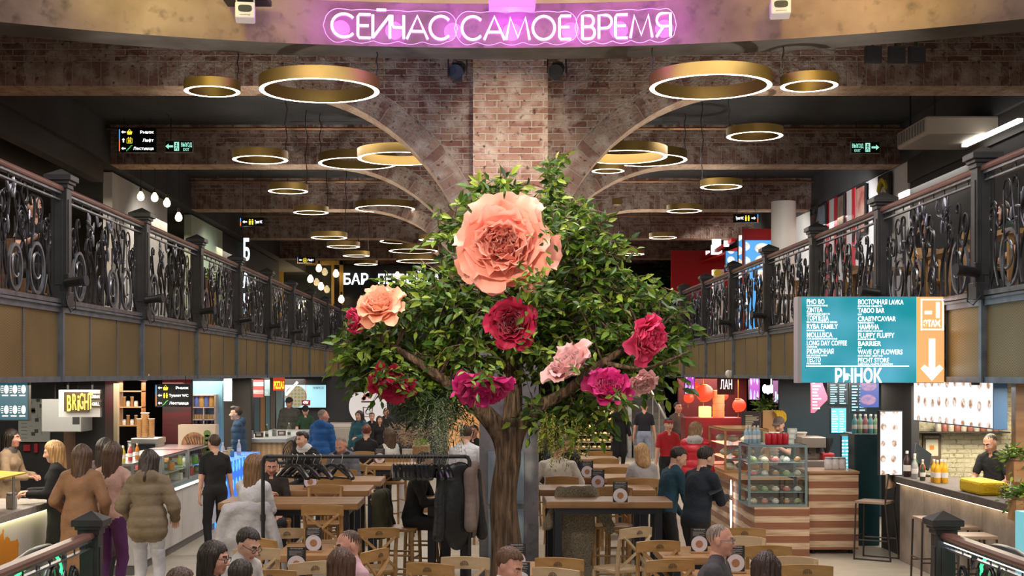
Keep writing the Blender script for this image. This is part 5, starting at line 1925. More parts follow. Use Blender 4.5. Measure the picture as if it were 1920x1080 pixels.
def soft(name, field, h, mats_, parent=None, warp=None, scale=1.0, clip=None, off=(0, 0, 0)):
 """one smooth mesh object from one or several fields; mats_ maps tag -> material"""
 fields = field if isinstance(field, list) else [(field, h, warp, clip)]
 VV, FF, TT, slots, n = [], [], [], [], 0
 for f, hh, wp, cl in fields:
  V, F = f.mesh(hh, wp, cl)
  if len(V) == 0:
   continue
  idx, names = f.tags(V, F)
  mp_ = []
  for nm in names:
   m = mats_[nm]
   if m not in slots:
    slots.append(m)
   mp_.append(slots.index(m))
  VV.append(V)
  FF.append(F + n)
  TT.append(np.array(mp_)[idx])
  n += len(V)
 V = np.concatenate(VV) * scale + np.array(off)
 F = np.concatenate(FF)
 me = bpy.data.meshes.new(name)
 me.vertices.add(len(V))
 me.vertices.foreach_set('co', V.astype(np.float32).ravel())
 me.loops.add(len(F) * 4)
 me.loops.foreach_set('vertex_index', F.astype(np.int32).ravel())
 me.polygons.add(len(F))
 me.polygons.foreach_set('loop_start', np.arange(0, len(F) * 4, 4, dtype=np.int32))
 for m in slots:
  me.materials.append(m)
 me.update(calc_edges=True)
 me.polygons.foreach_set('material_index', np.concatenate(TT).astype(np.int32))
 me.polygons.foreach_set('use_smooth', np.ones(len(F), bool))
 me.update()
 o = bpy.data.objects.new(name, me)
 COL.objects.link(o)
 if parent is not None:
  o.parent = parent
 return o
def cloth(name, col, kind='cloth'):
 if kind == 'leather':
  return mat('cloth_' + name, col, 0.4, vary=0.25, vscale=6, bump=0.3, bscale=25)
 return mat('cloth_' + name, col, 0.85, vary=0.16, vscale=7, bump=0.5, bscale=22)
SKIN = {'light': mat('skin_light', (0.66, 0.37, 0.27), 0.5, vary=0.08, vscale=14), 'rosy': mat('skin_rosy', (0.60, 0.29, 0.21), 0.5, vary=0.10, vscale=14), 'tan': mat('skin_tan', (0.45, 0.24, 0.16), 0.5, vary=0.08, vscale=14)}
M_lip = mat('lips', (0.45, 0.14, 0.12), 0.4)
M_eyew = mat('eye_white', (0.7, 0.68, 0.64), 0.25)
M_iris = mat('iris', (0.03, 0.02, 0.015), 0.15)
M_gl = mat('spectacle_metal', (0.03, 0.03, 0.035), 0.3, 0.6)
def hairm(c):
 nm = 'hair_%02x%02x%02x' % tuple(int(255 * x) for x in c)
 if nm in _mats:
  return _mats[nm]
 m = bpy.data.materials.new(nm)
 m.use_nodes = True
 N, L = nt(m)
 p = N['Principled BSDF']
 p.inputs['Roughness'].default_value = 0.42
 tc = N.new('ShaderNodeTexCoord')
 mp = N.new('ShaderNodeMapping')
 mp.inputs['Scale'].default_value = (70, 70, 7)
 L.new(tc.outputs['Object'], mp.inputs[0])
 f = noise(N, L, mp.outputs[0], 1.0, 3, 0.3, 0.7)
 L.new(mixcol(N, L, f, tuple(x * 0.6 for x in c), tuple(min(1, x * 1.5) for x in c)), p.inputs['Base Color'])
 bp = N.new('ShaderNodeBump')
 bp.inputs['Strength'].default_value = 0.6
 bp.inputs['Distance'].default_value = 0.01
 L.new(f, bp.inputs['Height'])
 L.new(bp.outputs[0], p.inputs['Normal'])
 _mats[nm] = m
 return m
DK, BR, LB, BL, GY, RD = (0.022, 0.014, 0.010), (0.06, 0.03, 0.017), (0.16, 0.085, 0.035), (0.42, 0.25, 0.10), (0.19, 0.15, 0.12), (0.16, 0.035, 0.012)
def ik(a, t, l1, l2, pole):
 a, t, pole = Vector(a), Vector(t), Vector(pole)
 d = t - a
 L_ = min(d.length, (l1 + l2) * 0.999)
 dn = d.normalized()
 x = (l1 * l1 - l2 * l2 + L_ * L_) / (2 * L_)
 y = math.sqrt(max(0.0, l1 * l1 - x * x))
 pv = pole - dn * pole.dot(dn)
 pv = pv.normalized() if pv.length > 1e-5 else dn.orthogonal().normalized()
 return a + dn * x + pv * y, a + dn * L_
def hand_field(f, w_, fwd, palm, side, curl=0.5):
 """palm and five fingers from the wrist; fwd = finger direction, palm = palm normal, side = thumb side"""
 w_, fwd, palm, side = Vector(w_), Vector(fwd).normalized(), Vector(palm).normalized(), Vector(side).normalized()
 palm = (palm - fwd * palm.dot(fwd)).normalized()
 side = (side - fwd * side.dot(fwd) - palm * side.dot(palm)).normalized()
 for i in range(4):
  b = w_ + fwd * 0.02 + side * (0.024 - 0.016 * i) * 0.6
  e = w_ + fwd * 0.088 + side * (0.030 - 0.020 * i)
  f.cone(b, e, 0.016, 0.012, 'skin', 0.012)
  ln = (0.070, 0.080, 0.074, 0.056)[i]
  c1 = curl * (0.7 + 0.12 * i)
  d1 = (fwd * math.cos(c1) + palm * math.sin(c1))
  d2 = (fwd * math.cos(c1 * 2.1) + palm * math.sin(c1 * 2.1))
  m = e + d1 * ln * 0.52
  f.cone(e, m, 0.0095, 0.009, 'skin', 0.004)
  f.cone(m, m + d2 * ln * 0.5, 0.009, 0.0075, 'skin', 0.004)
 tb = w_ + fwd * 0.03 + side * 0.022
 tm = tb + side * 0.03 + fwd * 0.028 + palm * 0.012
 f.cone(w_ + fwd * 0.01, tb, 0.018, 0.015, 'skin', 0.01)
 f.cone(tb, tm, 0.013, 0.011, 'skin', 0.006)
 f.cone(tm, tm + fwd * 0.032 + palm * 0.01, 0.0105, 0.0085, 'skin', 0.004)
_ppl = []
def person(label, loc, rz, h=1.75, pose='stand', seat=0.45, lean=4, yaw=0, pitch=0, roll=0, lh=None, rh=None, top=None, style='long', bottom=None, shoes=None, skin='light',
           hair=('short', DK), glasses=None, cap=None, beard=None, hood=None, collar=None, build=1.0, fem=False, rung=0.0, near=False, curl=0.5, twist=0, extra=None, under=None, stride=0.0):
 s = h / 1.75
 bottom = bottom or cloth('black_trousers', (0.012, 0.012, 0.014))
 shoes = shoes or mat('dark_shoes', (0.02, 0.018, 0.017), 0.5)
 mats_ = {'skin': SKIN[skin], 'top': top, 'bottom': bottom, 'shoe': shoes, 'lip': M_lip, 'eye': M_eyew, 'iris': M_iris, 'brow': hairm(hair[1]), 'hair': hairm(hair[1]), 'under': under or top, 'collar': collar or top, 'cap': cap or top}
 th = {'short': 0.006, 'long': 0.009, 'coat': 0.02, 'puffer': 0.036, 'vest': 0.01}[style]
 le = math.radians(lean)
 U = Vector((0, -math.sin(le), math.cos(le)))
 zp = 0.93 if pose == 'stand' else seat / s + 0.085
 P = Vector((0, 0.0, zp))
 RL = Matrix.Rotation(le, 3, 'X')
 RT = RL @ Matrix.Rotation(math.radians(twist), 3, 'Z')
 X = RT @ Vector((1, 0, 0))
 back = -(RL @ Vector((0, -1, 0)))
 bw = build * (0.93 if fem else 1.0)
 Nk = P + U * 0.525
 b = Field()
 b.ell(P + U * 0.36 + back * 0.012, (0.158 * bw + th, 0.108 * build + th, 0.17), 'top', 0.05, RT)
 b.ell(P + U * 0.17, ((0.135 if fem else 0.15) * build + th, 0.108 * build + th, 0.16), 'top', 0.06, RT)
 sh = [Nk - U * 0.062 + X * (sg * 0.165 * bw) for sg in (1, -1)]
 b.cone(sh[0] * 0.86 + sh[1] * 0.14, sh[1] * 0.86 + sh[0] * 0.14, 0.058 + th * 0.8, None, 'top', 0.04)
 if fem:
  for sg in (1, -1):
   b.ell(P + U * 0.37 + X * (sg * 0.07) - back * 0.085, (0.06, 0.05, 0.06), 'top', 0.05)
 for sg in (0, 1):
  b.cone(Nk + U * 0.02, (Nk * 0.45 + sh[sg] * 0.55) + U * 0.01, 0.05 + th * 0.3, 0.05 + th * 0.5, 'top', 0.03)
 low = 'top' if style in ('coat', 'puffer', 'long') else 'bottom'
 b.ell(P + U * 0.03, (0.162 * (1.05 if fem else 1) * build + th * 0.8, 0.118 * build + th * 0.8, 0.12), low, 0.05, RL)
 # legs
 hips = [P + Vector((sg * 0.088, 0, -0.03)) for sg in (1, -1)]
 kn, an = [], []
 for i, sg in enumerate((1, -1)):
  if pose == 'stand':
   tgt = Vector((sg * 0.10, 0.02 + sg * stride, 0.075))
  else:
   tgt = Vector((sg * 0.12, -0.40 + 0.04 * sg, max(0.075, rung / s + 0.06)))
  k_, a_ = ik(hips[i], tgt, 0.43, 0.42, (sg * 0.06, -1, 0.25 if pose != 'stand' else 0))
  kn.append(k_)
  an.append(a_)
  b.cone(hips[i], k_, 0.092 * build, 0.064 * build, 'bottom', 0.03)
  b.cone(k_, a_, 0.064 * build, 0.05, 'bottom', 0.02)
  b.cone(a_ + Vector((0, 0.03, -0.03)), a_ + Vector((sg * 0.01, -0.14, -0.042)), 0.042, 0.034, 'shoe', 0.015)
 if style == 'coat':
  hem = Vector((0, 0.02, 0.45)) if pose == 'stand' else P + Vector((0, -0.1, -0.12))
  for sg in (1, -1):
   b.cone(P + X * (sg * 0.06) + U * 0.12, hem + Vector((sg * 0.085, 0, 0)), 0.115, 0.145, 'top', 0.05)
 if style == 'puffer' and pose == 'stand':
  for sg in (1, -1):
   b.cone(P + X * (sg * 0.06) + U * 0.1, P + Vector((sg * 0.08, 0.01, -0.03)), 0.14, 0.135, 'top', 0.05)
 # arms
 flds = []
 for i, (sg, tg) in enumerate(((1, lh), (-1, rh))):
  if tg is None:
   tg = sh[i] + X * (sg * 0.10) + Vector((0, -0.06, -0.52)) if pose == 'stand' else P + Vector((sg * 0.12, -0.30, 0.06))
  tg = Vector(tg)
  el, wr = ik(sh[i], tg, 0.28, 0.25, (sg * 0.55, 0.45, -0.7))
  up = 'top'
  fo = 'skin' if style in ('short', 'vest') else 'top'
  if style == 'vest':
   up = 'under'
   fo = 'under'
  if style == 'short':
   m = sh[i] * 0.35 + el * 0.65
   b.cone(sh[i], m, 0.056 * build, 0.053 * build, 'top', 0.02)
   b.cone(m, el, 0.040 * build, 0.037, 'skin', 0.012)
  else:
   b.cone(sh[i], el, 0.050 * build + th, 0.042 * build + th, up, 0.025)
  b.cone(el, wr, (0.037 if fo == 'skin' else 0.040 + th * 0.8) * (0.5 + build / 2), (0.027 if fo == 'skin' else 0.033 + th * 0.7), fo, 0.02)
  hf = Field()
  d = (wr - el).normalized()
  pn = Vector((0, 0, -1)) if abs(d.z) < 0.8 else Vector((-sg, 0, 0))
  sd = Vector((-sg, 0, 0)) if abs(d.z) < 0.8 else Vector((0, -1, 0))
  hf.cone(wr - d * 0.05, wr + d * 0.01, 0.027, 0.025, 'skin', 0.01)
  hand_field(hf, wr, d, pn, sd, curl)
  flds.append((hf, 0.0065 if near else 0.008, None, None))
 # neck and head
 RH = Matrix.Rotation(math.radians(yaw), 3, 'Z') @ Matrix.Rotation(math.radians(pitch), 3, 'X') @ Matrix.Rotation(math.radians(roll), 3, 'Y')
 Un = (U * 0.75 + Vector((0, 0, 0.25))).normalized()
 pf = math.sin(math.radians(pitch))
 Hc = Nk + Un * 0.165 + (RH @ Vector((0, -0.025 - 0.03 * max(0, pf), -0.02 * max(0, pf))))
 def hp(x, y, z):
  return Hc + RH @ Vector((x, y, z))
 b.cone(Nk - U * 0.03, Nk + Un * 0.06, 0.058, 0.054, 'skin', 0.015)
 hd = Field()
 fs = 0.95 if fem else 1.0
 hd.ell(hp(0, 0.015, 0.03), (0.076, 0.096, 0.088), 'skin', 0.03, RH)
 hd.ell(hp(0, -0.02, -0.038), (0.061 * fs, 0.07, 0.078), 'skin', 0.04, RH)
 hd.ell(hp(0, -0.060, -0.094), (0.026 * fs, 0.024, 0.022), 'skin', 0.03, RH)
 hd.cone(hp(0, 0.02, -0.05), Nk - U * 0.01, 0.05, 0.055, 'skin', 0.03)
 for sg in (1, -1):
  hd.ell(hp(sg * 0.036, -0.056, -0.028), (0.026, 0.026, 0.026), 'skin', 0.03, RH)
  hd.cone(hp(sg * 0.014, -0.078, 0.02), hp(sg * 0.042, -0.068, 0.02), 0.013, 0.012, 'skin', 0.02)
  hd.ell(hp(sg * 0.077, 0.014, -0.006), (0.011, 0.021, 0.032), 'skin', 0.012, RH)
 for sg in (1, -1):
  hd.ell(hp(sg * 0.031, -0.096, 0.001), (0.018, 0.014, 0.012), 'skin', 0.012, RH, True)
 hd.cone(hp(0, -0.082, 0.012), hp(0, -0.108, -0.030), 0.010, 0.014, 'skin', 0.014)
 for sg in (1, -1):
  hd.ell(hp(sg * 0.012, -0.098, -0.036), (0.009, 0.010, 0.008), 'skin', 0.008, RH)
  hd.ell(hp(sg * 0.031, -0.0765, 0.0), (0.0135, 0.011, 0.0095), 'eye', 0.003, RH)
  hd.ell(hp(sg * 0.031, -0.0845, 0.0), (0.0058, 0.005, 0.0065), 'iris', 0.002, RH)
  lid = 0.0055 - min(0.006, max(0, pitch) * 0.0003)
  hd.ell(hp(sg * 0.031, -0.0778, lid), (0.0148, 0.0118, 0.0072), 'skin', 0.002, RH)
  hd.cone(hp(sg * 0.017, -0.0905, 0.024), hp(sg * 0.046, -0.078, 0.026), 0.0055, 0.004, 'brow', 0.004)
 hd.cone(hp(-0.018, -0.080, -0.064), hp(0.018, -0.080, -0.064), 0.0075, None, 'lip', 0.008)
 hd.cone(hp(-0.014, -0.080, -0.074), hp(0.014, -0.080, -0.074), 0.008, None, 'lip', 0.008)
 hd.cone(hp(-0.021, -0.0905, -0.069), hp(0.021, -0.0905, -0.069), 0.003, None, 'lip', 0.005, True)
 if beard:
  hd.ell(hp(0, -0.030, -0.080), (0.062, 0.062, 0.048), 'hair', 0.02, RH)
 hv = 0.0048 if near else 0.0065
 wp = None
 if style == 'puffer':
  wp = lambda Q: np.where((Q[..., 2] > zp - 0.25) & (Q[..., 2] < zp + 0.5), 0.012 * (1 - np.abs(np.sin(Q[..., 2] * PI / 0.115))) ** 2, 0)
 else:
  wp = lambda Q: np.where(Q[..., 2] < zp + 0.48, 0.0035 * np.sin(31 * Q[..., 0] + 17 * Q[..., 2]) * np.sin(26 * Q[..., 2] + 13 * Q[..., 1]), 0)
 if collar:
  b.cone(Nk + X * 0.045 + U * 0.01, Nk - X * 0.045 + U * 0.01, 0.052 + th, None, 'collar', 0.012)
 if hood:
  b.ell(Nk + back * 0.085 + U * 0.01, (0.12, 0.075, 0.085), 'hood', 0.03, RT)
  b.cone(Nk + X * 0.09 - back * 0.03, Nk + back * 0.08 + X * 0.07, 0.045, 0.05, 'hood', 0.03)
  b.cone(Nk - X * 0.09 - back * 0.03, Nk + back * 0.08 - X * 0.07, 0.045, 0.05, 'hood', 0.03)
  mats_['hood'] = hood
 body = soft('person', [(b, 0.0125 if near else 0.016, wp, None), (hd, hv, None, None)] + flds, 0, mats_, scale=s)
 body.location = loc
 body.rotation_euler = (0, 0, math.radians(rz))
 tag(body, label, 'person')
 # hair
 HI = np.array(RH.transposed())
 hc = A3(Hc)
 style_h, hcol = hair
 if style_h != 'bald':
  hf = Field()
  hf.ell(hp(0, 0.020, 0.036), (0.086, 0.105, 0.095), 'hair', 0.02, RH)
  if style_h == 'quiff':
   hf.ell(hp(0.01, -0.045, 0.105), (0.062, 0.05, 0.035), 'hair', 0.03, RH)
  if style_h in ('long', 'bob'):
   ln = 0.43 if style_h == 'long' else 0.16
   hf.cone(hp(0, 0.055, 0.0), hp(0, 0.06, 0) + back * 0.06 - Vector((0, 0, ln)), 0.085, 0.075 if style_h == 'bob' else 0.055, 'hair', 0.04)
   for sg in (1, -1):
    hf.cone(hp(sg * 0.072, 0.0, 0.03), hp(sg * 0.075, 0.02, 0) + back * 0.04 - Vector((0, 0, ln * 0.8)), 0.032, 0.034, 'hair', 0.04)
    hf.cone(hp(sg * 0.04, 0.06, 0.0), hp(sg * 0.055, 0.05, 0) + back * 0.05 - Vector((0, 0, ln)), 0.05, 0.04, 'hair', 0.03)
  if style_h == 'bun':
   hf.ell(hp(0, 0.125, 0.05), (0.045, 0.04, 0.045), 'hair', 0.02, RH)
  def clip(Q):
   Y = (Q - hc) @ np.array(RH)
   x, y, z = Y[..., 0], Y[..., 1], Y[..., 2]
   wv = 0.003 * np.sin(x * 130 + 3 * np.sin(z * 40)) + 0.003 * np.sin(x * 60 + y * 70)
   if style_h in ('long', 'bob'):
    return np.minimum(0.062 - z + wv - 0.25 * np.abs(x), np.maximum(-0.055 - y + 0.0 * z, 0.040 - np.abs(x) - 0.25 * (y + 0.05) * 4))
   if style_h == 'balding':
    return np.minimum(np.maximum(0.03 - y, -0.065 - z) + wv, np.maximum(0.075 - z, 0.0 - y))
   nape = -0.075 if style_h != 'crop' else -0.045
   return np.minimum(0.078 - z + wv + 0.35 * np.minimum(0, -y - 0.03), np.maximum(0.012 - y - 0.25 * (z + 0.02) + wv, nape - z))
  thin = lambda Q: (0.010 if style_h in ('crop', 'balding') else 0.0) + 0.0035 * np.sin(np.arctan2(Q[..., 0] - hc[0], Q[..., 1] - hc[1]) * 22 + Q[..., 2] * 25)
  hr = soft('hair', [(hf, 0.0065 if near else 0.008, thin, clip)], 0, {'hair': hairm(hcol)}, body, scale=s)
 if cap:
  cf = Field()
  cf.ell(hp(0, 0.015, 0.045), (0.092, 0.108, 0.095), 'cap', 0.02, RH)
  cf.ell(hp(0, -0.105, 0.052), (0.07, 0.07, 0.012), 'cap', 0.02, RH)
  soft('cap', [(cf, 0.008, None, lambda Q: 0.035 - ((Q - hc) @ np.array(RH))[..., 2])], 0, {'cap': cap}, body, scale=s)
 if glasses:
  mb = MB()
  gm = M_gl if glasses is True else glasses
  for sg in (1, -1):
   P_ = [hp(sg * 0.033 + 0.025 * math.cos(2 * PI * k / 16), -0.100, -0.002 + 0.019 * math.sin(2 * PI * k / 16)) * s for k in range(16)]
   mb.tube(P_, 0.0024, 5, closed=True)
   mb.tube([hp(sg * 0.057, -0.098, 0.004) * s, hp(sg * 0.079, -0.05, 0.006) * s, hp(sg * 0.081, 0.012, 0.004) * s], 0.0024, 5)
  mb.tube([hp(-0.009, -0.102, 0.002) * s, hp(0.009, -0.102, 0.002) * s], 0.0022, 5)
  mb.build('glasses', gm, body, smooth=True)
 if extra:
  extra(body, s, dict(P=P, N=Nk, U=U, X=X, hp=hp, an=an, kn=kn))
 _ppl.append(body)
 return body
def at(x, ytop, Y, h, drop=0.0):
 """floor position for a standing figure whose head top shows at (x, ytop)"""
 return (px(x, 700, Y).x, Y, 0)
# ------------------------------------------------------------------ the people
C_ = cloth
blk = C_('black', (0.006, 0.006, 0.007))
def X_(x, Y):
 return (x - VX) / FPX * Y
def stand(label, x, ytop, Y, rz, **k):
 h = CAMZ - (ytop - VY) / FPX * Y
 k.setdefault('h', h / (1 - 0.0))
 return person(label, (X_(x, Y), Y, 0), rz, **k)
def sit(label, x, ytop, Y, rz, seat, rung=0.0, lean=6, pitch=0, h=None, **k):
 """seated figure; the height is chosen so that the head top shows at ytop"""
 zt = CAMZ - (ytop - VY) / FPX * Y
 # head top above seat for a 1.75 m figure
 le = math.radians(lean)
 up = 0.085 + 0.525 * math.cos(le) + 0.165 * (0.75 * math.cos(le) + 0.25) + 0.128 - 0.03 * max(0, math.sin(math.radians(pitch)))
 s = (zt - seat) / up
 s = min(max(s, 0.88), 1.10)
 seat = zt - up * s
 return person(label, (X_(x, Y), Y, 0), rz, h=1.75 * s, pose='sit', seat=seat, rung=rung, lean=lean, pitch=pitch, **k)
def band(o, s, q):
 mb = MB()
 P_ = [q['hp'](0.088 * math.cos(a), 0.018 + 0.107 * math.sin(a), 0.052) * s for a in [2 * PI * i / 24 for i in range(24)]]
 mb.tube(P_, 1.0, 6, closed=True, flat=(0.016, 0.005))
 mb.build('headband', C_('red_band', (0.4, 0.01, 0.02)), o, smooth=True)
# queue at the left counters
camel = C_('camel_wool', (0.19, 0.098, 0.047))
pink = C_('dusty_pink_knit', (0.44, 0.27, 0.22))
stand('woman with sunglasses on her hair and beige coat standing behind the left kiosk counter', 14, 803, 17.1, 82, fem=True, top=C_('beige_coat', (0.36, 0.25, 0.16)), style='coat', hair=('long', DK), collar=C_('check_scarf', (0.10, 0.09, 0.085)), skin='rosy', lh=(0.12, -0.3, 1.12), rh=(-0.12, -0.32, 1.12))
stand('blonde woman in black coat looking at her phone beside the left kiosk', 112, 823, 14.75, -78, fem=True, top=blk, style='coat', hair=('long', BL), lh=(0.12, -0.32, 1.12), rh=(-0.05, -0.34, 1.14), pitch=14)
stand('long haired woman in belted camel coat standing with her back turned at the left counter', 150, 832, 13.55, 174, fem=True, top=camel, style='coat', hair=('long', BR), lh=(0.2, -0.18, 1.0), rh=(-0.2, -0.18, 1.0), build=1.05)
stand('long haired woman in pink sweater and purple trousers in the left queue', 207, 827, 14.0, 168, fem=True, top=pink, style='long', bottom=C_('purple_trousers', (0.085, 0.018, 0.10)), hair=('long', BR), lh=(0.2, -0.1, 0.98), rh=(-0.18, -0.2, 1.02))
stand('dark haired woman half hidden behind the pink sweater in the left queue', 192, 820, 15.3, 160, fem=True, top=C_('plum_coat', (0.05, 0.03, 0.035)), style='coat', hair=('long', DK))
stand('woman in olive puffer jacket and pale jeans seen from behind at the glass counter', 277, 842, 13.3, 178, fem=True, top=C_('olive_puffer', (0.165, 0.125, 0.078)), style='puffer', bottom=C_('pale_jeans', (0.42, 0.42, 0.46)), shoes=mat('white_shoes', (0.6, 0.58, 0.55), 0.5), hair=('bob', DK), hood=C_('olive_puffer', (0.165, 0.125, 0.078)), lh=(0.24, -0.2, 1.0), rh=(-0.24, -0.2, 1.0))
stand('young man in black t-shirt and trousers standing at the ice cream counter', 404, 814, 17.6, 205, top=blk, style='short', hair=('short', BR), rh=(-0.25, -0.02, 0.84), lh=(0.22, -0.05, 0.84), yaw=15)
stand('man in dark blue puffer jacket and jeans waiting by the blue lit counter', 449, 762, 25.0, -80, top=C_('navy_puffer', (0.028, 0.065, 0.12)), style='puffer', bottom=C_('blue_jeans', (0.05, 0.15, 0.32)), hair=('quiff', BR), hood=C_('navy_puffer', (0.028, 0.065, 0.12)), lh=(0.2, -0.12, 0.88), rh=(-0.2, -0.12, 0.88))
stand('man in dark cap and grey puffer with red zip behind the sushi bar', 544, 745, 32.7, -10, h=1.82, top=C_('grey_puffer', (0.06, 0.062, 0.055)), style='puffer', hair=('crop', GY), cap=C_('dark_cap', (0.03, 0.028, 0.028)), skin='rosy', pitch=10)
stand('man in green polo and black cap under the menu screen', 573, 759, 32.5, 5, top=C_('green_polo', (0.015, 0.05, 0.025)), style='short', hair=('crop', DK), cap=blk, pitch=22, lh=(0.12, -0.3, 1.05), rh=(-0.12, -0.3, 1.05))
stand('grey haired man in bright blue hooded jacket leaning beside the sushi bar', 602, 767, 25.0, 158, h=1.73, top=C_('royal_blue', (0.012, 0.085, 0.26)), style='puffer', hair=('crop', GY), hood=C_('royal_blue', (0.012, 0.085, 0.26)), yaw=-40, skin='rosy', bottom=blk)
stand('woman with dark hair in teal puffer jacket standing under the round wall sign', 676, 769, 29.5, -25, fem=True, top=C_('teal_puffer', (0.02, 0.10, 0.14)), style='puffer', hair=('bob', DK), hood=C_('dark_hood', (0.02, 0.03, 0.05)), lh=(0.1, -0.3, 1.1))
stand('brown haired man standing behind the woman in teal', 697, 773, 33.0, 10, top=blk, hair=('short', BR))
stand('young woman with long dark hair standing behind the woman in teal', 711, 779, 32.0, 15, fem=True, top=blk, hair=('long', BR))
stand('balding man in dark shirt with bowed head under the crimson peony', 724, 763, 33.6, 0, top=C_('charcoal_shirt', (0.022, 0.024, 0.026)), hair=('balding', GY), pitch=25, skin='rosy')
# right side standing people
stand('waitress in long black apron standing before the bread shelves', 1161, 752, 33.5, 15, fem=True, top=blk, style='coat', hair=('bob', RD), bottom=blk, skin='rosy')
stand('man in black polo and light jeans seen from behind near the stairs', 1208, 754, 32.0, 172, h=1.72, top=C_('ink_polo', (0.012, 0.013, 0.022)), style='short', bottom=C_('light_jeans', (0.30, 0.36, 0.50)), hair=('crop', DK))
stand('staff member in grey t-shirt standing below the red lanterns', 1268, 754, 30.9, 30, h=1.74, top=C_('grey_tee', (0.07, 0.055, 0.05)), style='short', hair=('short', DK), skin='tan')
stand('young man in red t-shirt with red headband behind the food stall', 1252, 796, 23.5, 10, h=1.62, top=C_('red_tee', (0.42, 0.012, 0.02)), style='short', hair=('short', DK), cap=None, skin='light', extra=lambda o, s, q: band(o, s, q))
stand('person in shiny red jacket with grey hood at the food stall', 1303, 791, 20.0, 160, h=1.68, fem=True, top=C_('red_jacket', (0.50, 0.015, 0.03), 'leather'), style='puffer', hair=('bob', LB), hood=C_('grey_hood', (0.42, 0.41, 0.42)), yaw=-40)
stand('barista in brown cap bending over the coffee counter', 1468, 778, 21.8, -35, h=1.72, lean=12, top=C_('bottle_green', (0.02, 0.06, 0.045)), style='short', hair=('crop', BR), cap=C_('brown_cap', (0.13, 0.095, 0.08)), skin='light', pitch=20, lh=(0.05, -0.4, 1.25), rh=(-0.15, -0.4, 1.22))
stand('cook in black t-shirt bending over the work top behind the right bar', 1868, 812, 16.8, -50, h=1.68, lean=10, top=blk, style='short', hair=('crop', DK), skin='tan', pitch=24, yaw=-10, lh=(0.15, -0.34, 1.02), rh=(-0.15, -0.36, 1.0))
stand('man in teal shirt leaning over the high table, looking down', 1246, 850, 14.7, 112, h=1.63, lean=14, top=C_('teal_shirt', (0.012, 0.055, 0.085)), style='long', hair=('short', DK), pitch=30, yaw=-20, lh=(0.15, -0.3, 0.9), rh=(-0.2, -0.25, 0.85), skin='light')
nv = stand('bearded man in dark navy sweater holding a phone by the slatted counter', 1304, 838, 13.7, 118, h=1.68, lean=10, top=C_('navy_cord', (0.008, 0.014, 0.026)), style='long', hair=('short', DK), beard=True, pitch=26, lh=(0.10, -0.38, 1.15), rh=(-0.02, -0.40, 1.16), build=1.15, skin='light')
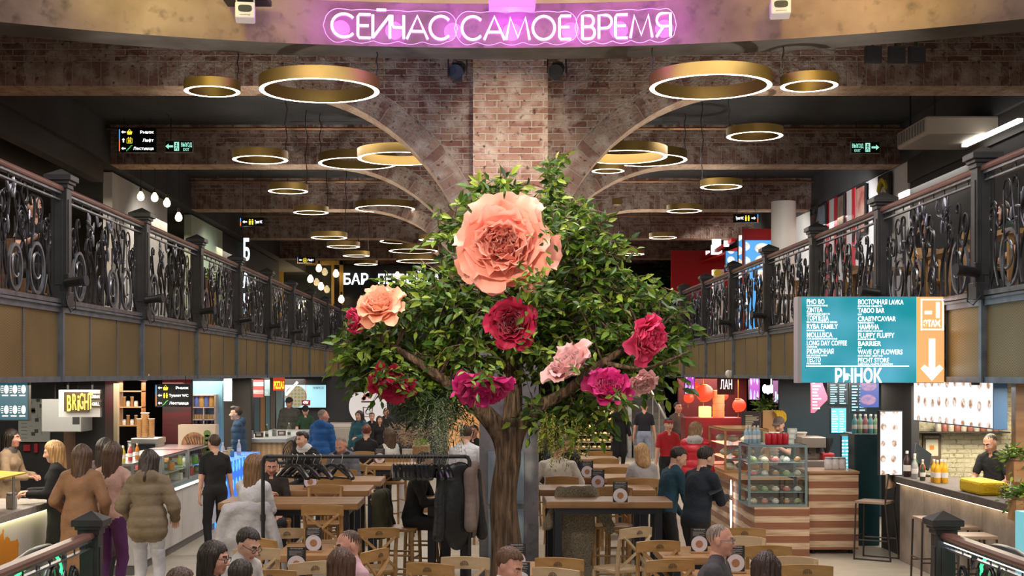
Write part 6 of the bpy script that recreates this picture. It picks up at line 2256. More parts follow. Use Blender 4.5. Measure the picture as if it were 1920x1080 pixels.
# ------------------------------------------------------------------ tables and chairs
M_oak = wood('chair_wood', (0.27, 0.14, 0.045), (0.43, 0.245, 0.09), 'X', 5, 0.38)
M_oakp = wood('pale_chair_wood', (0.42, 0.29, 0.16), (0.54, 0.40, 0.25), 'X', 5, 0.38)
M_top = wood('table_top_wood', (0.26, 0.13, 0.055), (0.42, 0.23, 0.10), 'X', 4, 0.3)
M_tleg = mat('table_steel', (0.012, 0.014, 0.024), 0.4)
M_ink = mat('stamp_ink', (0.10, 0.06, 0.03), 0.6)
def chair_proto(name, sh, bh, m, stamp=False):
 """cross-back chair, front at -Y, seat height sh, back height bh"""
 t = thing(name, None, 'chair')
 w_, d_ = 0.20, 0.20
 mb = MB()
 n = 14
 poly = []
 for k in range(28):
  a = 2 * PI * k / 28
  poly.append((0.215 * math.copysign(abs(math.cos(a)) ** 0.45, math.cos(a)), 0.205 * math.copysign(abs(math.sin(a)) ** 0.45, math.sin(a))))
 mb.prism(poly, (0, 0, sh - 0.035), (1, 0, 0), (0, 1, 0), (0, 0, 0.035))
 mb.build('seat', m, t, bevel=0.008)
 for sx in (-1, 1):
  mb = MB()
  mb.tube([(sx * 0.18, -0.165, sh - 0.03), (sx * 0.195, -0.185, 0)], [0.021, 0.017], 8)
  mb.build('leg', m, t, smooth=True)
  mb = MB()
  mb.tube([(sx * 0.18, 0.235, 0), (sx * 0.175, 0.185, sh * 0.6), (sx * 0.172, 0.175, sh), (sx * 0.176, 0.20, sh + (bh - sh) * 0.5), (sx * 0.182, 0.245, bh - 0.02)], [0.018, 0.021, 0.022, 0.020, 0.017], 8)
  mb.build('leg', m, t, smooth=True)
 # curved top rail
 mb = MB()
 H_ = 0.095
 for z0, z1 in ((bh - H_, bh),):
  P = []
  for k in range(13):
   u = -1 + k / 6
   x, y = 0.205 * u, 0.25 + 0.045 * (1 - u * u)
   dz = 0.018 * (1 - u * u)
   P.append(((x, y - 0.012, z0 + dz * 0.6), (x, y + 0.012, z0 + dz * 0.6), (x, y + 0.018, z1 + dz), (x, y - 0.006, z1 + dz)))
  for a, b in zip(P, P[1:]):
   for i in range(4):
    j = (i + 1) % 4
    mb.quad(a[i], a[j], b[j], b[i])
  mb.quad(*P[0][::-1])
  mb.quad(*P[-1])
 r = mb.build('backrest', m, t, smooth=True, ang=35)
 if stamp:
  mb = MB()
  c = Vector((0, 0.316, bh - 0.04))
  mb.tube([c + Vector((0.035 * math.cos(a), -0.004 * 0, 0.03 * math.sin(a) - 0.008)) for a in [PI * k / 8 for k in range(9)]], 0.0022, 4)
  mb.text('ДЕПО', c + Vector((0.035, 0, -0.012)), (-1, 0, 0), EZ, 0.014, 0.002, bold=0.02, width=0.07)
  for q in (-0.015, 0.0, 0.015):
   mb.bar(c + Vector((q, 0, 0.002)), c + Vector((q, 0, 0.02)), 0.003)
  mb.build('stamp', M_ink, r)
 for sx in (-1, 1):
  mb = MB()
  P = []
  for k in range(9):
   u = k / 8
   P.append((sx * 0.165 * (1 - 2 * u), 0.205 + 0.075 * u + 0.03 * math.sin(PI * u) + sx * 0.006, sh + 0.03 + (bh - H_ - sh - 0.01) * u))
  mb.tube(P, 1.0, 4, flat=(0.018, 0.013))
  mb.build('cross_bar', m, t)
 for z in ((sh * 0.42,) if sh < 0.6 else (0.22, 0.42)):
  for a, b in (((-0.19, -0.18, z), (0.19, -0.18, z)), ((-0.185, -0.18, z + 0.03), (-0.18, 0.2, z + 0.03)), ((0.185, -0.18, z + 0.03), (0.18, 0.2, z + 0.03))):
   mb = MB()
   mb.cyl(a, b, 0.012, n=8)
   mb.build('stretcher', m, t, smooth=True)
 return t
low = chair_proto('cross_back_chair', 0.46, 0.87, M_oak, True)
lowp = chair_proto('cross_back_chair', 0.46, 0.87, M_oakp, True)
high = chair_proto('bar_chair', 0.74, 1.12, M_oak)
_used = set()
def chair(src, x, ytop, rz, lab, group, Y=None):
 bh = 0.885 if src is not high else 1.135
 Y = Y or FPX * (CAMZ - bh) / (ytop - VY)
 # the back rail stands 0.27 m behind the seat centre
 a = math.radians(rz)
 X = X_(x, Y)
 pos = Vector((X, Y, 0)) - Vector((-math.sin(a) * 0.27, math.cos(a) * 0.27, 0))
 if src not in _used:
  _used.add(src)
  src.location = pos
  src.rotation_euler = (0, 0, a)
  return tag(src, lab, group=group)
 return copy_tree(src, pos, a, lab, group)
GLo, GHi = 'low cross-back chairs in front', 'high wooden bar chairs'
chair(lowp, 1194, 988, 215, 'pale cross-back chair turned half right, beside the teal shirted man', GLo)
chair(low, 1235, 1013, 188, 'honey wood cross-back chair with dark stamp, middle of three right of the table leg', GLo)
chair(low, 1258, 1048, 190, 'honey wood cross-back chair with stamp, nearest of three left of the grey haired man', GLo)
chair(low, 1048, 1045, 165, 'flat backed wooden chair in front of the speckled wool coat', GLo)
chair(lowp, 1041, 1064, 150, 'pale wooden chair low at the bottom edge right of the menu cards', GLo)
chair(low, 710, 989, 190, 'honey wood cross-back chair behind the pink shirted man', GLo)
chair(low, 706, 1029, 240, 'honey wood chair turned sideways against the pink shirted back', GLo)
chair(low, 805, 1055, 160, 'wooden chair at the bottom edge below the lace-up boot', GLo)
chair(lowp, 872, 1043, 172, 'pale streaked wooden chair just left of the navy suited man', GLo)
chair(lowp, 537, 990, 195, 'pale cross-back chair behind the upper menu card at left', GLo)
chair(lowp, 481, 1027, 186, 'pale glossy cross-back chair right of the dark haired man with glasses', GLo)
chair(low, 488, 1008, 140, 'small yellowish chair back with stamp under the hanging grey jacket', GLo)
chair(low, 506, 1068, 185, 'honey wood chair back at the bottom edge below the menu card', GLo)
chair(lowp, 588, 1052, 205, 'pale chair between the lower menu card and the brown haired woman', GLo)
chair(low, 1396, 989, 172, 'brown cross-back chair behind the grey haired man, nearest the slatted counter', GLo)
chair(lowp, 1394, 1006, 350, 'cream chair back with stamp right of the grey haired man\'s glasses', GLo)
chair(low, 1441, 1022, 176, 'honey wood cross-back chair between the grey haired man and the open floor', GLo)
chair(lowp, 1486, 1044, 352, 'pale green-grey chair back beside the dark haired woman at right', GLo)
chair(low, 1513, 1058, 172, 'brown chair back at the bottom edge right of the dark haired woman', GLo)
# bar chairs
chair(high, 604, 946, 178, 'high bar chair with crossed back before the long left table', GHi)
chair(high, 458, 946, 180, 'high bar chair under the pale grey jacket', GHi, Y=13.15)
chair(high, 610, 927, 2, 'high bar chair on the far side of the long left table', GHi, Y=15.15)
chair(high, 628, 917, 178, 'high bar chair in the second table row at left', GHi, Y=16.2)
chair(high, 640, 905, 180, 'high bar chair in the third table row at left', GHi, Y=17.6)
chair(high, 706, 931, 80, 'high bar chair with an olive jacket, left of the person in black', GHi, Y=14.5)
chair(high, 1078, 921, 180, 'high bar chair under the speckled wool coat', GHi, Y=14.55)
chair(high, 1054, 908, 178, 'high bar chair of the man in the cream sweater', GHi, Y=16.4)
chair(high, 1205, 905, 180, 'high bar chair of the blonde woman in grey', GHi, Y=16.1)
chair(high, 1152, 929, 350, 'high bar chair across the right hand table, left of the teal shirt', GHi, Y=14.9)
chair(high, 1170, 895, 178, 'high bar chair in the third row right of the column', GHi)
chair(high, 1155, 882, 178, 'high bar chair in the fourth row right of the column', GHi, Y=18.0)
chair(high, 1135, 870, 178, 'high bar chair in the fifth row right of the column', GHi, Y=19.9)
chair(high, 1125, 858, 178, 'high bar chair in the last row before the bread shelves', GHi, Y=21.8)
chair(high, 836, 945, 265, 'high bar chair at the right end of the table with the black coats', GHi, Y=15.3)
def table(name, lab, x0, x1, ytop, h, dep, group, m=M_top, legw=0.07):
 Y = FPX * (CAMZ - h) / (ytop - VY)
 a, b = X_(x0, Y), X_(x1, Y)
 w_ = b - a
 t = thing(name, lab, 'table', ((a + b) / 2, Y, 0), 0, group)
 mb = MB()
 mb.b2((-w_ / 2, 0, h - 0.075), (w_ / 2, dep, h))
 mb.build('tabletop', m, t, bevel=0.012)
 for sx in (-1, 1):
  for y in (0.09, dep - 0.09):
   mb = MB()
   x = sx * (w_ / 2 - 0.14)
   mb.b2((x - legw / 2, y - legw / 2, 0), (x + legw / 2, y + legw / 2, h - 0.076))
   mb.build('leg', M_tleg, t)
 mb = MB()
 for y in (0.09, dep - 0.09):
  mb.b2((-w_ / 2 + 0.14, y - 0.03, h - 0.14), (w_ / 2 - 0.14, y + 0.03, h - 0.076))
 for sx in (-1, 1):
  x = sx * (w_ / 2 - 0.14)
  mb.b2((x - 0.03, 0.09, h - 0.14), (x + 0.03, dep - 0.09, h - 0.076))
 mb.build('apron_frame', M_tleg, t)
 return t
GT, GL_ = 'high wooden tables on black steel legs', 'low wooden tables in front'
table('high_table', 'long high wooden table at left behind the coat rack, nearest of its row', 408, 672, 943, 1.06, 0.72, GT)
table('high_table', 'high wooden table in the second row at left', 520, 692, 919, 1.06, 0.72, GT)
table('high_table', 'high wooden table in the third row at left', 575, 715, 901, 1.06, 0.72, GT)
table('high_table', 'reddish high table left of the column where the person in black eats', 783, 893, 933, 1.06, 0.75, GT)
table('high_table', 'high wooden table right of the column, nearest of its row', 1023, 1262, 940, 1.06, 0.60, GT)
table('high_table', 'high wooden table in the second row right of the column', 1010, 1230, 918, 1.06, 0.70, GT)
table('high_table', 'high wooden table in the third row right of the column', 1035, 1215, 896, 1.06, 0.70, GT)
table('high_table', 'high wooden table in the fourth row right of the column', 1060, 1190, 876, 1.06, 0.70, GT)
table('high_table', 'high wooden table in the last row before the bread shelves', 1070, 1160, 860, 1.06, 0.70, GT)
table('low_table', 'low wooden table under the two menu cards at bottom left', 515, 660, 1040, 0.75, 0.9, GL_)
table('low_table', 'low wooden table behind the grey haired man at bottom right', 1243, 1390, 1044, 0.75, 0.75, GL_)
table('low_table', 'low wooden table at the foot of the tree under two menu cards', 948, 1020, 1078, 0.75, 0.8, GL_)
table('low_table', 'low wooden table at the bottom edge in front of the grey haired man', 1300, 1500, 1092, 0.75, 0.7, GL_)
table('high_table', 'high wooden table far back left under the hanging moss', 690, 790, 872, 1.06, 0.7, GT)
# folding menu cards with a plate picture
def card_proto():
 t = thing('menu_card', None, 'menu')
 mb = MB()
 mb.b2((-0.076, -0.006, 0.012), (0.076, 0.006, 0.225))
 mb.build('card', mat('card_black', (0.022, 0.020, 0.022), 0.4), t)
 mb = MB()
 mb.disc((0, -0.006, 0.082), 0.074, n=32, d=0.0015)
 p = mb.build('plate_print', mat('plate_white', (0.66, 0.60, 0.64), 0.4), t)
 mb = MB()
 mb.disc((0, -0.0075, 0.082), 0.034, n=24, d=0.001)
 mb.build('dish_print', mottled('dish_brown', (0.34, 0.15, 0.05), (0.42, 0.22, 0.14), None, 30, bump=0), p)
 mb = MB()
 mb.text('ПОСТНОЕ МЕНЮ', (-0.052, -0.006, 0.208), EX, EZ, 0.011, 0.001, bold=0.02, width=0.104)
 for k in range(5):
  w_ = (0.12, 0.10, 0.116, 0.06, 0.11)[k]
  mb.b2((-0.06, -0.007, 0.193 - k * 0.0085), (-0.06 + w_, -0.006, 0.195 - k * 0.0085))
 mb.build('lettering', mat('card_print', (0.5, 0.48, 0.46), 0.5), t)
 mb = MB()
 mb.b2((-0.085, -0.035, 0), (0.085, 0.035, 0.014))
 mb.build('wooden_foot', M_top, t, bevel=0.003)
 return t
cp = card_proto()
for k, (x, yb, zt, lab) in enumerate(((588, 1036, 0.751, 'menu card standing on the low left table, upper of two'), (556, 1079, 0.751, 'menu card standing on the low left table, nearer of two'), (1163, 945, 1.061, 'menu card at the front of the high table right of the column'), (1121, 921, 1.061, 'menu card in the second table row right of the column'), (1101, 900, 1.061, 'menu card in the third table row right of the column'), (969, 1071, 0.751, 'menu card at the foot of the tree trunk beside the column'), (1311, 1038, 0.751, 'menu card left of the grey haired man\'s ear'), (1379, 1076, 0.751, 'menu card in front of the grey haired man\'s chin'), (582, 921, 1.061, 'menu card on the second table row at left behind the hangers'), (975, 1112, 0.751, 'menu card cut by the bottom edge below the tree trunk'), (712, 872, 1.061, 'small far menu card beside the long haired woman'))):
 Y = FPX * (CAMZ - zt) / (yb - VY) + (0.3 if zt > 1 and k != 2 else 0.05)
 loc = (X_(x, Y), Y, zt)
 if k == 0:
  cp.location = loc
  tag(cp, lab, group='black menu cards with a white plate')
 else:
  copy_tree(cp, loc, 0, lab, 'black menu cards with a white plate')
# ------------------------------------------------------------------ coat rack with hangers and coats
RY = 12.9
a, b = px(493, 856, RY), px(880, 856, RY)
rk = thing('coat_rack', 'black pipe coat rack standing among the high tables left of the column', 'coat rack', (a.x, RY, 0))
w_, rz_ = b.x - a.x, a.z
mb = MB()
mb.tube([(0.03, 0, rz_), (w_ - 0.03, 0, rz_)], 0.019, 10)
mb.build('rail', M_black, rk, smooth=True)
for x in (0, w_):
 mb = MB()
 s_ = 1 if x == 0 else -1
 mb.tube([(x + s_ * 0.05, 0, rz_), (x + s_ * 0.015, 0, rz_ - 0.008), (x, 0, rz_ - 0.04), (x, 0, 0.03)], 0.019, 10)
 mb.cyl((x, 0, rz_ - 0.62), (x, 0, rz_ - 0.56), 0.026, n=10)
 p = mb.build('upright', M_black, rk, smooth=True)
 mb = MB()
 mb.tube([(x, -0.24, 0.02), (x, 0.24, 0.02)], 0.02, 8)
 mb.build('foot', M_black, p, smooth=True)
M_hang = mat('hanger_black', (0.010, 0.010, 0.012), 0.22)
hp_ = thing('coat_hanger', None, 'hanger')
mb = MB()
mb.tube([(0.0, 0.032, -0.03), (0, 0.030, 0.008), (0, 0.0, 0.028), (0, -0.028, 0.012), (0, -0.016, -0.026), (0, 0, -0.05), (0, 0, -0.085)], 0.0028, 6)
mb.build('hook', mat('hook_chrome', (0.6, 0.6, 0.62), 0.2, 0.9), hp_, smooth=True)
mb = MB()
P, R_ = smooth_path([((0, -0.215, -0.20), 0.024), ((0, -0.14, -0.145), 0.024), ((0, -0.05, -0.095), 0.017), ((0, 0, -0.083), 0.014), ((0, 0.05, -0.095), 0.017), ((0, 0.14, -0.145), 0.024), ((0, 0.215, -0.20), 0.024)], 4)
mb.tube(P, R_, 8, flat=(0.9, 1.0))
mb.tube([(0, -0.2, -0.205), (0, 0.2, -0.205)], 0.007, 6)
mb.build('shoulder_bar', M_hang, hp_, smooth=True)
R = random.Random(11)
hx = [(548, 48), (556, 40), (570, 52), (588, 58), (600, 40), (622, 66), (640, 36)]
hx += [(738 + i * 6.2, 8 + R.uniform(-14, 14)) for i in range(14)] + [(829, 20), (840, 12)]
od = 'first second third fourth fifth sixth seventh eighth ninth tenth eleventh twelfth thirteenth fourteenth'.split()
for i, (x, rz) in enumerate(hx):
 loc = (X_(x, RY), RY, rz_ - 0.0)
 lab = f'black hanger on the rack, {od[i]} of the loosely spaced ones near its left end' if i < 7 else (f'black hanger on the rack, {od[i - 7]} in the tight bunch from the left' if i < 21 else ('black hanger on the rack just left of the leather jacket' if i == 21 else 'black hanger on the rack nearest the hanging coats'))
 if i == 0:
  hp_.location = loc
  hp_.rotation_euler = (0, 0, math.radians(rz))
  tag(hp_, lab, group='black coat hangers on the rack')
 else:
  copy_tree(hp_, loc, math.radians(rz), lab, 'black coat hangers on the rack')
def folds(a1, a2, amp):
 return lambda Q: amp * np.sin(Q[..., 0] * a1 + 5 * np.sin(Q[..., 2] * 3)) * np.sin(Q[..., 2] * a2 + Q[..., 0] * 9)
# hanging coats
for nm, lab, x, rz, col, ln, k in (('leather_jacket', 'black leather jacket hanging at the right end of the coat rack', 860, 28, C_('black_leather', (0.005, 0.006, 0.008), 'leather'), 0.86, 1.0), ('hanging_coat', 'taupe coat hanging behind the leather jacket on the coat rack', 887, 72, C_('taupe_coat', (0.17, 0.125, 0.11)), 0.74, 0.7)):
 f = Field()
 z0 = -0.10
 f.cone((-0.17 * k, 0, z0 - 0.05), (0, 0, z0), 0.05, 0.05, 'c', 0.04)
 f.cone((0.17 * k, 0, z0 - 0.05), (0, 0, z0), 0.05, 0.05, 'c', 0.04)
 f.ell((0, 0, z0 - ln * 0.45), (0.20 * k, 0.085, ln * 0.48), 'c', 0.05)
 for sg in (-1, 1):
  f.cone((sg * 0.18 * k, 0, z0 - 0.06), (sg * 0.235 * k, -0.03, z0 - ln * 0.75), 0.055, 0.058, 'c', 0.02)
 f.cone((-0.05, -0.02, z0 + 0.01), (0.05, -0.02, z0 + 0.01), 0.04, None, 'c', 0.02)
 o = soft(nm, [(f, 0.012, folds(34, 9, 0.006), None)], 0, {'c': col})
 o.location = (X_(x, RY), RY + 0.1 * (k < 1), rz_ - 0.01)
 o.rotation_euler = (0, 0, math.radians(rz))
 tag(o, lab, 'coat')
# garments draped over bar chairs
def draped(nm, lab, x, Y, rz, w_, top, bot, col, sleeves, amp, cut=(34, 11), tk=0.075):
 f = Field()
 m_ = (top + bot) / 2
 f.cone((-w_ * 0.40, 0, top - 0.05), (w_ * 0.40, 0, top - 0.05), 0.055, None, 'c', 0.04)
 f.cone((-w_ * 0.26, -0.02, m_), (w_ * 0.26, -0.02, m_), tk, None, 'c', 0.09)
 f.ell((0, -0.02, m_), (w_ * 0.46, tk, (top - bot) * 0.5), 'c', 0.05)
 f.cone((-w_ * 0.34, -0.02, bot + 0.09), (w_ * 0.34, -0.02, bot + 0.09), tk * 1.0, None, 'c', 0.08)
 for sg, sx, sz in sleeves:
  f.cone((sg * w_ * 0.40, -0.01, top - 0.08), (sg * (w_ * 0.5 + sx), -0.04, sz), 0.065, 0.062, 'c', 0.03)
 o = soft(nm, [(f, 0.012, folds(cut[0], cut[1], amp), None)], 0, {'c': col})
 o.location = (X_(x, Y), Y, 0)
 o.rotation_euler = (0, 0, math.radians(rz))
 return tag(o, lab, 'jacket')
draped('grey_jacket', 'pale grey quilted jacket draped over a high bar chair at left', 463, 12.98, 0, 0.46, 1.14, 0.42, C_('pale_grey_quilt', (0.40, 0.385, 0.40)), ((-1, 0.10, 0.50), (1, 0.16, 0.42)), 0.008)
draped('wool_coat', 'speckled grey-brown wool coat hung over the high bar chair right of the column', 1082, 14.53, 0, 0.42, 1.165, 0.14, mat('boucle', (0.30, 0.255, 0.19), 0.95, vary=0.6, vscale=90, bump=1.0, bscale=120), ((-1, 0.10, 0.76), (1, 0.14, 0.72)), 0.012, (26, 3))
draped('olive_jacket', 'olive green jacket over the bar chair left of the person in black', 714, 14.45, 80, 0.42, 1.13, 0.62, C_('olive_jacket', (0.045, 0.042, 0.018)), ((-1, 0.05, 0.7), (1, 0.05, 0.7)), 0.010)
# ------------------------------------------------------------------ seated people
wht = C_('white_jersey', (0.55, 0.55, 0.58))
sit('girl with long light brown hair and white jumper sitting at the long left table', 470, 851, 13.5, 158, 0.74, 0.3, fem=True, top=wht, hair=('long', LB), yaw=-20, rh=(-0.05, -0.35, 1.02), lh=(0.05, -0.38, 1.2), curl=0.8)
sit('dark haired man looking down behind the left upright of the coat rack', 508, 851, 15.3, 12, 0.74, 0.3, top=C_('dark_brown', (0.03, 0.022, 0.018)), hair=('short', DK), pitch=24, skin='rosy')
sit('young man in black jacket over white t-shirt at the tables behind the hangers', 580, 808, 19.6, -28, 0.74, 0.3, lean=14, top=blk, style='puffer', collar=wht, hair=('quiff', DK), yaw=-14, pitch=8, lh=(0.2, -0.4, 1.1), rh=(-0.2, -0.4, 1.1))
sit('balding man in grey quilted jacket with black collar looking down', 650, 816, 18.3, -24, 0.74, 0.3, lean=12, top=C_('graphite_puffer', (0.11, 0.115, 0.13)), style='puffer', hood=blk, hair=('crop', GY), pitch=32, skin='rosy', lh=(0.12, -0.36, 1.08), rh=(-0.14, -0.36, 1.08))
sit('person with red hair and black top sitting with the back turned', 686, 796, 22.0, 176, 0.74, 0.3, fem=True, top=blk, hair=('bun', RD))
sit('woman with long brown hair in white waistcoat and black sleeves', 733, 802, 20.6, 205, 0.74, 0.3, fem=True, top=C_('white_gilet', (0.48, 0.46, 0.44)), style='vest', under=blk, hair=('long', BR), yaw=20, lh=(-0.05, -0.25, 1.15))
sit('person in white long sleeved top with bent back, left of the column', 870, 798, 19.0, 172, 0.74, 0.3, lean=14, top=C_('white_top', (0.55, 0.55, 0.60)), hair=('short', BR), pitch=15)
sit('smiling woman with sunglasses pushed into her hair beside the column', 892, 796, 22.4, -28, 0.74, 0.3, fem=True, top=blk, hair=('short', BR), skin='rosy')
sit('broad man in cream sweater seen from behind right of the column', 1045, 826, 16.9, 176, 0.74, 0.3, lean=10, top=C_('cream_knit', (0.53, 0.48, 0.41)), hair=('crop', DK), build=1.22, rh=(-0.25, -0.3, 1.05), lh=(0.25, -0.3, 1.05))
sit('person in dark blue jacket facing the man in the cream sweater', 1052, 812, 18.4, 10, 0.74, 0.3, lean=16, top=C_('midnight_jacket', (0.012, 0.015, 0.028)), style='puffer', hair=('short', DK), pitch=25)
sit('dark haired woman in black close to the right side of the column', 1014, 792, 20.6, -40, 0.74, 0.3, fem=True, top=blk, hair=('long', DK))
sit('blonde woman in pale grey sweater seen from behind at the right tables', 1206, 831, 16.5, 186, 0.74, 0.3, fem=True, top=C_('pale_grey_knit', (0.40, 0.38, 0.38)), hair=('bob', BL), yaw=10)
sit('person all in black eating on a high stool beneath the hangers', 772, 846, 14.5, 80, 0.74, 0.32, lean=12, top=blk, hair=('short', DK), lh=(0.10, -0.42, 1.12), rh=(-0.1, -0.42, 1.12), shoes=mat('boot_brown', (0.14, 0.085, 0.06), 0.5), pitch=20)
for x, Y, rz, lab in ((510, 15.2, 192, 'of the man behind the left rack upright'), (580, 19.7, 150, 'of the young man in black and white'), (650, 18.4, 155, 'of the balding man in grey'), (686, 21.9, 356, 'of the person with red hair'), (733, 20.5, 25, 'of the woman in the white waistcoat'), (870, 18.9, 352, 'of the person in white beside the column'), (892, 22.5, 150, 'of the smiling woman'), (1052, 18.5, 190, 'of the person in dark blue'), (1014, 20.7, 140, 'of the dark haired woman by the column')):
 copy_tree(high, (X_(x, Y), Y, 0), math.radians(rz + 180), 'high bar chair under the seat ' + lab, GHi)
# foreground, low seats
sit('young man with dark hair and black glasses looking down at bottom left', 432, 985, 9.95, 60, 0.46, near=True, lean=14, top=C_('white_shirt', (0.50, 0.48, 0.47)), collar=C_('white_shirt', (0.50, 0.48, 0.47)), hair=('short', DK), glasses=True, pitch=28, skin='light')
sit('woman with long dark hair and glasses in profile at bottom left', 372, 1012, 9.1, 76, 0.46, near=True, fem=True, lean=10, top=C_('dark_knit', (0.03, 0.025, 0.025)), hair=('long', DK), glasses=True, pitch=8, skin='rosy')
sit('person whose dark crown shows at the bottom edge before the man with glasses', 444, 1051, 8.25, 170, 0.46, near=True, top=blk, hair=('short', DK))
sit('person whose brown crown just shows at the bottom left edge', 322, 1066, 7.6, 150, 0.46, near=True, top=blk, hair=('short', BR))
sit('bearded man with glasses in pink shirt turned to the left at the bottom', 668, 991, 9.7, -62, 0.46, near=True, lean=4, top=C_('pink_shirt', (0.58, 0.35, 0.40)), collar=C_('pink_shirt', (0.58, 0.35, 0.40)), hair=('crop', BR), beard=True, glasses=mat('thin_gold', (0.4, 0.3, 0.2), 0.3, 0.7), pitch=10, skin='rosy', build=1.12)
sit('woman with smooth brown hair seen from behind at the bottom edge', 636, 1028, 8.7, 176, 0.46, near=True, fem=True, top=C_('brown_top', (0.05, 0.03, 0.02)), hair=('long', (0.07, 0.028, 0.014)))
sit('man in navy suit jacket looking down right in front of the tree', 924, 1021, 8.8, 58, 0.46, near=True, lean=10, top=C_('navy_suit', (0.012, 0.022, 0.075)), collar=wht, hair=('short', (0.10, 0.045, 0.02)), pitch=26, skin='rosy')
sit('grey haired man with glasses in dark grey t-shirt looking right', 1340, 981, 9.7, 72, 0.46, near=True, lean=2, top=C_('grey_tshirt', (0.055, 0.05, 0.058)), hair=('crop', GY), glasses=mat('steel_glasses', (0.25, 0.25, 0.27), 0.25, 0.8), skin='rosy', build=1.2, pitch=2)
sit('woman with dark brown hair seen from behind at the bottom right', 1436, 1036, 8.5, 168, 0.46, near=True, fem=True, top=C_('dark_knit', (0.03, 0.025, 0.025)), hair=('bob', (0.03, 0.012, 0.009)))
# upstairs
for lab, x, yt, Y, rz, kw in (('young man in dark green top sitting behind the upper right railing', 1884, 380, 13.9, -60, dict(top=C_('bottle_top', (0.015, 0.03, 0.022)), hair=('short', DK), pitch=8, style='short')), ('person with bare arms sitting behind the upper left railing', 62, 372, 14.3, 40, dict(top=blk, hair=('short', DK), style='short', lh=(0.1, -0.35, 0.85), rh=(-0.1, -0.35, 0.85))), ('person in black standing behind the upper right railing near the white wall', 1722, 408, 17.0, 60, None)):
 z = CAMZ - (yt - VY) / FPX * Y
 if kw is None:
  person(lab, (X_(x, Y), Y, ZS1), rz, h=(z - ZS1) / 1.0, top=blk, pose='stand', style='short')
 else:
  person(lab, (X_(x, Y), Y, ZS1), rz, h=1.75 * (z - ZS1) / (0.45 + 0.87), pose='sit', seat=0.45 * (z - ZS1) / 1.32, **kw)
# phone held by the man in navy
pf = thing('phone', 'black phone held out by the bearded man in navy', 'phone', px(1341, 920, 13.55))
mb = MB()
mb.box((0, 0, 0), (0.15, 0.075, 0.009), rot=Euler((0.5, -0.4, 0.1)))
mb.build('casing', M_black, pf, bevel=0.003)
# plates with food in front of the person in black
t = thing('food_plate', 'white plate of food in front of the person in black', 'plate', px(832, 929, 14.75).xyz)
t.location = (X_(832, 14.75), 14.75, 1.062)
mb = MB()
mb.lathe([(0.0, 0.0), (0.07, 0.0), (0.115, 0.014), (0.12, 0.018), (0.07, 0.008), (0.0, 0.006)], n=24)
mb.build('plate', mat('porcelain', (0.7, 0.7, 0.68), 0.25), t, smooth=True)
mb = MB()
for k in range(9):
 mb.ball((R.uniform(-0.06, 0.06), R.uniform(-0.06, 0.06), 0.022), R.uniform(0.012, 0.024), 8, 6)
mb.build('food', mottled('food_mix', (0.45, 0.40, 0.12), (0.55, 0.5, 0.35), (0.1, 0.16, 0.04), 40, 60), t, smooth=True)
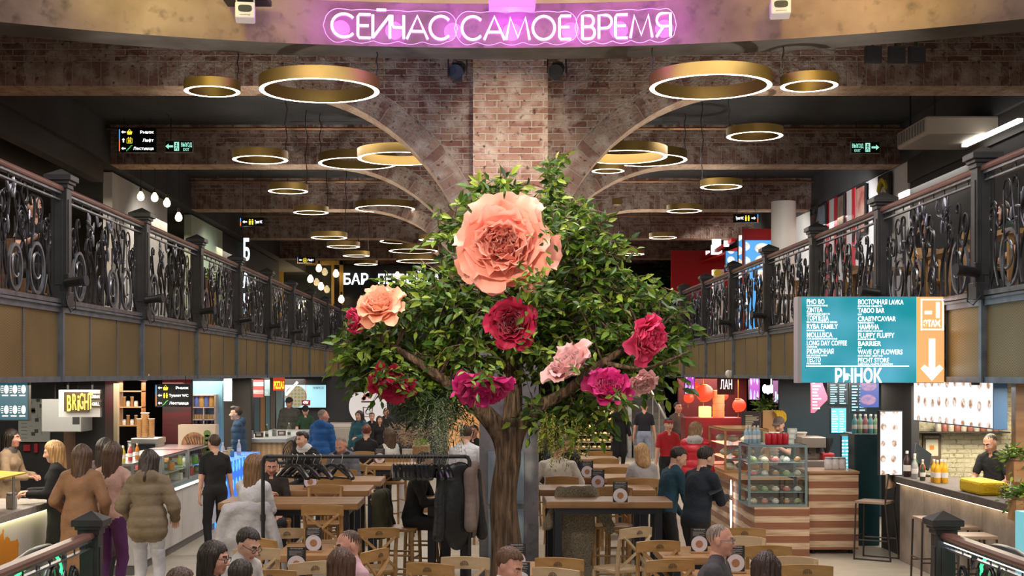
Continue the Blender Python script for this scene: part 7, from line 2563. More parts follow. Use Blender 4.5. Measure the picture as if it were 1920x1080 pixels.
# ------------------------------------------------------------------ stalls: helpers
def wx(x, Y):
 return (x - VX) / FPX * Y
def wz(y, Y):
 return CAMZ - (y - VY) / FPX * Y
def solid(name, lab, cat, lo, hi, m, bevel=0.006, group=None):
 mb = MB()
 mb.b2(lo, hi)
 return tag(mb.build(name, m, bevel=bevel), lab, cat, group)
def simple(name, lab, cat, mb, m, group=None, **k):
 return tag(mb.build(name, m, **k), lab, cat, group)
_items = {}
def item(kind, pos, col, lab, group, s=1.0, rz=0.0):
 """small goods; each kind and colour is built once with its parts and then copied"""
 key = (kind, col)
 if key not in _items:
  t = thing(kind, None, kind.replace('_', ' '))
  m = mat('goods_%s_%02x%02x%02x' % (kind, *[int(255 * c) for c in col]), col, 0.35, vary=0.12, vscale=25)
  mb, m2 = MB(), MB()
  if kind == 'can':
   mb.lathe([(0.028, 0), (0.033, 0.006), (0.033, 0.105), (0.028, 0.115), (0, 0.113)], n=16)
   m2.lathe([(0.0, 0.1145), (0.027, 0.1145), (0.028, 0.117), (0.026, 0.119)], n=16)
   parts = ('can_body', 'can_lid', mat('tin', (0.5, 0.5, 0.5), 0.3, 0.8))
  elif kind in ('bottle', 'sauce_bottle'):
   mb.lathe([(0.034, 0), (0.037, 0.01), (0.037, 0.15), (0.030, 0.18), (0.014, 0.215), (0.013, 0.25), (0, 0.25)], n=14)
   m2.lathe([(0.0155, 0.235), (0.0155, 0.262), (0, 0.263)], n=10)
   m2.lathe([(0.0378, 0.06), (0.0378, 0.12)], n=14)
   parts = ('bottle_body', 'cap_and_label', mat('label_white', (0.75, 0.72, 0.68), 0.5))
  elif kind == 'jar':
   mb.lathe([(0.045, 0), (0.05, 0.01), (0.05, 0.11), (0.04, 0.125), (0, 0.125)], n=14)
   m2.lathe([(0.044, 0.122), (0.044, 0.145), (0, 0.146)], n=14)
   parts = ('jar_body', 'jar_lid', mat('lid_grey', (0.3, 0.3, 0.32), 0.4))
  elif kind == 'paper_cup_stack':
   for k in range(11):
    mb.lathe([(0.030, k * 0.022), (0.043, k * 0.022 + 0.02), (0.045, k * 0.022 + 0.022), (0.040, k * 0.022 + 0.022)], n=14)
   m2.lathe([(0.045, 0.242), (0.047, 0.25), (0.041, 0.25)], n=14)
   parts = ('cup_stack', 'cup_rim', mat('rim_white', (0.8, 0.78, 0.74), 0.5))
  elif kind == 'bread_loaf':
   mb.ball((0, 0, 0.045), (0.10, 0.13, 0.06), 12, 8)
   for q in (-0.05, 0, 0.05):
    m2.ball((0, q, 0.098), (0.05, 0.012, 0.008), 8, 4)
   parts = ('crust', 'score_mark', mat('score', (0.75, 0.58, 0.36), 0.8))
  elif kind == 'pastry':
   mb.ball((0, 0, 0.025), (0.05, 0.04, 0.03), 10, 7)
   m2.ball((0, 0, 0.048), (0.03, 0.025, 0.014), 8, 5)
   parts = ('dough', 'topping', mat('cream', (0.7, 0.62, 0.5), 0.5))
  else:
   mb.b2((-0.08, -0.06, 0), (0.08, 0.06, 0.10))
   m2.b2((-0.05, -0.061, 0.02), (0.05, -0.06, 0.08))
   parts = ('carton', 'carton_print', mat('label_white', (0.75, 0.72, 0.68), 0.5))
  mb.build(parts[0], m, t, smooth=True)
  m2.build(parts[1], parts[2], t, smooth=True)
  _items[key] = t
  t.location = pos
  t.rotation_euler = (0, 0, rz)
  t.scale = (s, s, s)
  return tag(t, lab, group=group)
 c = copy_tree(_items[key], pos, rz, lab, group)
 c.scale = (s, s, s)
 return c
def stripes(name, cols, per, axis='Z', duty=0.5, rough=0.45, ph=0.0):
 if name in _mats:
  return _mats[name]
 m = bpy.data.materials.new(name)
 m.use_nodes = True
 N, L = nt(m)
 tc = N.new('ShaderNodeTexCoord')
 sp = N.new('ShaderNodeSeparateXYZ')
 L.new(tc.outputs['Object'], sp.inputs[0])
 f = N.new('ShaderNodeMath'); f.operation = 'MULTIPLY_ADD'; f.inputs[1].default_value = 1 / per; f.inputs[2].default_value = ph
 L.new(sp.outputs[axis], f.inputs[0])
 f2 = N.new('ShaderNodeMath'); f2.operation = 'FRACT'
 L.new(f.outputs[0], f2.inputs[0])
 g = N.new('ShaderNodeMath'); g.operation = 'GREATER_THAN'; g.inputs[1].default_value = duty
 L.new(f2.outputs[0], g.inputs[0])
 mp = N.new('ShaderNodeMapping')
 mp.inputs['Scale'].default_value = (2, 2, 30)
 L.new(tc.outputs['Object'], mp.inputs[0])
 c = mixcol(N, L, g.outputs[0], cols[0], cols[1])
 c = mixcol(N, L, noise(N, L, mp.outputs[0], 1, 4, 0.4, 0.8), c, tuple(x * 0.85 + y * 0.1 for x, y in zip(*cols)))
 L.new(c, N['Principled BSDF'].inputs['Base Color'])
 N['Principled BSDF'].inputs['Roughness'].default_value = rough
 _mats[name] = m
 return m
M_slat = stripes('slatted_front', ((0.23, 0.085, 0.04), (0.60, 0.45, 0.30)), 0.175, 'Z', 0.52)
M_stl = mat('case_steel', (0.20, 0.27, 0.30), 0.35, 0.5)
M_wpan = mat('white_panel', (0.55, 0.53, 0.52), 0.4, vary=0.08, vscale=3)
M_glass = glass_mat()
GSt = 'goods on the stalls'
def glass_case(name, lab, lo, hi, shelves, m, pan=0.0):
 """display case: metal posts and rims, glass panes, glass shelves, lit from its lid"""
 lo, hi = Vector(lo), Vector(hi)
 t = thing(name, lab, 'display case', lo)
 d = hi - lo
 e = 0.03
 mb = MB()
 for x in (e / 2, d.x - e / 2):
  for y in (e / 2, d.y - e / 2):
   mb.box((x, y, d.z / 2), (e, e, d.z))
 for z in (e / 2, d.z - e / 2):
  for y in (e / 2, d.y - e / 2):
   mb.box((d.x / 2, y, z), (d.x, e * 1.02, e))
  for x in (e / 2, d.x - e / 2):
   mb.box((x, d.y / 2, z), (e * 1.02, d.y, e))
 mb.b2((0, 0, d.z - 0.012), (d.x, d.y, d.z))
 mb.b2((0, 0, 0), (d.x, d.y, 0.02))
 mb.build('case_frame', m, t)
 mb = MB()
 mb.quad((e, 0.006, e), (d.x - e, 0.006, e), (d.x - e, 0.006, d.z - e), (e, 0.006, d.z - e))
 mb.quad((0.006, e, e), (0.006, d.y - e, e), (0.006, d.y - e, d.z - e), (0.006, e, d.z - e))
 mb.quad((d.x - 0.006, e, e), (d.x - 0.006, d.y - e, e), (d.x - 0.006, d.y - e, d.z - e), (d.x - 0.006, e, d.z - e))
 mb.build('glass_pane', M_glass, t)
 for z in shelves:
  mb = MB()
  mb.b2((e, e * 1.2, z - 0.006), (d.x - e, d.y - e, z))
  mb.build('shelf', mat('glass_shelf', (0.35, 0.5, 0.5), 0.1), t)
 mb = MB()
 mb.b2((e, e, d.z - 0.028), (d.x - e, e + 0.05, d.z - 0.018))
 mb.build('light_strip', mat('case_led', (1, 1, 1), emit=9.0, ecol=(1.0, 0.95, 0.85)), t)
 return t
# ------------------------------------------------------------------ left stalls
# kiosk with orange painted front
kx = -5.0
k = thing('kiosk_counter', 'white kiosk counter with orange painted front at the left edge', 'counter', (kx, 11.0, 0))
om = bpy.data.materials.new('kiosk_front')
om.use_nodes = True
N, L = nt(om)
tc = N.new('ShaderNodeTexCoord')
sp = N.new('ShaderNodeSeparateXYZ')
L.new(tc.outputs['Object'], sp.inputs[0])
nz = noise(N, L, tc.outputs['Object'], 2.4, 5, 0.3, 0.7)
ad = N.new('ShaderNodeMath'); ad.operation = 'MULTIPLY_ADD'; ad.inputs[1].default_value = 0.25
L.new(nz, ad.inputs[0])
L.new(sp.outputs['Z'], ad.inputs[2])
g1 = N.new('ShaderNodeMath'); g1.operation = 'LESS_THAN'; g1.inputs[1].default_value = 0.82
L.new(ad.outputs[0], g1.inputs[0])
ad2 = N.new('ShaderNodeMath'); ad2.operation = 'MULTIPLY_ADD'; ad2.inputs[1].default_value = 0.9
L.new(nz, ad2.inputs[0])
L.new(sp.outputs['Y'], ad2.inputs[2])
g2 = N.new('ShaderNodeMath'); g2.operation = 'LESS_THAN'; g2.inputs[1].default_value = 3.6
L.new(ad2.outputs[0], g2.inputs[0])
mu = N.new('ShaderNodeMath'); mu.operation = 'MULTIPLY'
L.new(g1.outputs[0], mu.inputs[0]); L.new(g2.outputs[0], mu.inputs[1])
L.new(mixcol(N, L, mu.outputs[0], (0.55, 0.52, 0.48), (0.62, 0.23, 0.012)), N['Principled BSDF'].inputs['Base Color'])
mb = MB()
mb.b2((-0.85, 0, 0), (0, 4.3, 0.88))
mb.build('front_panel', om, k)
mb = MB()
mb.b2((-0.95, -0.05, 0.88), (0.10, 4.35, 0.96))
mb.build('worktop', mottled('terrazzo', (0.30, 0.27, 0.24), (0.38, 0.34, 0.30), (0.12, 0.10, 0.09), 6, 40), k, bevel=0.006)
mb = MB()
mb.b2((0.02, 0.05, 0.866), (0.06, 4.3, 0.878))
mb.build('light_strip', mat('kiosk_led', (1, 1, 0.7), emit=6, ecol=(1.0, 0.95, 0.55)), k)
mb = MB()
mb.add([(-0.7, 1.4, 1.36), (0.10, 1.4, 1.33), (0.10, 3.2, 1.33), (-0.7, 3.2, 1.36), (-0.7, 1.4, 1.40), (0.10, 1.4, 1.345), (0.10, 3.2, 1.345), (-0.7, 3.2, 1.40)], [(0, 1, 2, 3), (7, 6, 5, 4), (0, 4, 5, 1), (1, 5, 6, 2), (2, 6, 7, 3), (3, 7, 4, 0)])
mb.build('yellow_top', mat('kiosk_yellow', (0.72, 0.50, 0.02), 0.3), k)
mb = MB()
for y in (1.5, 3.1):
 mb.cyl((0.0, y, 0.96), (0.0, y, 1.34), 0.015, n=8)
mb.build('post', mat('tin', (0.5, 0.5, 0.5), 0.3, 0.8), k)
R = random.Random(21)
for i in range(7):
 kind, col, nm = [('can', (0.5, 0.02, 0.03), 'red'), ('bottle', (0.15, 0.42, 0.06), 'green'), ('jar', (0.42, 0.22, 0.12), 'copper brown'), ('bottle', (0.65, 0.62, 0.55), 'white'), ('can', (0.45, 0.03, 0.04), 'dark red'), ('bottle', (0.03, 0.03, 0.04), 'black'), ('jar', (0.5, 0.45, 0.38), 'pale')][i]
 item(kind, (-5.05 - 0.11 * (i % 3), 12.2 + i * 0.33, 0.961), col, f'{nm} {kind} on the left kiosk worktop under the yellow top', 'goods on the left kiosk', 1.15)
for i in range(4):
 mb = MB()
 mb.b2((-0.2, -0.25, 0), (0.2, 0.25, 0.05))
 mb.b2((-0.17, -0.22, 0.04), (0.17, 0.22, 0.055))
 o = mb.build('steel_tray', mat('tin', (0.5, 0.5, 0.5), 0.3, 0.8), bevel=0.006)
 o.location = (-5.55, 12.2 + i * 0.62, 0.962)
 tag(o, f'shallow steel food tray let into the left kiosk worktop, {od[i]} from the viewer', 'tray', 'steel trays on the left kiosk')
# dark partition behind the kiosk with plan board and fire points
wl = lambda nm, x0, x1, Y, z0, z1, m: struct(MB().b2((x0, Y, z0), (x1, Y + 0.12, z1)), nm, m)
wl('wall_left', -9.0, wx(150, 18.3), 18.3, 0, 2.34, mat('slate_wall', (0.03, 0.032, 0.038), 0.6))
struct(MB().b2((wx(150, 18.0), 17.8, 0), (wx(205, 18.0), 18.2, 2.34)), 'column', M_black)
t = solid('plan_board', 'white evacuation plan board on the dark wall behind the left kiosk', 'board', (wx(32, 18.2), 18.24, wz(829, 18.2)), (wx(92, 18.2), 18.28, wz(748, 18.2)), mat('board_white', (0.45, 0.48, 0.46), 0.2))
mb = MB()
x0, z0 = wx(38, 18.2), wz(822, 18.2)
for i in range(26):
 a, b_ = R.random() * 0.24 + 0.1, R.random() * 0.5
 mb.b2((x0 + a, 18.236, z0 + b_), (x0 + a + R.choice((0.004, 0.05)), 18.24, z0 + b_ + R.choice((0.004, 0.05))))
for i in range(9):
 mb.b2((x0, 18.236, z0 + 0.05 * i), (x0 + 0.08, 18.24, z0 + 0.05 * i + 0.006))
o = mb.build('plan_drawing', mat('plan_ink', (0.08, 0.09, 0.09), 0.6), t)
for x0, x1, y0, y1, lab in ((42, 55, 834, 846, 'red framed fire alarm button on the dark wall behind the left kiosk'), (62, 69, 832, 849, 'small red fire sign beside the alarm button')):
 solid('fire_point', lab, 'sign', (wx(x0, 18.2), 18.23, wz(y1, 18.2)), (wx(x1, 18.2), 18.29, wz(y0, 18.2)), mat('fire_red', (0.45, 0.03, 0.04), 0.4))
tb = mat('menu_teal', (0.004, 0.02, 0.03), 0.5, emit=0.4, ecol=(0.012, 0.14, 0.19))
t = lightbox('menu_screen', 'dark teal lit menu screen with dishes above the left kiosk', (wx(-40, 15.6), 15.6, wz(789, 15.6)), (wx(54, 15.6), 15.68, 2.37), tb)
W_ = wx(54, 15.6) - wx(-40, 15.6)
mb = MB()
for i in range(6):
 for z in (0.13, 0.37):
  x = W_ - 0.06 - 0.1 * i
  mb.disc((x, -0.005, z), 0.026, n=16, d=0.003, ry=0.05)
  for q in range(4):
   mb.b2((x - 0.062, -0.007, z - 0.04 + 0.024 * q), (x - 0.036, -0.005, z - 0.033 + 0.024 * q))
  mb.b2((x - 0.05, -0.007, z - 0.08), (x + 0.02, -0.005, z - 0.066))
mb.build('menu_print', mat('print_pale', (0.6, 0.55, 0.5), 0.5, emit=0.55, ecol=(1.0, 0.9, 0.85)), t)
t = thing('air_curtain', 'grey wall box beside the plan board under the bright sign', 'cabinet', (wx(92, 17.4), 17.1, wz(808, 17.4)))
mb = MB()
mb.b2((0, 0, 0), (wx(165, 17.4) - wx(92, 17.4), 0.5, 0.42))
mb.build('housing', mat('box_grey', (0.27, 0.28, 0.28), 0.5), t, bevel=0.01)
mb = MB()
mb.b2((0.40, -0.004, 0.1), (0.49, 0, 0.3))
mb.build('display', M_black, t)
mb = MB()
for q in (0.1, 0.4):
 mb.cyl((q, 0.25, 0.41), (q, 0.25, 0.75), 0.012, n=6)
mb.build('hanger', M_black, t)
Y = 16.2
t = thing('shop_sign', 'white ribbed sign with glowing yellow letters reading bright under the left gallery', 'sign', (wx(110, Y), Y, wz(782, Y)))
mb = MB()
W_ = wx(188, Y) - wx(110, Y)
mb.b2((0, 0, 0), (W_, 0.08, 0.33))
mb.build('back_plate', stripes('ribbed_white', ((0.45, 0.45, 0.46), (0.62, 0.62, 0.63)), 0.018, 'Z'), t)
ly = mat('lit_amber', (0.95, 0.7, 0.1), emit=0.9, ecol=(1.0, 0.66, 0.04))
mb = MB()
for i, (ch, x) in enumerate(zip('BRiGHT', (0.12, 0.185, 0.243, 0.272, 0.330, 0.385))):
 mb.text(ch, (x, -0.07, 0.075 + 0.012 * (i % 2) + 0.004 * i), EX, EZ, 0.20, 0.01, bold=0.008, width=0.022 if ch == 'i' else 0.05)
mb.build('lettering', ly, t)
mb = MB()
mb.b2((0.085, -0.065, 0.07), (0.375, 0.0, 0.305))
mb.b2((0.40, -0.03, 0.21), (W_ + 0.02, 0.0, 0.285))
mb.b2((0.41, -0.03, 0.12), (W_ + 0.02, 0.0, 0.19))
mb.build('letter_block', mat('block_brown', (0.05, 0.03, 0.01), 0.6), t)
mb = MB()
mb.text('URBAN', (0.405, -0.032, 0.23), EX, EZ, 0.04, 0.002, bold=0.02, width=0.10)
mb.text('GRILL', (0.415, -0.032, 0.14), EX, EZ, 0.04, 0.002, bold=0.02, width=0.09)
mb.build('lettering', M_white_e, t)
mb = MB()
mb.cyl((0.1, 0.04, 0.33), (0.1, 0.04, 0.55), 0.012, n=6)
mb.cyl((0.4, 0.04, 0.33), (0.4, 0.04, 0.55), 0.012, n=6)
mb.build('hanger', M_black, t)
wl('wall_left', wx(115, 18), wx(150, 18), 18.1, 0, 1.62, mat('tan_panel', (0.22, 0.13, 0.09), 0.6))
# coffee corner: post, cup shelf, grinder, stacked cups
simple('steel_post', 'cream steel post beside the dark column at the coffee corner', 'post', MB().b2((wx(208, 19), 19.0, 0), (wx(220, 19), 19.1, 2.34)), mat('cream_steel', (0.40, 0.34, 0.22), 0.4))
ct = solid('coffee_counter', 'dark coffee counter behind the queue of women at left', 'counter', (wx(205, 19.6), 19.4, 0), (wx(280, 19.6), 20.2, 1.12), M_black)
t = thing('coffee_machine', 'steel coffee machine with glass hood behind the woman in the puffer', 'machine', (wx(252, 19.6), 19.5, 1.121))
mb = MB()
mb.b2((0, 0, 0), (0.36, 0.45, 0.30))
mb.b2((-0.02, -0.03, 0.25), (0.38, 0.45, 0.33))
mb.build('housing', mat('tin', (0.5, 0.5, 0.5), 0.3, 0.8), t, bevel=0.01)
mb = MB()
mb.b2((0.03, -0.006, 0.12), (0.33, 0, 0.24))
mb.build('display', mat('smoky', (0.03, 0.035, 0.04), 0.1), t)
for i, (x, y, c) in enumerate(((262, 826, (0.60, 0.38, 0.18)), (272, 826, (0.60, 0.38, 0.18)), (284, 826, (0.60, 0.38, 0.18)), (245, 832, (0.55, 0.55, 0.58)))):
 item('paper_cup_stack', (wx(x, 19.75), 19.75, 1.455 if i < 3 else 1.121), c, ['left kraft cup stack on the coffee machine', 'middle kraft cup stack on the coffee machine', 'right kraft cup stack on the coffee machine', 'pale cup stack left of the coffee machine'][i], 'stacked cups at the coffee corner', 1.1 + 0.35 * (i == 1))
t = thing('cup_shelf', 'hanging wooden cup shelf beside the steel post at the coffee corner', 'shelf', (wx(222, 20.1), 20.1, 1.60))
mb = MB()
for z in (0.0, 0.28, 0.52):
 mb.b2((0, 0, z), (0.36, 0.2, z + 0.015))
mb.b2((0, 0.0, 0), (0.015, 0.2, 0.72))
mb.b2((0.345, 0.0, 0), (0.36, 0.2, 0.72))
mb.build('shelf_board', M_oak, t)
for i in range(9):
 item('paper_cup_stack' if i % 2 else 'jar', (wx(222, 20.1) + 0.06 + 0.06 * (i % 5), 20.2, 1.616 + (0.28 if i > 4 else 0)), ((0.55, 0.5, 0.45), (0.45, 0.25, 0.10))[i % 2], f'{od[i]} jar or cup stack counted along the hanging cup shelf', 'goods on the cup shelf', 0.6)
struct(MB().b2((wx(303, 20.6), 20.65, 0), (wx(357, 20.6), 20.78, 2.34)), 'column', stripes('red_lit_column', ((0.012, 0.010, 0.011), (0.06, 0.004, 0.008)), 0.9, 'Z', 0.45))
light('POINT', 'red_neon', (wx(330, 20.2), 20.2, 2.0), 6, (1, 0.05, 0.1), size=0.1)
# glass ice cream counter
cx0 = -4.15
t = thing('ice_cream_counter', 'long pale counter with lit edge carrying the glass cases at left', 'counter', (cx0, 15.8, 0))
mb = MB()
for q in range(4):
 mb.b2((-0.8, q * 1.2 + 0.006, 0.12), (0, q * 1.2 + 1.194, 0.84))
mb.build('front_panel', M_wpan, t)
mb = MB()
mb.b2((-0.8, 0.02, 0), (-0.05, 4.8, 0.12))
mb.build('plinth', mat('plinth_grey', (0.13, 0.125, 0.12), 0.5), t)
mb = MB()
mb.b2((-0.82, -0.02, 0.842), (0.03, 4.84, 0.90))
mb.build('worktop', mat('case_steel', (0.2, 0.27, 0.3)), t)
mb = MB()
mb.b2((0.03, 0, 0.85), (0.04, 4.8, 0.88))
mb.build('light_strip', mat('edge_led', (1, 0.98, 0.9), emit=3, ecol=(1.0, 0.95, 0.85)), t)
fruit = [((0.60, 0.22, 0.02), 'orange'), ((0.62, 0.50, 0.05), 'yellow'), ((0.20, 0.38, 0.06), 'green'), ((0.55, 0.06, 0.05), 'red'), ((0.65, 0.58, 0.42), 'cream')]
for i in range(3):
 y0 = 15.9 + i * 1.5
 glass_case('glass_display', 'glass food display on the pale counter at left, ' + ('nearest of three' , 'middle of three', 'farthest of three')[i], (cx0 - 0.72, y0, 0.902), (cx0 - 0.06, y0 + 1.4, 1.32), (0.17,), mat('tin', (0.5, 0.5, 0.5), 0.3, 0.8))
 for j in range(12):
  c, n_ = fruit[(i * 2 + j * 3) % 5]
  item('jar' if j < 7 else 'carton', (cx0 - 0.15 - 0.14 * (j % 3), y0 + 0.16 + 0.31 * (j // 3), 0.925 if j % 2 else 1.075), c, f'{n_} tub in the ' + ('nearest', 'middle', 'farthest')[i] + ' glass display at left', 'tubs in the left glass displays', 0.95)
for j in range(6):
 c, n_ = fruit[j % 5]
 item('bottle', (cx0 - 0.3 + 0.05 * (j % 2), 16.0 + j * 0.16, 1.322), c, f'{n_} drink bottle on top of the nearest left glass display', 'bottles on the left glass display', 0.75)
# poster of a sundae
Y = 20.2
t = thing('sundae_poster', 'big cream poster box with a chocolate sundae above the ice cream counter', 'poster', (wx(334, Y), Y, wz(866, Y)))
W_, H_ = wx(404, Y) - wx(334, Y), 0.56
mb = MB()
mb.b2((0, 0, 0), (W_, 0.25, H_))
mb.build('poster_box', mat('poster_cream', (0.55, 0.47, 0.36), 0.5), t)
mb = MB()
mb.disc((0.24, -0.002, 0.26), 0.19, n=24, d=0.003)
mb.build('ice_print', mottled('waffle', (0.17, 0.08, 0.04), (0.42, 0.25, 0.12), (0.55, 0.15, 0.08), 12, 25), t)
mb = MB()
for i in range(9):
 mb.tube([(0.1 + 0.045 * i, -0.004, 0.38), (0.16 + 0.035 * i, -0.006, 0.25), (0.14 + 0.03 * i, -0.004, 0.12)], 0.007, 4)
mb.build('sauce_print', mat('choc', (0.05, 0.022, 0.012), 0.4), t)
mb = MB()
for i in range(12):
 mb.disc((0.14 + 0.03 * i * 0.7, -0.005, 0.07 + 0.02 * (i % 3)), 0.028, n=10, d=0.003)
for i in range(5):
 mb.disc((0.44, -0.005, 0.15 + 0.07 * i), 0.055, n=8, d=0.003, mi=1)
mb.build('fruit_print', [mat('berry', (0.55, 0.16, 0.10), 0.5), mat('mint_leaf', (0.12, 0.2, 0.05), 0.5)], t)
# blue lit counter, goods shelf on a light blue wall
mb = MB()
mb.b2((-4.95, 20.8, 0), (-4.05, 23.8, 1.0))
t = simple('blue_counter', 'counter with glowing blue patterned front beyond the ice cream counter', 'counter', mb, menu_grid('blue_glow', 0.28, 0.3, (0.015, 0.12, 0.55), ((0.05, 0.3, 0.8), (0.15, 0.5, 0.9)), 1.1, 7, 0, 0.3))
for i in range(7):
 item(('bottle', 'can', 'jar')[i % 3], (-4.25 - 0.1 * (i % 2), 21.1 + 0.3 * i, 1.001), ((0.5, 0.5, 0.52), (0.08, 0.2, 0.4), (0.5, 0.32, 0.12))[i % 3], f'{od[i]} small item along the blue lit counter', 'goods on the blue counter')
wl('wall_left', wx(358, 24), wx(414, 24), 24.15, 0, 2.34, mat('sky_wall', (0.20, 0.42, 0.52), 0.5))
t = thing('goods_shelf', 'pale wooden shelf of cans and jars on the light blue wall', 'shelf', (wx(363, 24), 23.9, wz(797, 24)))
W_ = wx(405, 24) - wx(363, 24)
mb = MB()
for z in (0, 0.09, 0.31, 0.53):
 mb.b2((0, 0, z), (W_, 0.25, z + 0.02))
for x in (0, W_ / 2, W_):
 mb.b2((x - 0.01, 0, 0), (x + 0.01, 0.25, 0.55 if x != W_ / 2 else 0.31))
mb.build('shelf_board', mat('pale_board', (0.5, 0.42, 0.32), 0.5), t)
for i in range(4):
 item('can', (wx(363, 24) + 0.06 + 0.09 * i, 24.0, wz(797, 24) + 0.331), ((0.12, 0.2, 0.45), (0.55, 0.35, 0.08))[i % 2], f'tall tin on the upper board, light blue wall, {od[i]} from the left', 'tins on the light blue wall', 1.65)
 item('jar', (wx(363, 24) + 0.05 + 0.095 * i, 24.0, wz(797, 24) + 0.021), (0.12, 0.14, 0.2), f'dark mug on the bottom board, light blue wall, {od[i]} from the left', 'mugs on the light blue wall', 0.45)
for i in range(8):
 item('can', (wx(363, 24) + 0.035 + 0.047 * i, 24.0, wz(797, 24) + 0.111), (0.6, 0.48, 0.2), f'slim yellow tin on the middle board, light blue wall, {od[i]} from the left', 'yellow tins on the light blue wall', 0.72 + 0.6 * (i < 0))
def glow_bar(name, lab, x0, y0, x1, y1, Y, r, m):
 mb = MB()
 mb.cyl(px(x0, y0, Y), px(x1, y1, Y), r, n=8)
 return simple(name, lab, 'lamp', mb, m, smooth=True)
M_pinkn = mat('pink_neon', (1, 0.3, 0.6), emit=2.2, ecol=(1.0, 0.28, 0.62))
glow_bar('neon_tube', 'upright pink neon tube at the left side of the goods shelf', 358, 718, 358, 800, 23.5, 0.03, M_pinkn)
glow_bar('neon_tube', 'upright yellow glowing tube behind the man in navy puffer', 460, 736, 460, 800, 28.5, 0.045, mat('yellow_neon', (1, 0.6, 0.1), emit=1.2, ecol=(1, 0.55, 0.1)))
glow_bar('neon_tube', 'thin upright white neon line left of the striped flag', 469, 715, 469, 800, 28.0, 0.016, Mw)
glow_bar('neon_tube', 'short slanting white neon bar in front of the menu screen', 536, 741, 558, 716, 31.0, 0.03, Mw)
lightbox('menu_lightbox', 'white lit board above the dark panel behind the man in navy puffer', (wx(413, 26.5), 26.5, wz(753, 26.5)), (wx(436, 26.5), 26.56, 2.37), Mw)
wl('wall_left', wx(405, 27), wx(470, 27), 27.0, 0, 2.34, mat('panel_brown', (0.035, 0.028, 0.025), 0.5))
Y = 29.0
for x0, x1, y0, y1, cs, lab in ((475, 494, 720, 745, 'rw', 'red and white striped flag hanging over the sushi bar'), (496, 506, 718, 742, 'b', 'pale blue printed flag hanging over the sushi bar')):
 mb = MB()
 mb.b2((wx(x0, Y), Y, wz(y1, Y)), (wx(x1, Y), Y + 0.01, 2.34))
 simple('flag', lab, 'flag', mb, stripes('flag_stripes', ((0.5, 0.08, 0.08), (0.6, 0.62, 0.66)), 0.17) if cs == 'rw' else mottled('flag_blue', (0.25, 0.5, 0.6), (0.5, 0.65, 0.7), None, 9))
t = thing('pizza_sign', 'small orange lit sign with yellow letters under the gallery edge', 'sign', (wx(512, Y), Y, wz(732, Y)))
mb = MB()
mb.b2((0, 0, 0), (0.25, 0.04, 2.37 - t.location.z))
mb.build('sign_box', mat('sign_red', (0.5, 0.05, 0.02), emit=0.5, ecol=(0.6, 0.06, 0.02)), t)
mb = MB()
mb.text('PIZZAS', (0.015, -0.003, 0.04), EX, EZ, 0.16, 0.003, bold=0.02, width=0.22)
mb.build('lettering', M_yel_e, t)
# striped pilasters behind the sushi bar
for i, (x, c) in enumerate(((482, (0.05, 0.10, 0.14)), (493, (0.25, 0.13, 0.05)), (502, (0.07, 0.16, 0.22)), (511, (0.10, 0.08, 0.07)), (523, (0.16, 0.25, 0.30)))):
 struct(MB().b2((wx(x - 5, 33), 33.0, 0), (wx(x + 5, 33), 33.2, 2.34)), 'pillar', mat(f'pilaster_{od[i]}', c, 0.5))
# sushi bar
t = thing('sushi_bar', 'wooden bar counter with grey top behind the girl in white', 'counter', (-5.1, 27.4, 0))
mb = MB()
mb.b2((0, 0, 0), (0.9, 4.4, 0.98))
mb.build('front', stripes('bar_boards', ((0.40, 0.25, 0.13), (0.52, 0.35, 0.2)), 0.11, 'X'), t)
mb = MB()
mb.b2((-0.05, -0.1, 0.98), (1.0, 4.5, 1.06))
mb.build('bar_top', mat('bar_top_grey', (0.30, 0.33, 0.36), 0.3), t, bevel=0.01)
for i in range(6):
 item(('jar', 'carton', 'bottle')[i % 3], (-4.9 + 0.12 * i, 27.8 + 0.25 * i, 1.061), ((0.3, 0.3, 0.3), (0.14, 0.07, 0.04), (0.1, 0.14, 0.08))[i % 3], f'{od[i]} small item on the sushi bar top', 'goods on the sushi bar')
wc = thing('wire_bar_chair', 'black wire-backed bar chair before the sushi bar, nearer of two', 'chair', (wx(530, 24.5), 24.5, 0), math.radians(250), 'wire bar chairs')
mb = MB()
for i in range(11):
 u = -1 + i / 5
 mb.tube([(0.16 * u, 0.16 - 0.05 * u * u, 0.78), (0.21 * u, 0.20 - 0.06 * u * u, 0.95), (0.18 * u, 0.24 - 0.06 * u * u, 1.16 - 0.10 * u * u)], 0.008, 5)
mb.tube([(0.2 * math.cos(a), 0.17 - 0.05 * math.cos(a) ** 2, 0.97 + 0.2 * math.sin(a)) for a in [2 * PI * i / 20 for i in range(20)]], 0.012, 6, closed=True)
mb.build('backrest', M_black, wc)
mb = MB()
mb.prism([(0.21 * math.cos(2 * PI * i / 20), 0.2 * math.sin(2 * PI * i / 20)) for i in range(20)], (0, 0, 0.74), EX, (0, 1, 0), (0, 0, 0.05))
mb.build('seat', M_black, wc, bevel=0.015)
for sx in (-1, 1):
 for sy in (-1, 1):
  mb = MB()
  mb.cyl((sx * 0.13, sy * 0.13, 0.75), (sx * 0.21, sy * 0.21, 0), 0.012, n=6)
  mb.build('leg', M_tleg, wc)
copy_tree(wc, (wx(547, 26.5), 26.5, 0), math.radians(255), 'black wire-backed bar chair before the sushi bar, farther of two', 'wire bar chairs')
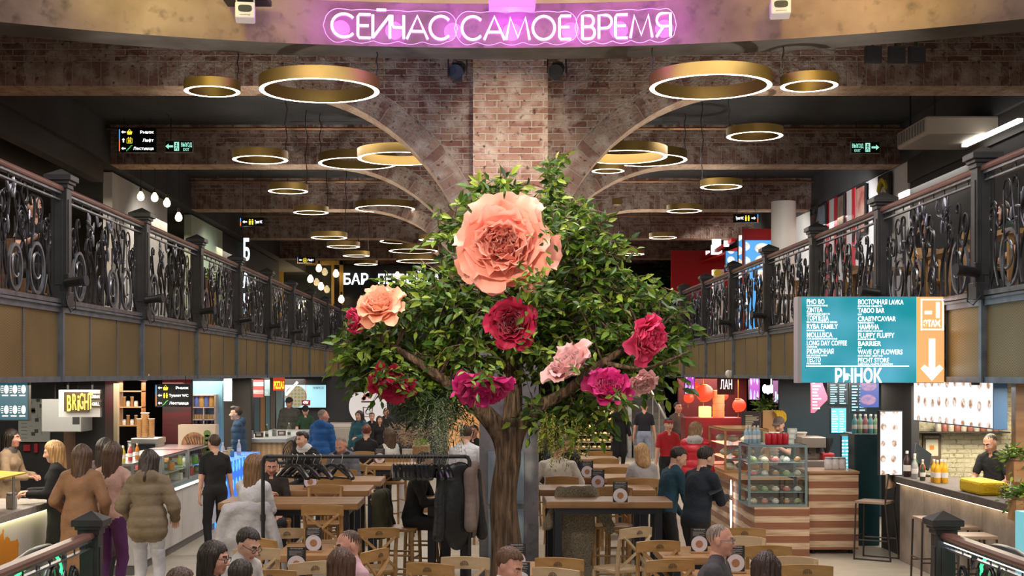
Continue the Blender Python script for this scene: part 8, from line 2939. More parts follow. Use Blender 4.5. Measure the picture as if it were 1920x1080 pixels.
# far dark wall with round sign, screen, counter
struct(MB().b2((-6.2, 34.4, 0), (-1.0, 34.55, 2.34)), 'wall_back', mat('graphite_wall', (0.035, 0.036, 0.042), 0.6))
Y = 34.37
t = thing('round_sign', 'large round white wall sign with a flower cup drawing on the far dark wall', 'sign', (wx(690, Y), Y, wz(762, Y)))
mb = MB()
mb.disc((0, 0, 0), 0.49, n=48, d=0.03)
mb.build('disc', mat('round_white', (0.66, 0.62, 0.62), emit=0.28, ecol=(1.0, 0.94, 0.94)), t)
mb = MB()
mb.tube([(-0.12, -0.035, -0.02), (-0.1, -0.035, -0.26), (0.1, -0.035, -0.26), (0.12, -0.035, -0.02)], 0.018, 5, closed=True)
mb.tube([(0.06 * math.cos(a), -0.035, -0.14 + 0.06 * math.sin(a)) for a in [2 * PI * i / 14 for i in range(14)]], 0.012, 4, closed=True)
mb.b2((-0.17, -0.036, 0.10), (0.17, -0.03, 0.14))
mb.build('cup_drawing', mat('drawing_ink', (0.14, 0.11, 0.08), 0.6), t)
mb = MB()
for i in range(7):
 mb.disc((-0.04 + 0.08 * math.cos(i), -0.035, 0.25 + 0.06 * math.sin(i * 1.4)), 0.05, n=10, d=0.004)
mb.build('flower_drawing', mat('coral', (0.65, 0.15, 0.09), 0.6), t)
Y = 34.31
t = lightbox('menu_screen', 'large pale blue screen with a bowl of food on the far wall', (wx(533, Y), Y, wz(765, Y)), (wx(612, Y), Y + 0.08, wz(721, Y)), mat('pale_screen', (0.35, 0.65, 0.75), emit=0.6, ecol=(0.30, 0.62, 0.75)))
mb = MB()
mb.disc((0.30, -0.006, 0.30), 0.28, n=28, d=0.004)
mb.build('bowl_picture', menu_grid('bowl_food', 0.09, 0.09, (0.45, 0.42, 0.30), ((0.10, 0.35, 0.05), (0.65, 0.2, 0.1)), 0.55, 9), t)
mb = MB()
mb.text('ЖАРКОЕ', (0.74, -0.006, 0.49), EX, EZ, 0.06, 0.002, bold=0.01, width=0.28)
mb.build('lettering', mat('dark_text', (0.05, 0.1, 0.14), 0.5), t)
t = thing('price_tag', 'small red price tag above the man in the black cap', 'sign', (wx(566, 33.6), 33.6, wz(760, 33.6)))
mb = MB()
mb.b2((0, 0, 0), (0.21, 0.02, 0.13))
mb.cyl((0.1, 0.01, 0.13), (0.1, 0.01, 2.34 - t.location.z), 0.006, n=5)
mb.build('tag_plate', mat('tag_red', (0.6, 0.03, 0.04), 0.5), t)
mb = MB()
mb.text('470г', (0.03, -0.004, 0.04), EX, EZ, 0.07, 0.002, bold=0.02, width=0.14)
mb.build('lettering', M_white_e, t)
solid('pale_counter', 'pale counter under the round sign between the blue and teal jackets', 'counter', (wx(612, 33.5), 33.4, 0), (wx(668, 33.5), 34.2, 1.02), mat('counter_pale', (0.5, 0.46, 0.42), 0.5))
for i in range(4):
 item('carton', (wx(628 + 9 * i, 33.7), 33.7, 1.021), (0.55, 0.42, 0.40), f'pink and white box on the pale counter, {od[i]} from the left', 'boxes on the pale counter', 1.4)
light('AREA', 'far_wall_lamp', (-2.0, 37.6, 2.2), 40, (1.0, 0.62, 0.30), (math.radians(20), 0, 0), 1.6)
struct(MB().b2((-3.0, 39.0, 0), (0.1, 39.15, 2.34)), 'wall_back', mat('apricot_wall', (0.70, 0.42, 0.22), 0.7))
lightbox('menu_lightbox', 'pale blue lit panel on the far wall behind the hanging moss', (wx(770, 37), 37.0, wz(830, 37)), (wx(796, 37), 37.06, wz(770, 37)), mat('ice_panel', (0.5, 0.7, 0.9), emit=0.9, ecol=(0.55, 0.75, 0.95)))
t = thing('planter_box', 'dark wooden planter with bright green succulents behind the coat rack', 'planter', (wx(772, 23.0), 23.0, 0))
mb = MB()
mb.b2((0, 0, 0), (0.28, 0.9, 1.14))
mb.build('trough', M_top, t)
sV, sF = leaf_cloud((np.random.RandomState(2).uniform((0.03, 0.05, 1.13), (0.25, 0.85, 1.15), (60, 3)), np.tile((0.0, 0.0, 1.0), (60, 1)) + np.random.RandomState(3).normal(size=(60, 3)) * 0.2, np.full(60, 0.10)), rs, (0.03, 0.05), per=5)
np_mesh('succulents', sV, sF, ramp_island('lime_leaf', [(0.10, 0.20, 0.01), (0.3, 0.42, 0.04)]), t)
t = thing('pampas_vase', 'white vase with pampas plumes left of the hanging moss', 'vase', (wx(762, 22.2), 22.2, 0))
mb = MB()
mb.lathe([(0.10, 0), (0.12, 0.05), (0.13, 0.9), (0.10, 1.1), (0.11, 1.14)], n=18)
mb.build('vase', mat('vase_white', (0.55, 0.5, 0.46), 0.4), t, smooth=True)
rr_ = np.random.RandomState(8)
dd = np.stack([rr_.normal(0.05, 0.35, 26), rr_.normal(0, 0.3, 26), np.ones(26)], 1)
dd /= np.linalg.norm(dd, axis=1)[:, None]
pV, pF = leaf_cloud((np.tile((0, 0, 1.1), (26, 1)) + dd * 0.12, dd, rr_.uniform(0.35, 0.62, 26)), rr_, (0.05, 0.09), per=22, wid=0.12)
np_mesh('plumes', pV, pF, ramp_island('pampas', [(0.45, 0.30, 0.16), (0.62, 0.50, 0.38)], 0.8, 0.3), t)
# ------------------------------------------------------------------ right stalls
# bread rack with loaves
Y = 36.0
bx0, bx1 = wx(1078, Y), wx(1150, Y)
t = thing('bread_rack', 'tall dark bread rack with lit shelves right of the hanging sprays', 'rack', (bx0, Y, 0))
mb = MB()
W_ = bx1 - bx0
for x in (0, W_):
 mb.b2((x - 0.02, 0, 0), (x + 0.02, 0.4, 1.5))
mb.b2((0, 0.38, 0), (W_, 0.4, 1.5))
mb.build('rack_frame', mat('rack_brown', (0.09, 0.06, 0.04), 0.5), t)
zs = [0.19 + 0.185 * i for i in range(7)]
for z in zs:
 mb = MB()
 mb.b2((0, -0.04, z - 0.03), (W_, 0.38, z))
 mb.build('shelf', mat('shelf_grey', (0.22, 0.18, 0.16), 0.5), t)
for i, z in enumerate(zs):
 for j in range(7):
  item('bread_loaf', (bx0 + 0.09 + j * (W_ - 0.16) / 6, Y + 0.08, z + 0.001), (0.72, 0.52, 0.28), f'loaf on the {od[i]} shelf from below of the bread rack, {od[j]} from the left', 'loaves on the bread rack', 0.72)
light('AREA', 'bread_light', ((bx0 + bx1) / 2, Y - 0.7, 1.75), 26, (1.0, 0.82, 0.55), (math.radians(35), 0, 0), 1.0, 0.2)
# concrete stair with steel handrail and slatted wall
Y = 37.5
sx0, sx1 = wx(1180, Y), wx(1262, Y)
st = MB()
for i in range(12):
 st.b2((sx0 + 0.15, Y + i * 0.25, 0), (sx1, Y + (i + 1) * 0.25, 0.18 * (i + 1)))
struct(st, 'stairs', mat('stair_grey', (0.25, 0.25, 0.24), 0.7))
struct(MB().b2((sx0, Y + 0.3, 0), (sx0 + 0.1, Y + 3, 2.0)), 'wall_back', M_concg)
struct(MB().b2((sx0 - 0.3, 41.0, 0.5), (sx1 + 0.2, 41.1, 2.34)), 'wall_back', stripes('warm_slats', ((0.55, 0.28, 0.08), (0.04, 0.025, 0.02)), 0.16, 'X'))
mb = MB()
mb.cyl(px(1218, 728, 36.5), px(1257, 800, 36.5), 0.035, n=8)
for x in (1224, 1236, 1248):
 mb.cyl((wx(x, 36.5), 36.5, wz(728 + (x - 1218) * 1.85, 36.5)), (wx(x, 36.5), 36.5, 0), 0.015, n=6)
simple('stair_handrail', 'slanting steel stair handrail behind the man in black polo', 'handrail', mb, mat('tin', (0.5, 0.5, 0.5), 0.3, 0.8), smooth=True)
# red lantern shop
struct(MB().b2((wx(1272, 35), 35.0, 0), (wx(1400, 35), 35.2, 2.34)), 'wall_back', mat('lacquer_red', (0.12, 0.006, 0.008), 0.5))
M_lan = mat('red_lantern', (0.8, 0.04, 0.02), 0.4, emit=0.75, ecol=(1.0, 0.06, 0.02))
M_gold = mat('gold_trim', (0.7, 0.4, 0.08), 0.4, 0.5)
def lantern(x, y, Y, r, lab):
 t = thing('paper_lantern', lab, 'lantern', px(x, y, Y), 0, 'red paper lanterns')
 mb = MB()
 for k in range(10):
  a = 2 * PI * k / 10
  q = Euler((0, 0, a)).to_matrix() @ Vector((r * 0.16, 0, 0))
  mb.ball(q, (r * 0.86, r * 0.86, r * 0.86), 14, 9)
 mb.f = mb.f[:14 * 9 * 2]; mb.m = mb.m[:len(mb.f)]; mb.u = mb.u[:len(mb.f)]; mb.v = mb.v[:14 * 10 * 2]
 mb.build('shade', M_lan, t, smooth=True)
 mb = MB()
 for z in (-0.86, 0.80):
  mb.cyl((0, 0, z * r), (0, 0, (z + 0.08) * r), 0.38 * r, n=14)
 mb.cyl((0, 0, -1.6 * r), (0, 0, -0.86 * r), 0.05 * r, 0.02 * r, n=6)
 mb.cyl((0, 0, 0.85 * r), (0, 0, 2.36 - t.location.z), 0.006, n=4)
 mb.build('trim', M_gold, t)
lantern(1319, 737, 30.5, 0.23, 'largest red lantern, above the red lit shop')
lantern(1290, 746, 31.5, 0.14, 'small red lantern at the left end of the red lit shop')
lantern(1384, 760, 29.0, 0.17, 'plump red lantern nearest the black menu board')
lantern(1356, 742, 31.0, 0.12, 'small red lantern behind the bamboo steamers')
lantern(1303, 726, 32.0, 0.13, 'red lantern tucked under the gallery at the left of the red shop')
mb = MB()
mb.b2((wx(1313, 29.5), 29.5, wz(783, 29.5)), (wx(1334, 29.5), 29.75, wz(762, 29.5)))
t = simple('paper_lamp', 'square orange glowing paper lamp behind the red jacket', 'lamp', mb, mat('orange_paper', (1, 0.5, 0.2), emit=1.5, ecol=(1.0, 0.42, 0.14)), bevel=0.02)
solid('lantern_shop_counter', 'dark red counter of the lantern shop with the orange paper lamp on it', 'counter', (wx(1285, 29.4), 29.4, 0), (wx(1390, 29.4), 30.1, wz(783, 29.5) - 0.001), mat('counter_red', (0.16, 0.01, 0.015), 0.4))
for i in range(4):
 mb = MB()
 mb.lathe([(0.0, 0), (0.13, 0), (0.135, 0.14), (0.12, 0.15), (0, 0.15)], n=18)
 o = mb.build('bamboo_steamer', mat('bamboo', (0.50, 0.33, 0.15), 0.6), smooth=True)
 o.location = (wx(1348, 29.6), 29.65, wz(783, 29.5) + 0.153 * i)
 tag(o, f'bamboo steamer in the stack beside the paper lamp, {od[i]} from below', 'steamer', 'bamboo steamers')
light('POINT', 'lantern_glow', (wx(1330, 30), 29.0, 1.9), 28, (1, 0.08, 0.04), size=0.2)
t = thing('shop_banner', 'dark red hanging banner with pale lettering above the lanterns', 'banner', (wx(1345, 28.5), 28.5, wz(740, 28.5)))
mb = MB()
mb.b2((0, 0, 0), (0.37, 0.03, 2.34 - t.location.z))
mb.build('cloth_panel', mat('banner_red', (0.15, 0.03, 0.03), 0.7), t)
mb = MB()
mb.text('ЛАН', (0.06, -0.004, 0.12), EX, EZ, 0.2, 0.003, bold=0.01, width=0.25)
mb.build('lettering', M_white_e, t)
for x0, x1, y1, c, lab in ((1283, 1303, 739, 'menu_violet', 'violet and cyan lit strip sign left of the red lanterns'), (1404, 1425, 750, 'menu_pinks', 'small pink and yellow lit picture board right of the red lanterns')):
 mg = menu_grid(c, 0.07, 0.5, (0.45, 0.05, 0.5), ((0.2, 0.4, 0.9), (0.8, 0.6, 0.5)), 0.9, 4)
 lightbox('menu_lightbox', lab, (wx(x0, 29), 29.0, wz(y1, 29)), (wx(x1, 29), 29.06, 2.37), mg)
mb = MB()
for i in range(5):
 mb.ball(px(1434 + 6 * i, 729 + 2 * (i % 2), 27.0), (0.05, 0.03, 0.09), 8, 6)
mb.cyl(px(1446, 729, 27.0), (px(1446, 729, 27.0).x, 27, 2.37), 0.01, n=5)
mb.cyl(px(1434, 730, 27), px(1458, 730, 27), 0.015, n=5)
simple('lamp_cluster', 'cluster of dazzling white lamps under the right gallery', 'lamp', mb, mat('dazzle', (1, 0.95, 0.85), emit=3.5, ecol=(1.0, 0.95, 0.85)), smooth=True)
Y = 26.0
t = thing('juice_sign', 'purple sign with glowing cyan script lettering over the coffee stall', 'sign', (wx(1450, Y), Y, wz(756, Y)))
mb = MB()
mb.b2((0, 0, 0), (0.42, 0.04, 2.37 - t.location.z))
mb.build('sign_box', mat('sign_purple', (0.10, 0.03, 0.12), 0.5), t)
mb = MB()
mb.text('Jungle', (0.03, -0.005, 0.07), EX, EZ, 0.16, 0.006, bold=0.02, width=0.36)
mb.prism([(-0.03, 0.2), (0.03, 0.2), (0.12, 0.36), (-0.12, 0.36)], (0.26, -0.003, 0), EX, EZ, (0, -0.004, 0))
mb.build('lettering', mat('lit_cyan', (0.3, 0.85, 1), emit=1.1, ecol=(0.25, 0.85, 1.0)), t)
# slatted counters and the cake display case
t = thing('slatted_counter', 'brown and cream slatted counter base under the cake display case', 'counter', (3.52, 17.5, 0))
mb = MB()
mb.b2((0, 0, 0), (0.72, 0.75, 0.645))
mb.b2((0.02, 0.75, 0), (0.72, 4.6, 0.90))
mb.build('slats', M_slat, t)
mb = MB()
mb.b2((-0.06, 0.76, 0.90), (0.72, 4.7, 0.94))
mb.build('worktop', M_top, t)
mb = MB()
mb.disc((-0.02, 1.55, 0.52), 0.055, (-1, 0, 0), 28, 0.01, ry=0.36)
mb.build('oval_lamp', mat('oval_white', (1, 1, 1), emit=1.8, ecol=(1, 1, 1)), t)
t = thing('slatted_counter', 'wider brown and cream slatted counter right of the cake display case', 'counter', (4.28, 17.7, 0))
mb = MB()
mb.b2((0, 0, 0.06), (0.66, 0.7, 1.07))
mb.build('slats', M_slat, t)
mb = MB()
mb.b2((-0.01, -0.02, 1.07), (0.67, 0.72, 1.10))
mb.build('worktop', M_top, t)
mb = MB()
for x in (0.08, 0.58):
 for y in (0.1, 0.6):
  mb.cyl((x, y, 0), (x, y, 0.06), 0.03, n=10)
mb.build('caster', M_black, t)
glass_case('cake_display', 'glass cake display case with blue-grey frame at the slatted counter', (3.44, 17.52, 0.647), (4.22, 18.2, 1.46), (0.19, 0.40, 0.58), M_stl)
R = random.Random(5)
pc = [((0.62, 0.50, 0.36), 'cream'), ((0.42, 0.20, 0.07), 'brown'), ((0.55, 0.16, 0.14), 'red'), ((0.28, 0.36, 0.12), 'green'), ((0.68, 0.62, 0.56), 'white')]
for i, z in enumerate((0.03, 0.191, 0.401, 0.581)):
 for j in range(9):
  c, n_ = pc[(i + j * 2) % 5]
  item('pastry', (3.54 + 0.145 * (j % 5), 17.66 + 0.22 * (j // 5), 0.647 + z), c, f'{n_} pastry on shelf {od[i]} from below in the cake display, {od[j]} in order', 'pastries in the cake display', 1.15, R.random())
for j in range(4):
 item('can', (3.72 + 0.075 * j, 17.6, 1.461), (0.45, 0.012, 0.025), f'red can on top of the cake display, {od[j]} from the left', 'red cans on the cake display', 1.3)
for j in range(4):
 item('bottle', (3.50 + 0.055 * j, 17.95 + 0.03 * (j % 2), 1.461), (0.30, 0.45, 0.55), f'small water bottle behind the red cans, {od[j]} from the left', 'water bottles on the cake display', 0.9)
for j in range(3):
 item('carton', (4.02 + 0.02 * j, 17.7, 1.461 + 0.07 * j), (0.42, 0.52, 0.52), f'pale grey-green box stacked on the cake display, {od[j]} from below', 'boxes on the cake display', 0.7)
glass_case('pastry_display', 'wood framed pastry display behind the red jacket', (3.5, 19.6, 0.942), (4.15, 21.0, 1.58), (0.2, 0.4), M_oak)
for j in range(12):
 c, n_ = pc[j % 2]
 item('pastry', (3.6 + 0.12 * (j % 4), 19.75 + 0.35 * (j // 4), 0.973 + (0.2 if j % 3 == 1 else 0.4 if j % 3 == 2 else 0)), c, f'{od[j]} {n_} bun counted through the wood framed display', 'buns in the wood framed display', 1.7)
solid('coffee_bench', 'dark work bench behind the slatted counter under the coffee machine', 'bench', (4.3, 19.5, 0), (5.6, 20.3, 1.0), M_black)
t = thing('espresso_machine', 'steel espresso machine behind the cake display case', 'machine', (wx(1503, 19.6), 19.6, 1.001))
mb = MB()
mb.b2((0, 0, 0), (0.36, 0.5, 0.12))
mb.b2((0, 0.25, 0.12), (0.36, 0.5, 0.34))
mb.b2((0, 0, 0.30), (0.36, 0.5, 0.46))
mb.build('housing', mat('warm_steel', (0.42, 0.36, 0.32), 0.3, 0.6), t, bevel=0.012)
mb = MB()
for x in (0.1, 0.26):
 mb.cyl((x, 0.08, 0.22), (x, 0.08, 0.30), 0.03, n=10)
 mb.cyl((x, 0.08, 0.235), (x, -0.1, 0.225), 0.012, n=8)
mb.build('brew_group', M_black, t)
t = thing('coffee_grinder', 'red coffee grinder beside the espresso machine', 'grinder', (wx(1557, 19.6), 19.8, 1.001))
mb = MB()
mb.b2((-0.09, -0.1, 0), (0.09, 0.12, 0.22))
mb.build('housing', mat('fire_red', (0.45, 0.03, 0.04)), t, bevel=0.02)
mb = MB()
mb.lathe([(0.03, 0.22), (0.09, 0.38), (0.09, 0.44), (0, 0.44)], n=16)
mb.build('hopper', mat('smoky', (0.12, 0.14, 0.15)), t, smooth=True)
for j in range(3):
 item('jar', (wx(1553 + 13 * j, 18.1), 18.1, 1.101), (0.62, 0.58, 0.58), f'white milk jug on the wide slatted counter, {od[j]} from the left', 'milk jugs', 1.1)
for j in range(5):
 item('paper_cup_stack', (wx(1447 + 6 * j + 40 * (j > 1), 20.3), 20.4, 1.001), (0.62, 0.52, 0.45), f'paper cup stack behind the barista, {od[j]} from the left', 'cup stacks behind the barista', 1.7 + 0.3 * (j % 2))
t = solid('menu_board', 'black chalk menu board left of the barista', 'menu board', (wx(1398, 21), 21.3, 1.0), (wx(1432, 21), 21.35, wz(771, 21.3)), mat('chalkboard', (0.035, 0.022, 0.028), 0.7))
mb = MB()
for i in range(13):
 mb.b2((wx(1400, 21.2), 21.296, wz(780 + i * 2.2, 21.3)), (wx(1400 + R.uniform(10, 26), 21.2), 21.3, wz(779 + i * 2.2, 21.3)))
mb.build('lettering', mat('chalk', (0.55, 0.5, 0.35), 0.8), t)
t = thing('fruit_crate', 'tilted wooden board with bananas beside the barista', 'crate', (wx(1431, 22.3), 22.3, 1.0))
mb = MB()
mb.b2((0, 0, -1.0), (0.26, 0.04, 0.78))
mb.build('board', mat('board_orange', (0.55, 0.32, 0.14), 0.5), t)
for j in range(4):
 mb = MB()
 P, R_ = smooth_path([((0.17 + 0.04 * j, -0.05, 0.78), 0.012), ((0.22 + 0.04 * j, -0.08, 0.72), 0.026), ((0.24 + 0.035 * j, -0.08, 0.62), 0.026), ((0.20 + 0.03 * j, -0.06, 0.55), 0.01)], 4)
 mb.tube(P, R_, 8)
 o = mb.build('banana', mat('banana', (0.70, 0.46, 0.03), 0.5), smooth=True)
 o.location = t.location
 tag(o, f'banana hanging beside the barista, {od[j]} from the left', 'banana', 'bananas at the coffee stall')
def bush(name, lab, loc, r, n, m, seed, pot=None):
 t = thing(name, lab, 'plant', loc)
 q = np.random.RandomState(seed)
 d = q.normal(size=(n, 3)) * (1, 1, 0.8) + (0, 0, 0.5)
 d /= np.linalg.norm(d, axis=1)[:, None]
 V, F = leaf_cloud((d * r * 0.15 + (0, 0, r * 0.4), d, q.uniform(0.5, 1.0, n) * r), q, (r * 0.25, r * 0.42), per=5)
 np_mesh('foliage', V, F, m, t)
 if pot:
  mb = MB()
  mb.lathe([(pot * 0.75, -pot), (pot, r * 0.3), (pot * 0.9, r * 0.35), (0, r * 0.3)], n=16)
  mb.build('pot', mat('pot_clay', (0.25, 0.12, 0.07), 0.7), t, smooth=True)
 return t
bush('potted_palm', 'spiky green plant above the black chalk menu board', (wx(1440, 22.5), 22.6, 1.72), 0.26, 40, M_leaf, 1)
solid('plant_shelf', 'narrow brown shelf tower carrying the spiky plant behind the barista', 'shelf', (wx(1425, 22.6), 22.5, 0), (wx(1462, 22.6), 22.75, 1.75), mat('tower_brown', (0.10, 0.06, 0.05), 0.6))
bush('wall_plant', 'dark bushy plant at the far end of the right gallery', (wx(1312, 40), 40.6, ZS1 + 1.9), 1.25, 190, ramp_island('fern_green', [(0.01, 0.03, 0.01)] * 3), 2)
solid('plant_column', 'dark column behind the bushy plant at the far end of the right gallery', 'column', (wx(1300, 41), 41.0, ZS1), (wx(1330, 41), 41.4, 6.0), M_dark)
# lit menus, cyan shelves and the dark teal fridge
Y = 21.0
t = thing('menu_board', 'pink pointed menu board hanging over the coffee stall', 'menu board', (wx(1521, Y), Y, wz(774, Y)))
mb = MB()
mb.prism([(0, 0), (0.05, 0), (0.27, 0.22), (0.12, 0.62), (0, 0.62)], (0, 0, 0), EX, EZ, (0, 0.04, 0))
mb.build('board', mat('menu_pink', (0.7, 0.12, 0.2), emit=0.65, ecol=(0.85, 0.14, 0.25)), t)
mb = MB()
for i in range(10):
 mb.b2((0.02, -0.004, 0.06 + 0.05 * i), (0.05 + 0.13 * R.random(), 0, 0.08 + 0.05 * i))
mb.build('lettering', M_white_e, t)
for x0, x1, y0, y1, Y, lab, c in ((1553, 1591, 715, 760, 20.4, 'dark menu board with cyan lines, first right of the pink board', 0), (1557, 1588, 764, 813, 20.2, 'cyan price board below the dark menu boards', 1), (1594, 1626, 715, 774, 19.8, 'dark menu board with pale cups, second right of the pink board', 0), (1577, 1592, 816, 884, 18.3, 'narrow tall lit mirror with cyan bars above the wide slatted counter', 1)):
 t = lightbox('menu_lightbox', lab, (wx(x0, Y), Y, wz(y1, Y)), (wx(x1, Y), Y + 0.06, min(2.37, wz(y0, Y))), mat('cyan_glow', (0.1, 0.5, 0.62), emit=0.6, ecol=(0.1, 0.55, 0.7)) if c else mat('menu_night', (0.02, 0.035, 0.05), 0.4))
 mb = MB()
 n_ = 9
 H_ = min(2.37, wz(y0, Y)) - wz(y1, Y)
 W_ = wx(x1, Y) - wx(x0, Y)
 for i in range(n_):
  for q in range(2):
   mb.b2((W_ * (0.1 + 0.45 * q), -0.008, H_ * (0.07 + 0.095 * i)), (W_ * (0.3 + 0.45 * q + 0.15 * R.random()), -0.004, H_ * (0.10 + 0.095 * i)))
 mb.build('lettering', mat('lit_cyan', (0.3, 0.85, 1)) if not c else M_white_e, t)
solid('blue_screen', 'blue-violet lit screen tilted under the gallery beside the dark menus', 'screen', (wx(1614, 19.4), 19.4, wz(764, 19.4)), (wx(1648, 19.4), 19.45, 2.37), menu_grid('screen_blue', 0.3, 0.2, (0.03, 0.1, 0.5), ((0.3, 0.2, 0.5), (0.6, 0.3, 0.5)), 0.6, 6)).rotation_euler = (0, 0, 0)
solid('fridge', 'tall dark teal fridge between the slatted counter and the white menu box', 'fridge', (wx(1601, 18.6), 18.55, 0), (wx(1648, 18.6), 19.2, wz(813, 18.6)), mat('fridge_teal', (0.012, 0.05, 0.065), 0.3), 0.02)
for j in range(9):
 item('bottle', (wx(1604 + 5 * j, 18.7), 18.75 + 0.1 * (j % 2), wz(813, 18.6) + 0.001), ((0.10, 0.35, 0.42), (0.35, 0.12, 0.15), (0.25, 0.4, 0.25))[j % 3], f'bottle on top of the dark teal fridge, {od[j]} from the left', 'bottles on the teal fridge', 1.0)
struct(MB().b2((4.9, 22.3, 0), (10, 22.4, 2.34)), 'wall_right', mat('petrol_wall', (0.02, 0.05, 0.075), 0.5))
food2 = menu_grid('menu_white', 0.15, 0.20, (0.92, 0.91, 0.92), ((0.85, 0.75, 0.66), (0.45, 0.22, 0.1)), 0.72, 8, 1, 0.2)
food3 = menu_grid('menu_white_side', 0.24, 0.22, (0.92, 0.91, 0.92), ((0.85, 0.75, 0.66), (0.45, 0.22, 0.1)), 0.72, 8, 0, 0.2)
lightbox('menu_lightbox', 'upright white lit menu box standing on the end of the right bar', (wx(1648, 17.0), 16.98, 1.096), (wx(1692, 17.0), 17.08, wz(770, 17.0)), food2)
lightbox('menu_lightbox', 'long white lit menu with dishes hanging over the right bar', (5.0, 13.15, wz(789, 15.6)), (5.14, 15.6, 2.37), food3, mat('side_blue', (0.06, 0.16, 0.32), 0.4), 0)
# right bar
t = thing('bar_counter', 'long concrete panelled bar counter at the right edge', 'counter', (5.3, 13.3, 0))
mb = MB()
for q in range(4):
 mb.b2((0, q * 0.95 + 0.006, 0), (0.5, q * 0.95 + 0.944, 1.0))
mb.build('front_panel', mottled('warm_concrete', (0.24, 0.20, 0.16), (0.36, 0.30, 0.25), None, 3), t)
mb = MB()
mb.b2((-0.10, -0.05, 1.01), (0.6, 3.85, 1.095))
mb.build('bar_top', mottled('bar_top_brown', (0.09, 0.075, 0.07), (0.13, 0.11, 0.10), None, 5), t, bevel=0.008)
mb = MB()
mb.b2((-0.06, 0, 0.998), (-0.03, 3.75, 1.01))
mb.build('light_strip', mat('bar_led', (1, 0.8, 0.5), emit=5, ecol=(1.0, 0.78, 0.5)), t)
wb = brick_mat('white_tiles', (0.50, 0.45, 0.33), (0.58, 0.53, 0.40), (0.40, 0.36, 0.26), (0.6, 0.55, 0.42), 0.2, 0.065)
struct(MB().b2((5.6, 18.4, 0), (9.6, 18.5, 2.34)), 'wall_right', wb, uv=True)
light('AREA', 'bar_lamp', (6.6, 17.2, 2.2), 45, (1.0, 0.9, 0.62), (0, 0, 0), 1.6, 0.6)
t = solid('jar_shelf', 'dark wall shelf with a row of jars behind the right bar', 'shelf', (wx(1690, 18.2), 18.1, wz(812, 18.2)), (wx(1890, 18.2), 18.39, wz(809, 18.2)), M_black)
for j in range(10):
 item('jar', (wx(1760 + 12 * j, 18.2), 18.22, wz(809, 18.2) + 0.001), ((0.45, 0.4, 0.36), (0.3, 0.1, 0.08))[j % 2], f'jar on the dark wall shelf behind the right bar, {od[j]} from the left', 'jars behind the right bar', 0.85)
t = solid('notice_board', 'brown framed notice board with a pinned paper behind the bottles', 'board', (wx(1737, 18.2), 18.33, wz(872, 18.2)), (wx(1771, 18.2), 18.39, wz(815, 18.2)), mat('board_brown', (0.10, 0.07, 0.05), 0.6))
mb = MB()
mb.b2((wx(1742, 18.2), 18.325, wz(856, 18.2)), (wx(1765, 18.2), 18.33, wz(825, 18.2)))
mb.b2((wx(1749, 18.2), 18.32, wz(844, 18.2)), (wx(1757, 18.2), 18.325, wz(836, 18.2)), 1)
mb.text('ПОТРЕБИТЕЛЯМ', (wx(1739, 18.2), 18.32, wz(822, 18.2)), EX, EZ, 0.025, 0.002, bold=0.01, width=0.2)
mb.build('pinned_paper', [mat('paper', (0.6, 0.56, 0.45), 0.7), mat('stamp_orange', (0.6, 0.2, 0.03), 0.6)], t)
t = thing('till_screen', 'black till monitor tilted on the right bar', 'screen', (5.50, 16.85, 1.096))
mb = MB()
mb.b2((-0.1, -0.1, 0), (0.1, 0.1, 0.02))
mb.bar((0, 0, 0.02), (0, 0.03, 0.2), 0.05)
mb.build('stand', M_black, t)
mb = MB()
mb.box((0.0, 0, 0.25), (0.32, 0.03, 0.24), rot=Euler((-0.25, 0.5, 0.5)))
mb.build('display', mat('smoky', (0.12, 0.14, 0.15)), t, bevel=0.006)
for j in range(4):
 item('bottle', (5.36 + 0.09 * (j % 2), 15.85 + 0.12 * (j // 2), 1.096), (0.72, 0.38, 0.02), f'orange drink bottle on the right bar, {od[j]} counted from the near left', 'orange bottles on the right bar', 1.05)
for j, (c, n_) in enumerate((((0.04, 0.02, 0.02), 'dark wine'), ((0.02, 0.10, 0.04), 'green'), ((0.35, 0.35, 0.36), 'clear'), ((0.5, 0.12, 0.03), 'red capped'), ((0.04, 0.06, 0.04), 'olive'))):
 item('sauce_bottle', (5.30 + 0.05 * (j % 2), 16.8 - 0.15 * j, 1.096), c, f'{n_} bottle on the right bar beside the till monitor', 'mixed bottles on the right bar', 1.25 - 0.1 * j)
o = solid('folded_towels', 'stack of bright yellow folded cloths at the near end of the right bar', 'cloth', (5.26, 14.2, 1.096), (5.56, 14.85, 1.24), mat('yellow_cloth', (0.75, 0.50, 0.01), 0.8, bump=0.6, bscale=30), 0.03)
simple('wooden_post', 'rough wooden post rising from the right bar to the gallery', 'post', MB().b2((5.46, 13.75, 1.096), (5.58, 13.87, 2.37)), M_top)
for x, y, Y, r, lab in ((1912, 872, 13.4, 0.20, 'leafy plant in a wooden box by the post on the right bar'), (1917, 945, 12.9, 0.2, 'leafy plant at the right edge below the bar top'), (1872, 908, 12.6, 0.09, 'tiny succulent in a blue pot on the right bar')):
 t = bush('potted_plant', lab, px(x, y, Y), r, 46 if r > 0.1 else 24, M_leaf, int(x), r * 0.5)
 if r == 0.09:
  t.location = (5.44, 14.0, 1.145)
 else:
  mb = MB()
  mb.b2((-0.1, -0.1, -0.16), (0.2, 0.1, r * 0.2))
  mb.build('wooden_box', M_top, t)
mb = MB()
mb.b2((wx(1908, 11.2), 11.1, 0), (wx(1924, 11.2), 11.25, wz(958, 11.2)))
simple('cyan_post', 'cyan lit upright under the leafy plant at the right edge', 'post', mb, mat('cyan_post', (0.2, 0.5, 0.6), 0.3, emit=0.25, ecol=(0.2, 0.8, 0.9)))
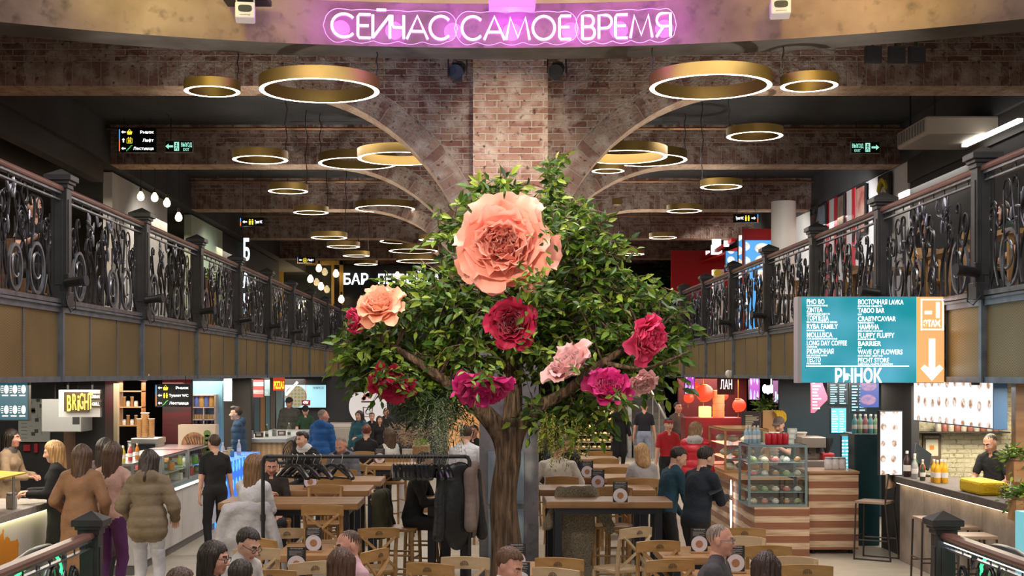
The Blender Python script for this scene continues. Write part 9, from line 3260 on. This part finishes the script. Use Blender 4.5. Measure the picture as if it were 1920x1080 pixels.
# stools at the right bar
def stool(x, yseat, lab, back, Y=None):
 Y = Y or FPX * (CAMZ - 0.76) / (yseat - VY)
 t = thing('bar_stool', lab, 'stool', (wx(x, Y), Y, 0), -0.6 if back else 0.0, 'metal bar stools')
 mb = MB()
 mb.b2((-0.2, -0.18, 0.725), (0.2, 0.18, 0.76))
 mb.build('seat', wood('stool_seat', (0.25, 0.17, 0.12), (0.36, 0.26, 0.19), 'X'), t, bevel=0.006)
 for sx in (-1, 1):
  for sy in (-1, 1):
   mb = MB()
   top = 1.12 if back and sx > 0 else 0.725
   if top > 1:
    mb.tube([(0.26, sy * 0.17, 0), (0.19, sy * 0.17, 0.74), (0.235, sy * 0.17, top)], 0.012, 6)
   else:
    mb.cyl((sx * 0.19, sy * 0.17, top), (sx * 0.21, sy * 0.18, 0), 0.012, n=6)
   mb.build('leg', mat('stool_metal', (0.07, 0.06, 0.055), 0.4, 0.6), t)
 mb = MB()
 for sy in (-1, 1):
  mb.cyl((-0.205, sy * 0.178, 0.26), (0.22, sy * 0.178, 0.26), 0.009, n=6)
  mb.cyl((sy * 0.205, -0.178, 0.3), (sy * 0.205, 0.178, 0.3), 0.009, n=6)
  mb.cyl((-0.21, sy * 0.18, 0.012), (0.25, sy * 0.18, 0.012), 0.01, n=6)
 mb.build('foot_rail', mat('stool_metal', (0.07, 0.06, 0.055)), t)
 if back:
  mb = MB()
  mb.b2((0.2, -0.18, 0.93), (0.225, 0.18, 1.12))
  mb.build('backrest', wood('stool_seat', (0.25, 0.17, 0.12), (0.36, 0.26, 0.19)), t)
stool(1640, 938, 'metal stool with wooden back against the dark fridge side', True)
stool(1752, 960, 'backless metal stool behind the right newel post', False, 15.2)
stool(1792, 978, 'backless metal stool at the bar, middle of three', False, 14.4)
stool(1822, 984, 'backless metal stool at the bar, nearest the right edge', False, 13.6)
struct(MB().b2((5.45, 17.1, 0), (5.55, 18.4, 2.34)), 'wall_right', mat('anthracite_wall', (0.035, 0.035, 0.037)))
# ------------------------------------------------------------------ escalator ends with green edge light
for x, sg, lab in ((-3.42, -1, 'escalator balustrade with green light at the bottom left corner'), (3.98, 1, 'escalator balustrade with green light at the bottom right corner')):
 t = thing('escalator_balustrade', lab, 'escalator', (x, 10.6, 0))
 prof = [(0.0, 0.10), (0.10, 0.30), (0.16, 0.55), (0.12, 0.80), (-0.02, 0.97), (-0.22, 1.04), (-0.7, 1.03), (-1.3, 0.86), (-3.0, -0.1)]
 P, R_ = smooth_path([((0, y, z), 1) for y, z in prof], 5)
 mb = MB()
 mb.tube(P, 1.0, 8, flat=(0.035, 0.045))
 mb.build('rubber_handrail', mat('rubber_black', (0.015, 0.015, 0.017), 0.3), t, smooth=True)
 mb = MB()
 mb.tube([p + Vector((-sg * 0.03, -0.05 if i < 18 else 0, -0.055 if i >= 14 else 0)) for i, p in enumerate(P)], 0.013, 6)
 mb.build('green_light', mat('green_led', (0.1, 1, 0.3), emit=1.6, ecol=(0.02, 0.85, 0.22)), t, smooth=True)
 mb = MB()
 mb.prism([(y, z) for y, z in ((p.y - 0.06, p.z - 0.08) for p in P[::3])] + [(-3.0, -0.2), (0.0, -0.2)], (0, 0, 0), (0, 1, 0), EZ, (0.02, 0, 0))
 mb.build('glass_side', glass_mat(), t)
# ------------------------------------------------------------------ upstairs furniture
R = random.Random(9)
for i, (x, Y) in enumerate(((5.3, 13.0), (5.4, 15.0), (5.3, 17.6), (5.3, 20.5), (5.3, 23.5))):
 t = thing('gallery_table', f'wooden table behind the right gallery railing, {od[i]} from the viewer', 'table', (x, Y, ZS1), 0, 'wooden tables on the right gallery')
 mb = MB()
 mb.b2((-0.4, -0.45, 0.70), (0.4, 0.45, 0.75))
 mb.build('tabletop', M_oak, t)
 for sx in (-0.34, 0.34):
  for sy in (-0.38, 0.38):
   mb = MB()
   mb.b2((sx - 0.025, sy - 0.025, 0), (sx + 0.025, sy + 0.025, 0.70))
   mb.build('leg', M_oak, t)
 copy_tree(low, (x - 0.1, Y + 0.75, ZS1), 0.2, f'cross-back chair behind the right gallery table that is {od[i]} from the viewer', 'chairs on the right gallery')
for i, Y in enumerate((12.6, 15.2, 18.4)):
 t = thing('wooden_shelf', f'brown wooden shelf unit behind the left gallery railing, {od[i]} from the viewer', 'shelf', (-6.3, Y, ZS1), 0, 'wooden shelves on the left gallery')
 mb = MB()
 for z in (0.1, 0.45, 0.8, 1.12):
  mb.b2((-0.25, -0.9, z), (0.25, 0.9, z + 0.03))
 for y in (-0.9, 0, 0.9):
  mb.b2((-0.25, y - 0.015, 0), (0.25, y + 0.015, 1.15))
 mb.build('boards', wood('shelf_brown', (0.16, 0.07, 0.03), (0.27, 0.14, 0.06), 'Y'), t)
for i, (x, Y) in enumerate(((385, 26.5), (452, 31.0))):
 bush('potted_plant', ('small leafy plant in a clay pot behind the left railing before the green wall', 'small leafy plant behind the left railing below the blue-white letters')[i], (wx(x, Y), Y, ZS1 + 1.2), 0.28, 40, M_leaf, 30 + i, 0.14)
 solid('plant_stand', ('wooden plant stand before the green wall on the left gallery', 'wooden plant stand below the blue-white letters on the left gallery')[i], 'stand', (wx(x, Y) - 0.18, Y - 0.18, ZS1), (wx(x, Y) + 0.18, Y + 0.18, ZS1 + 1.06), M_oak)
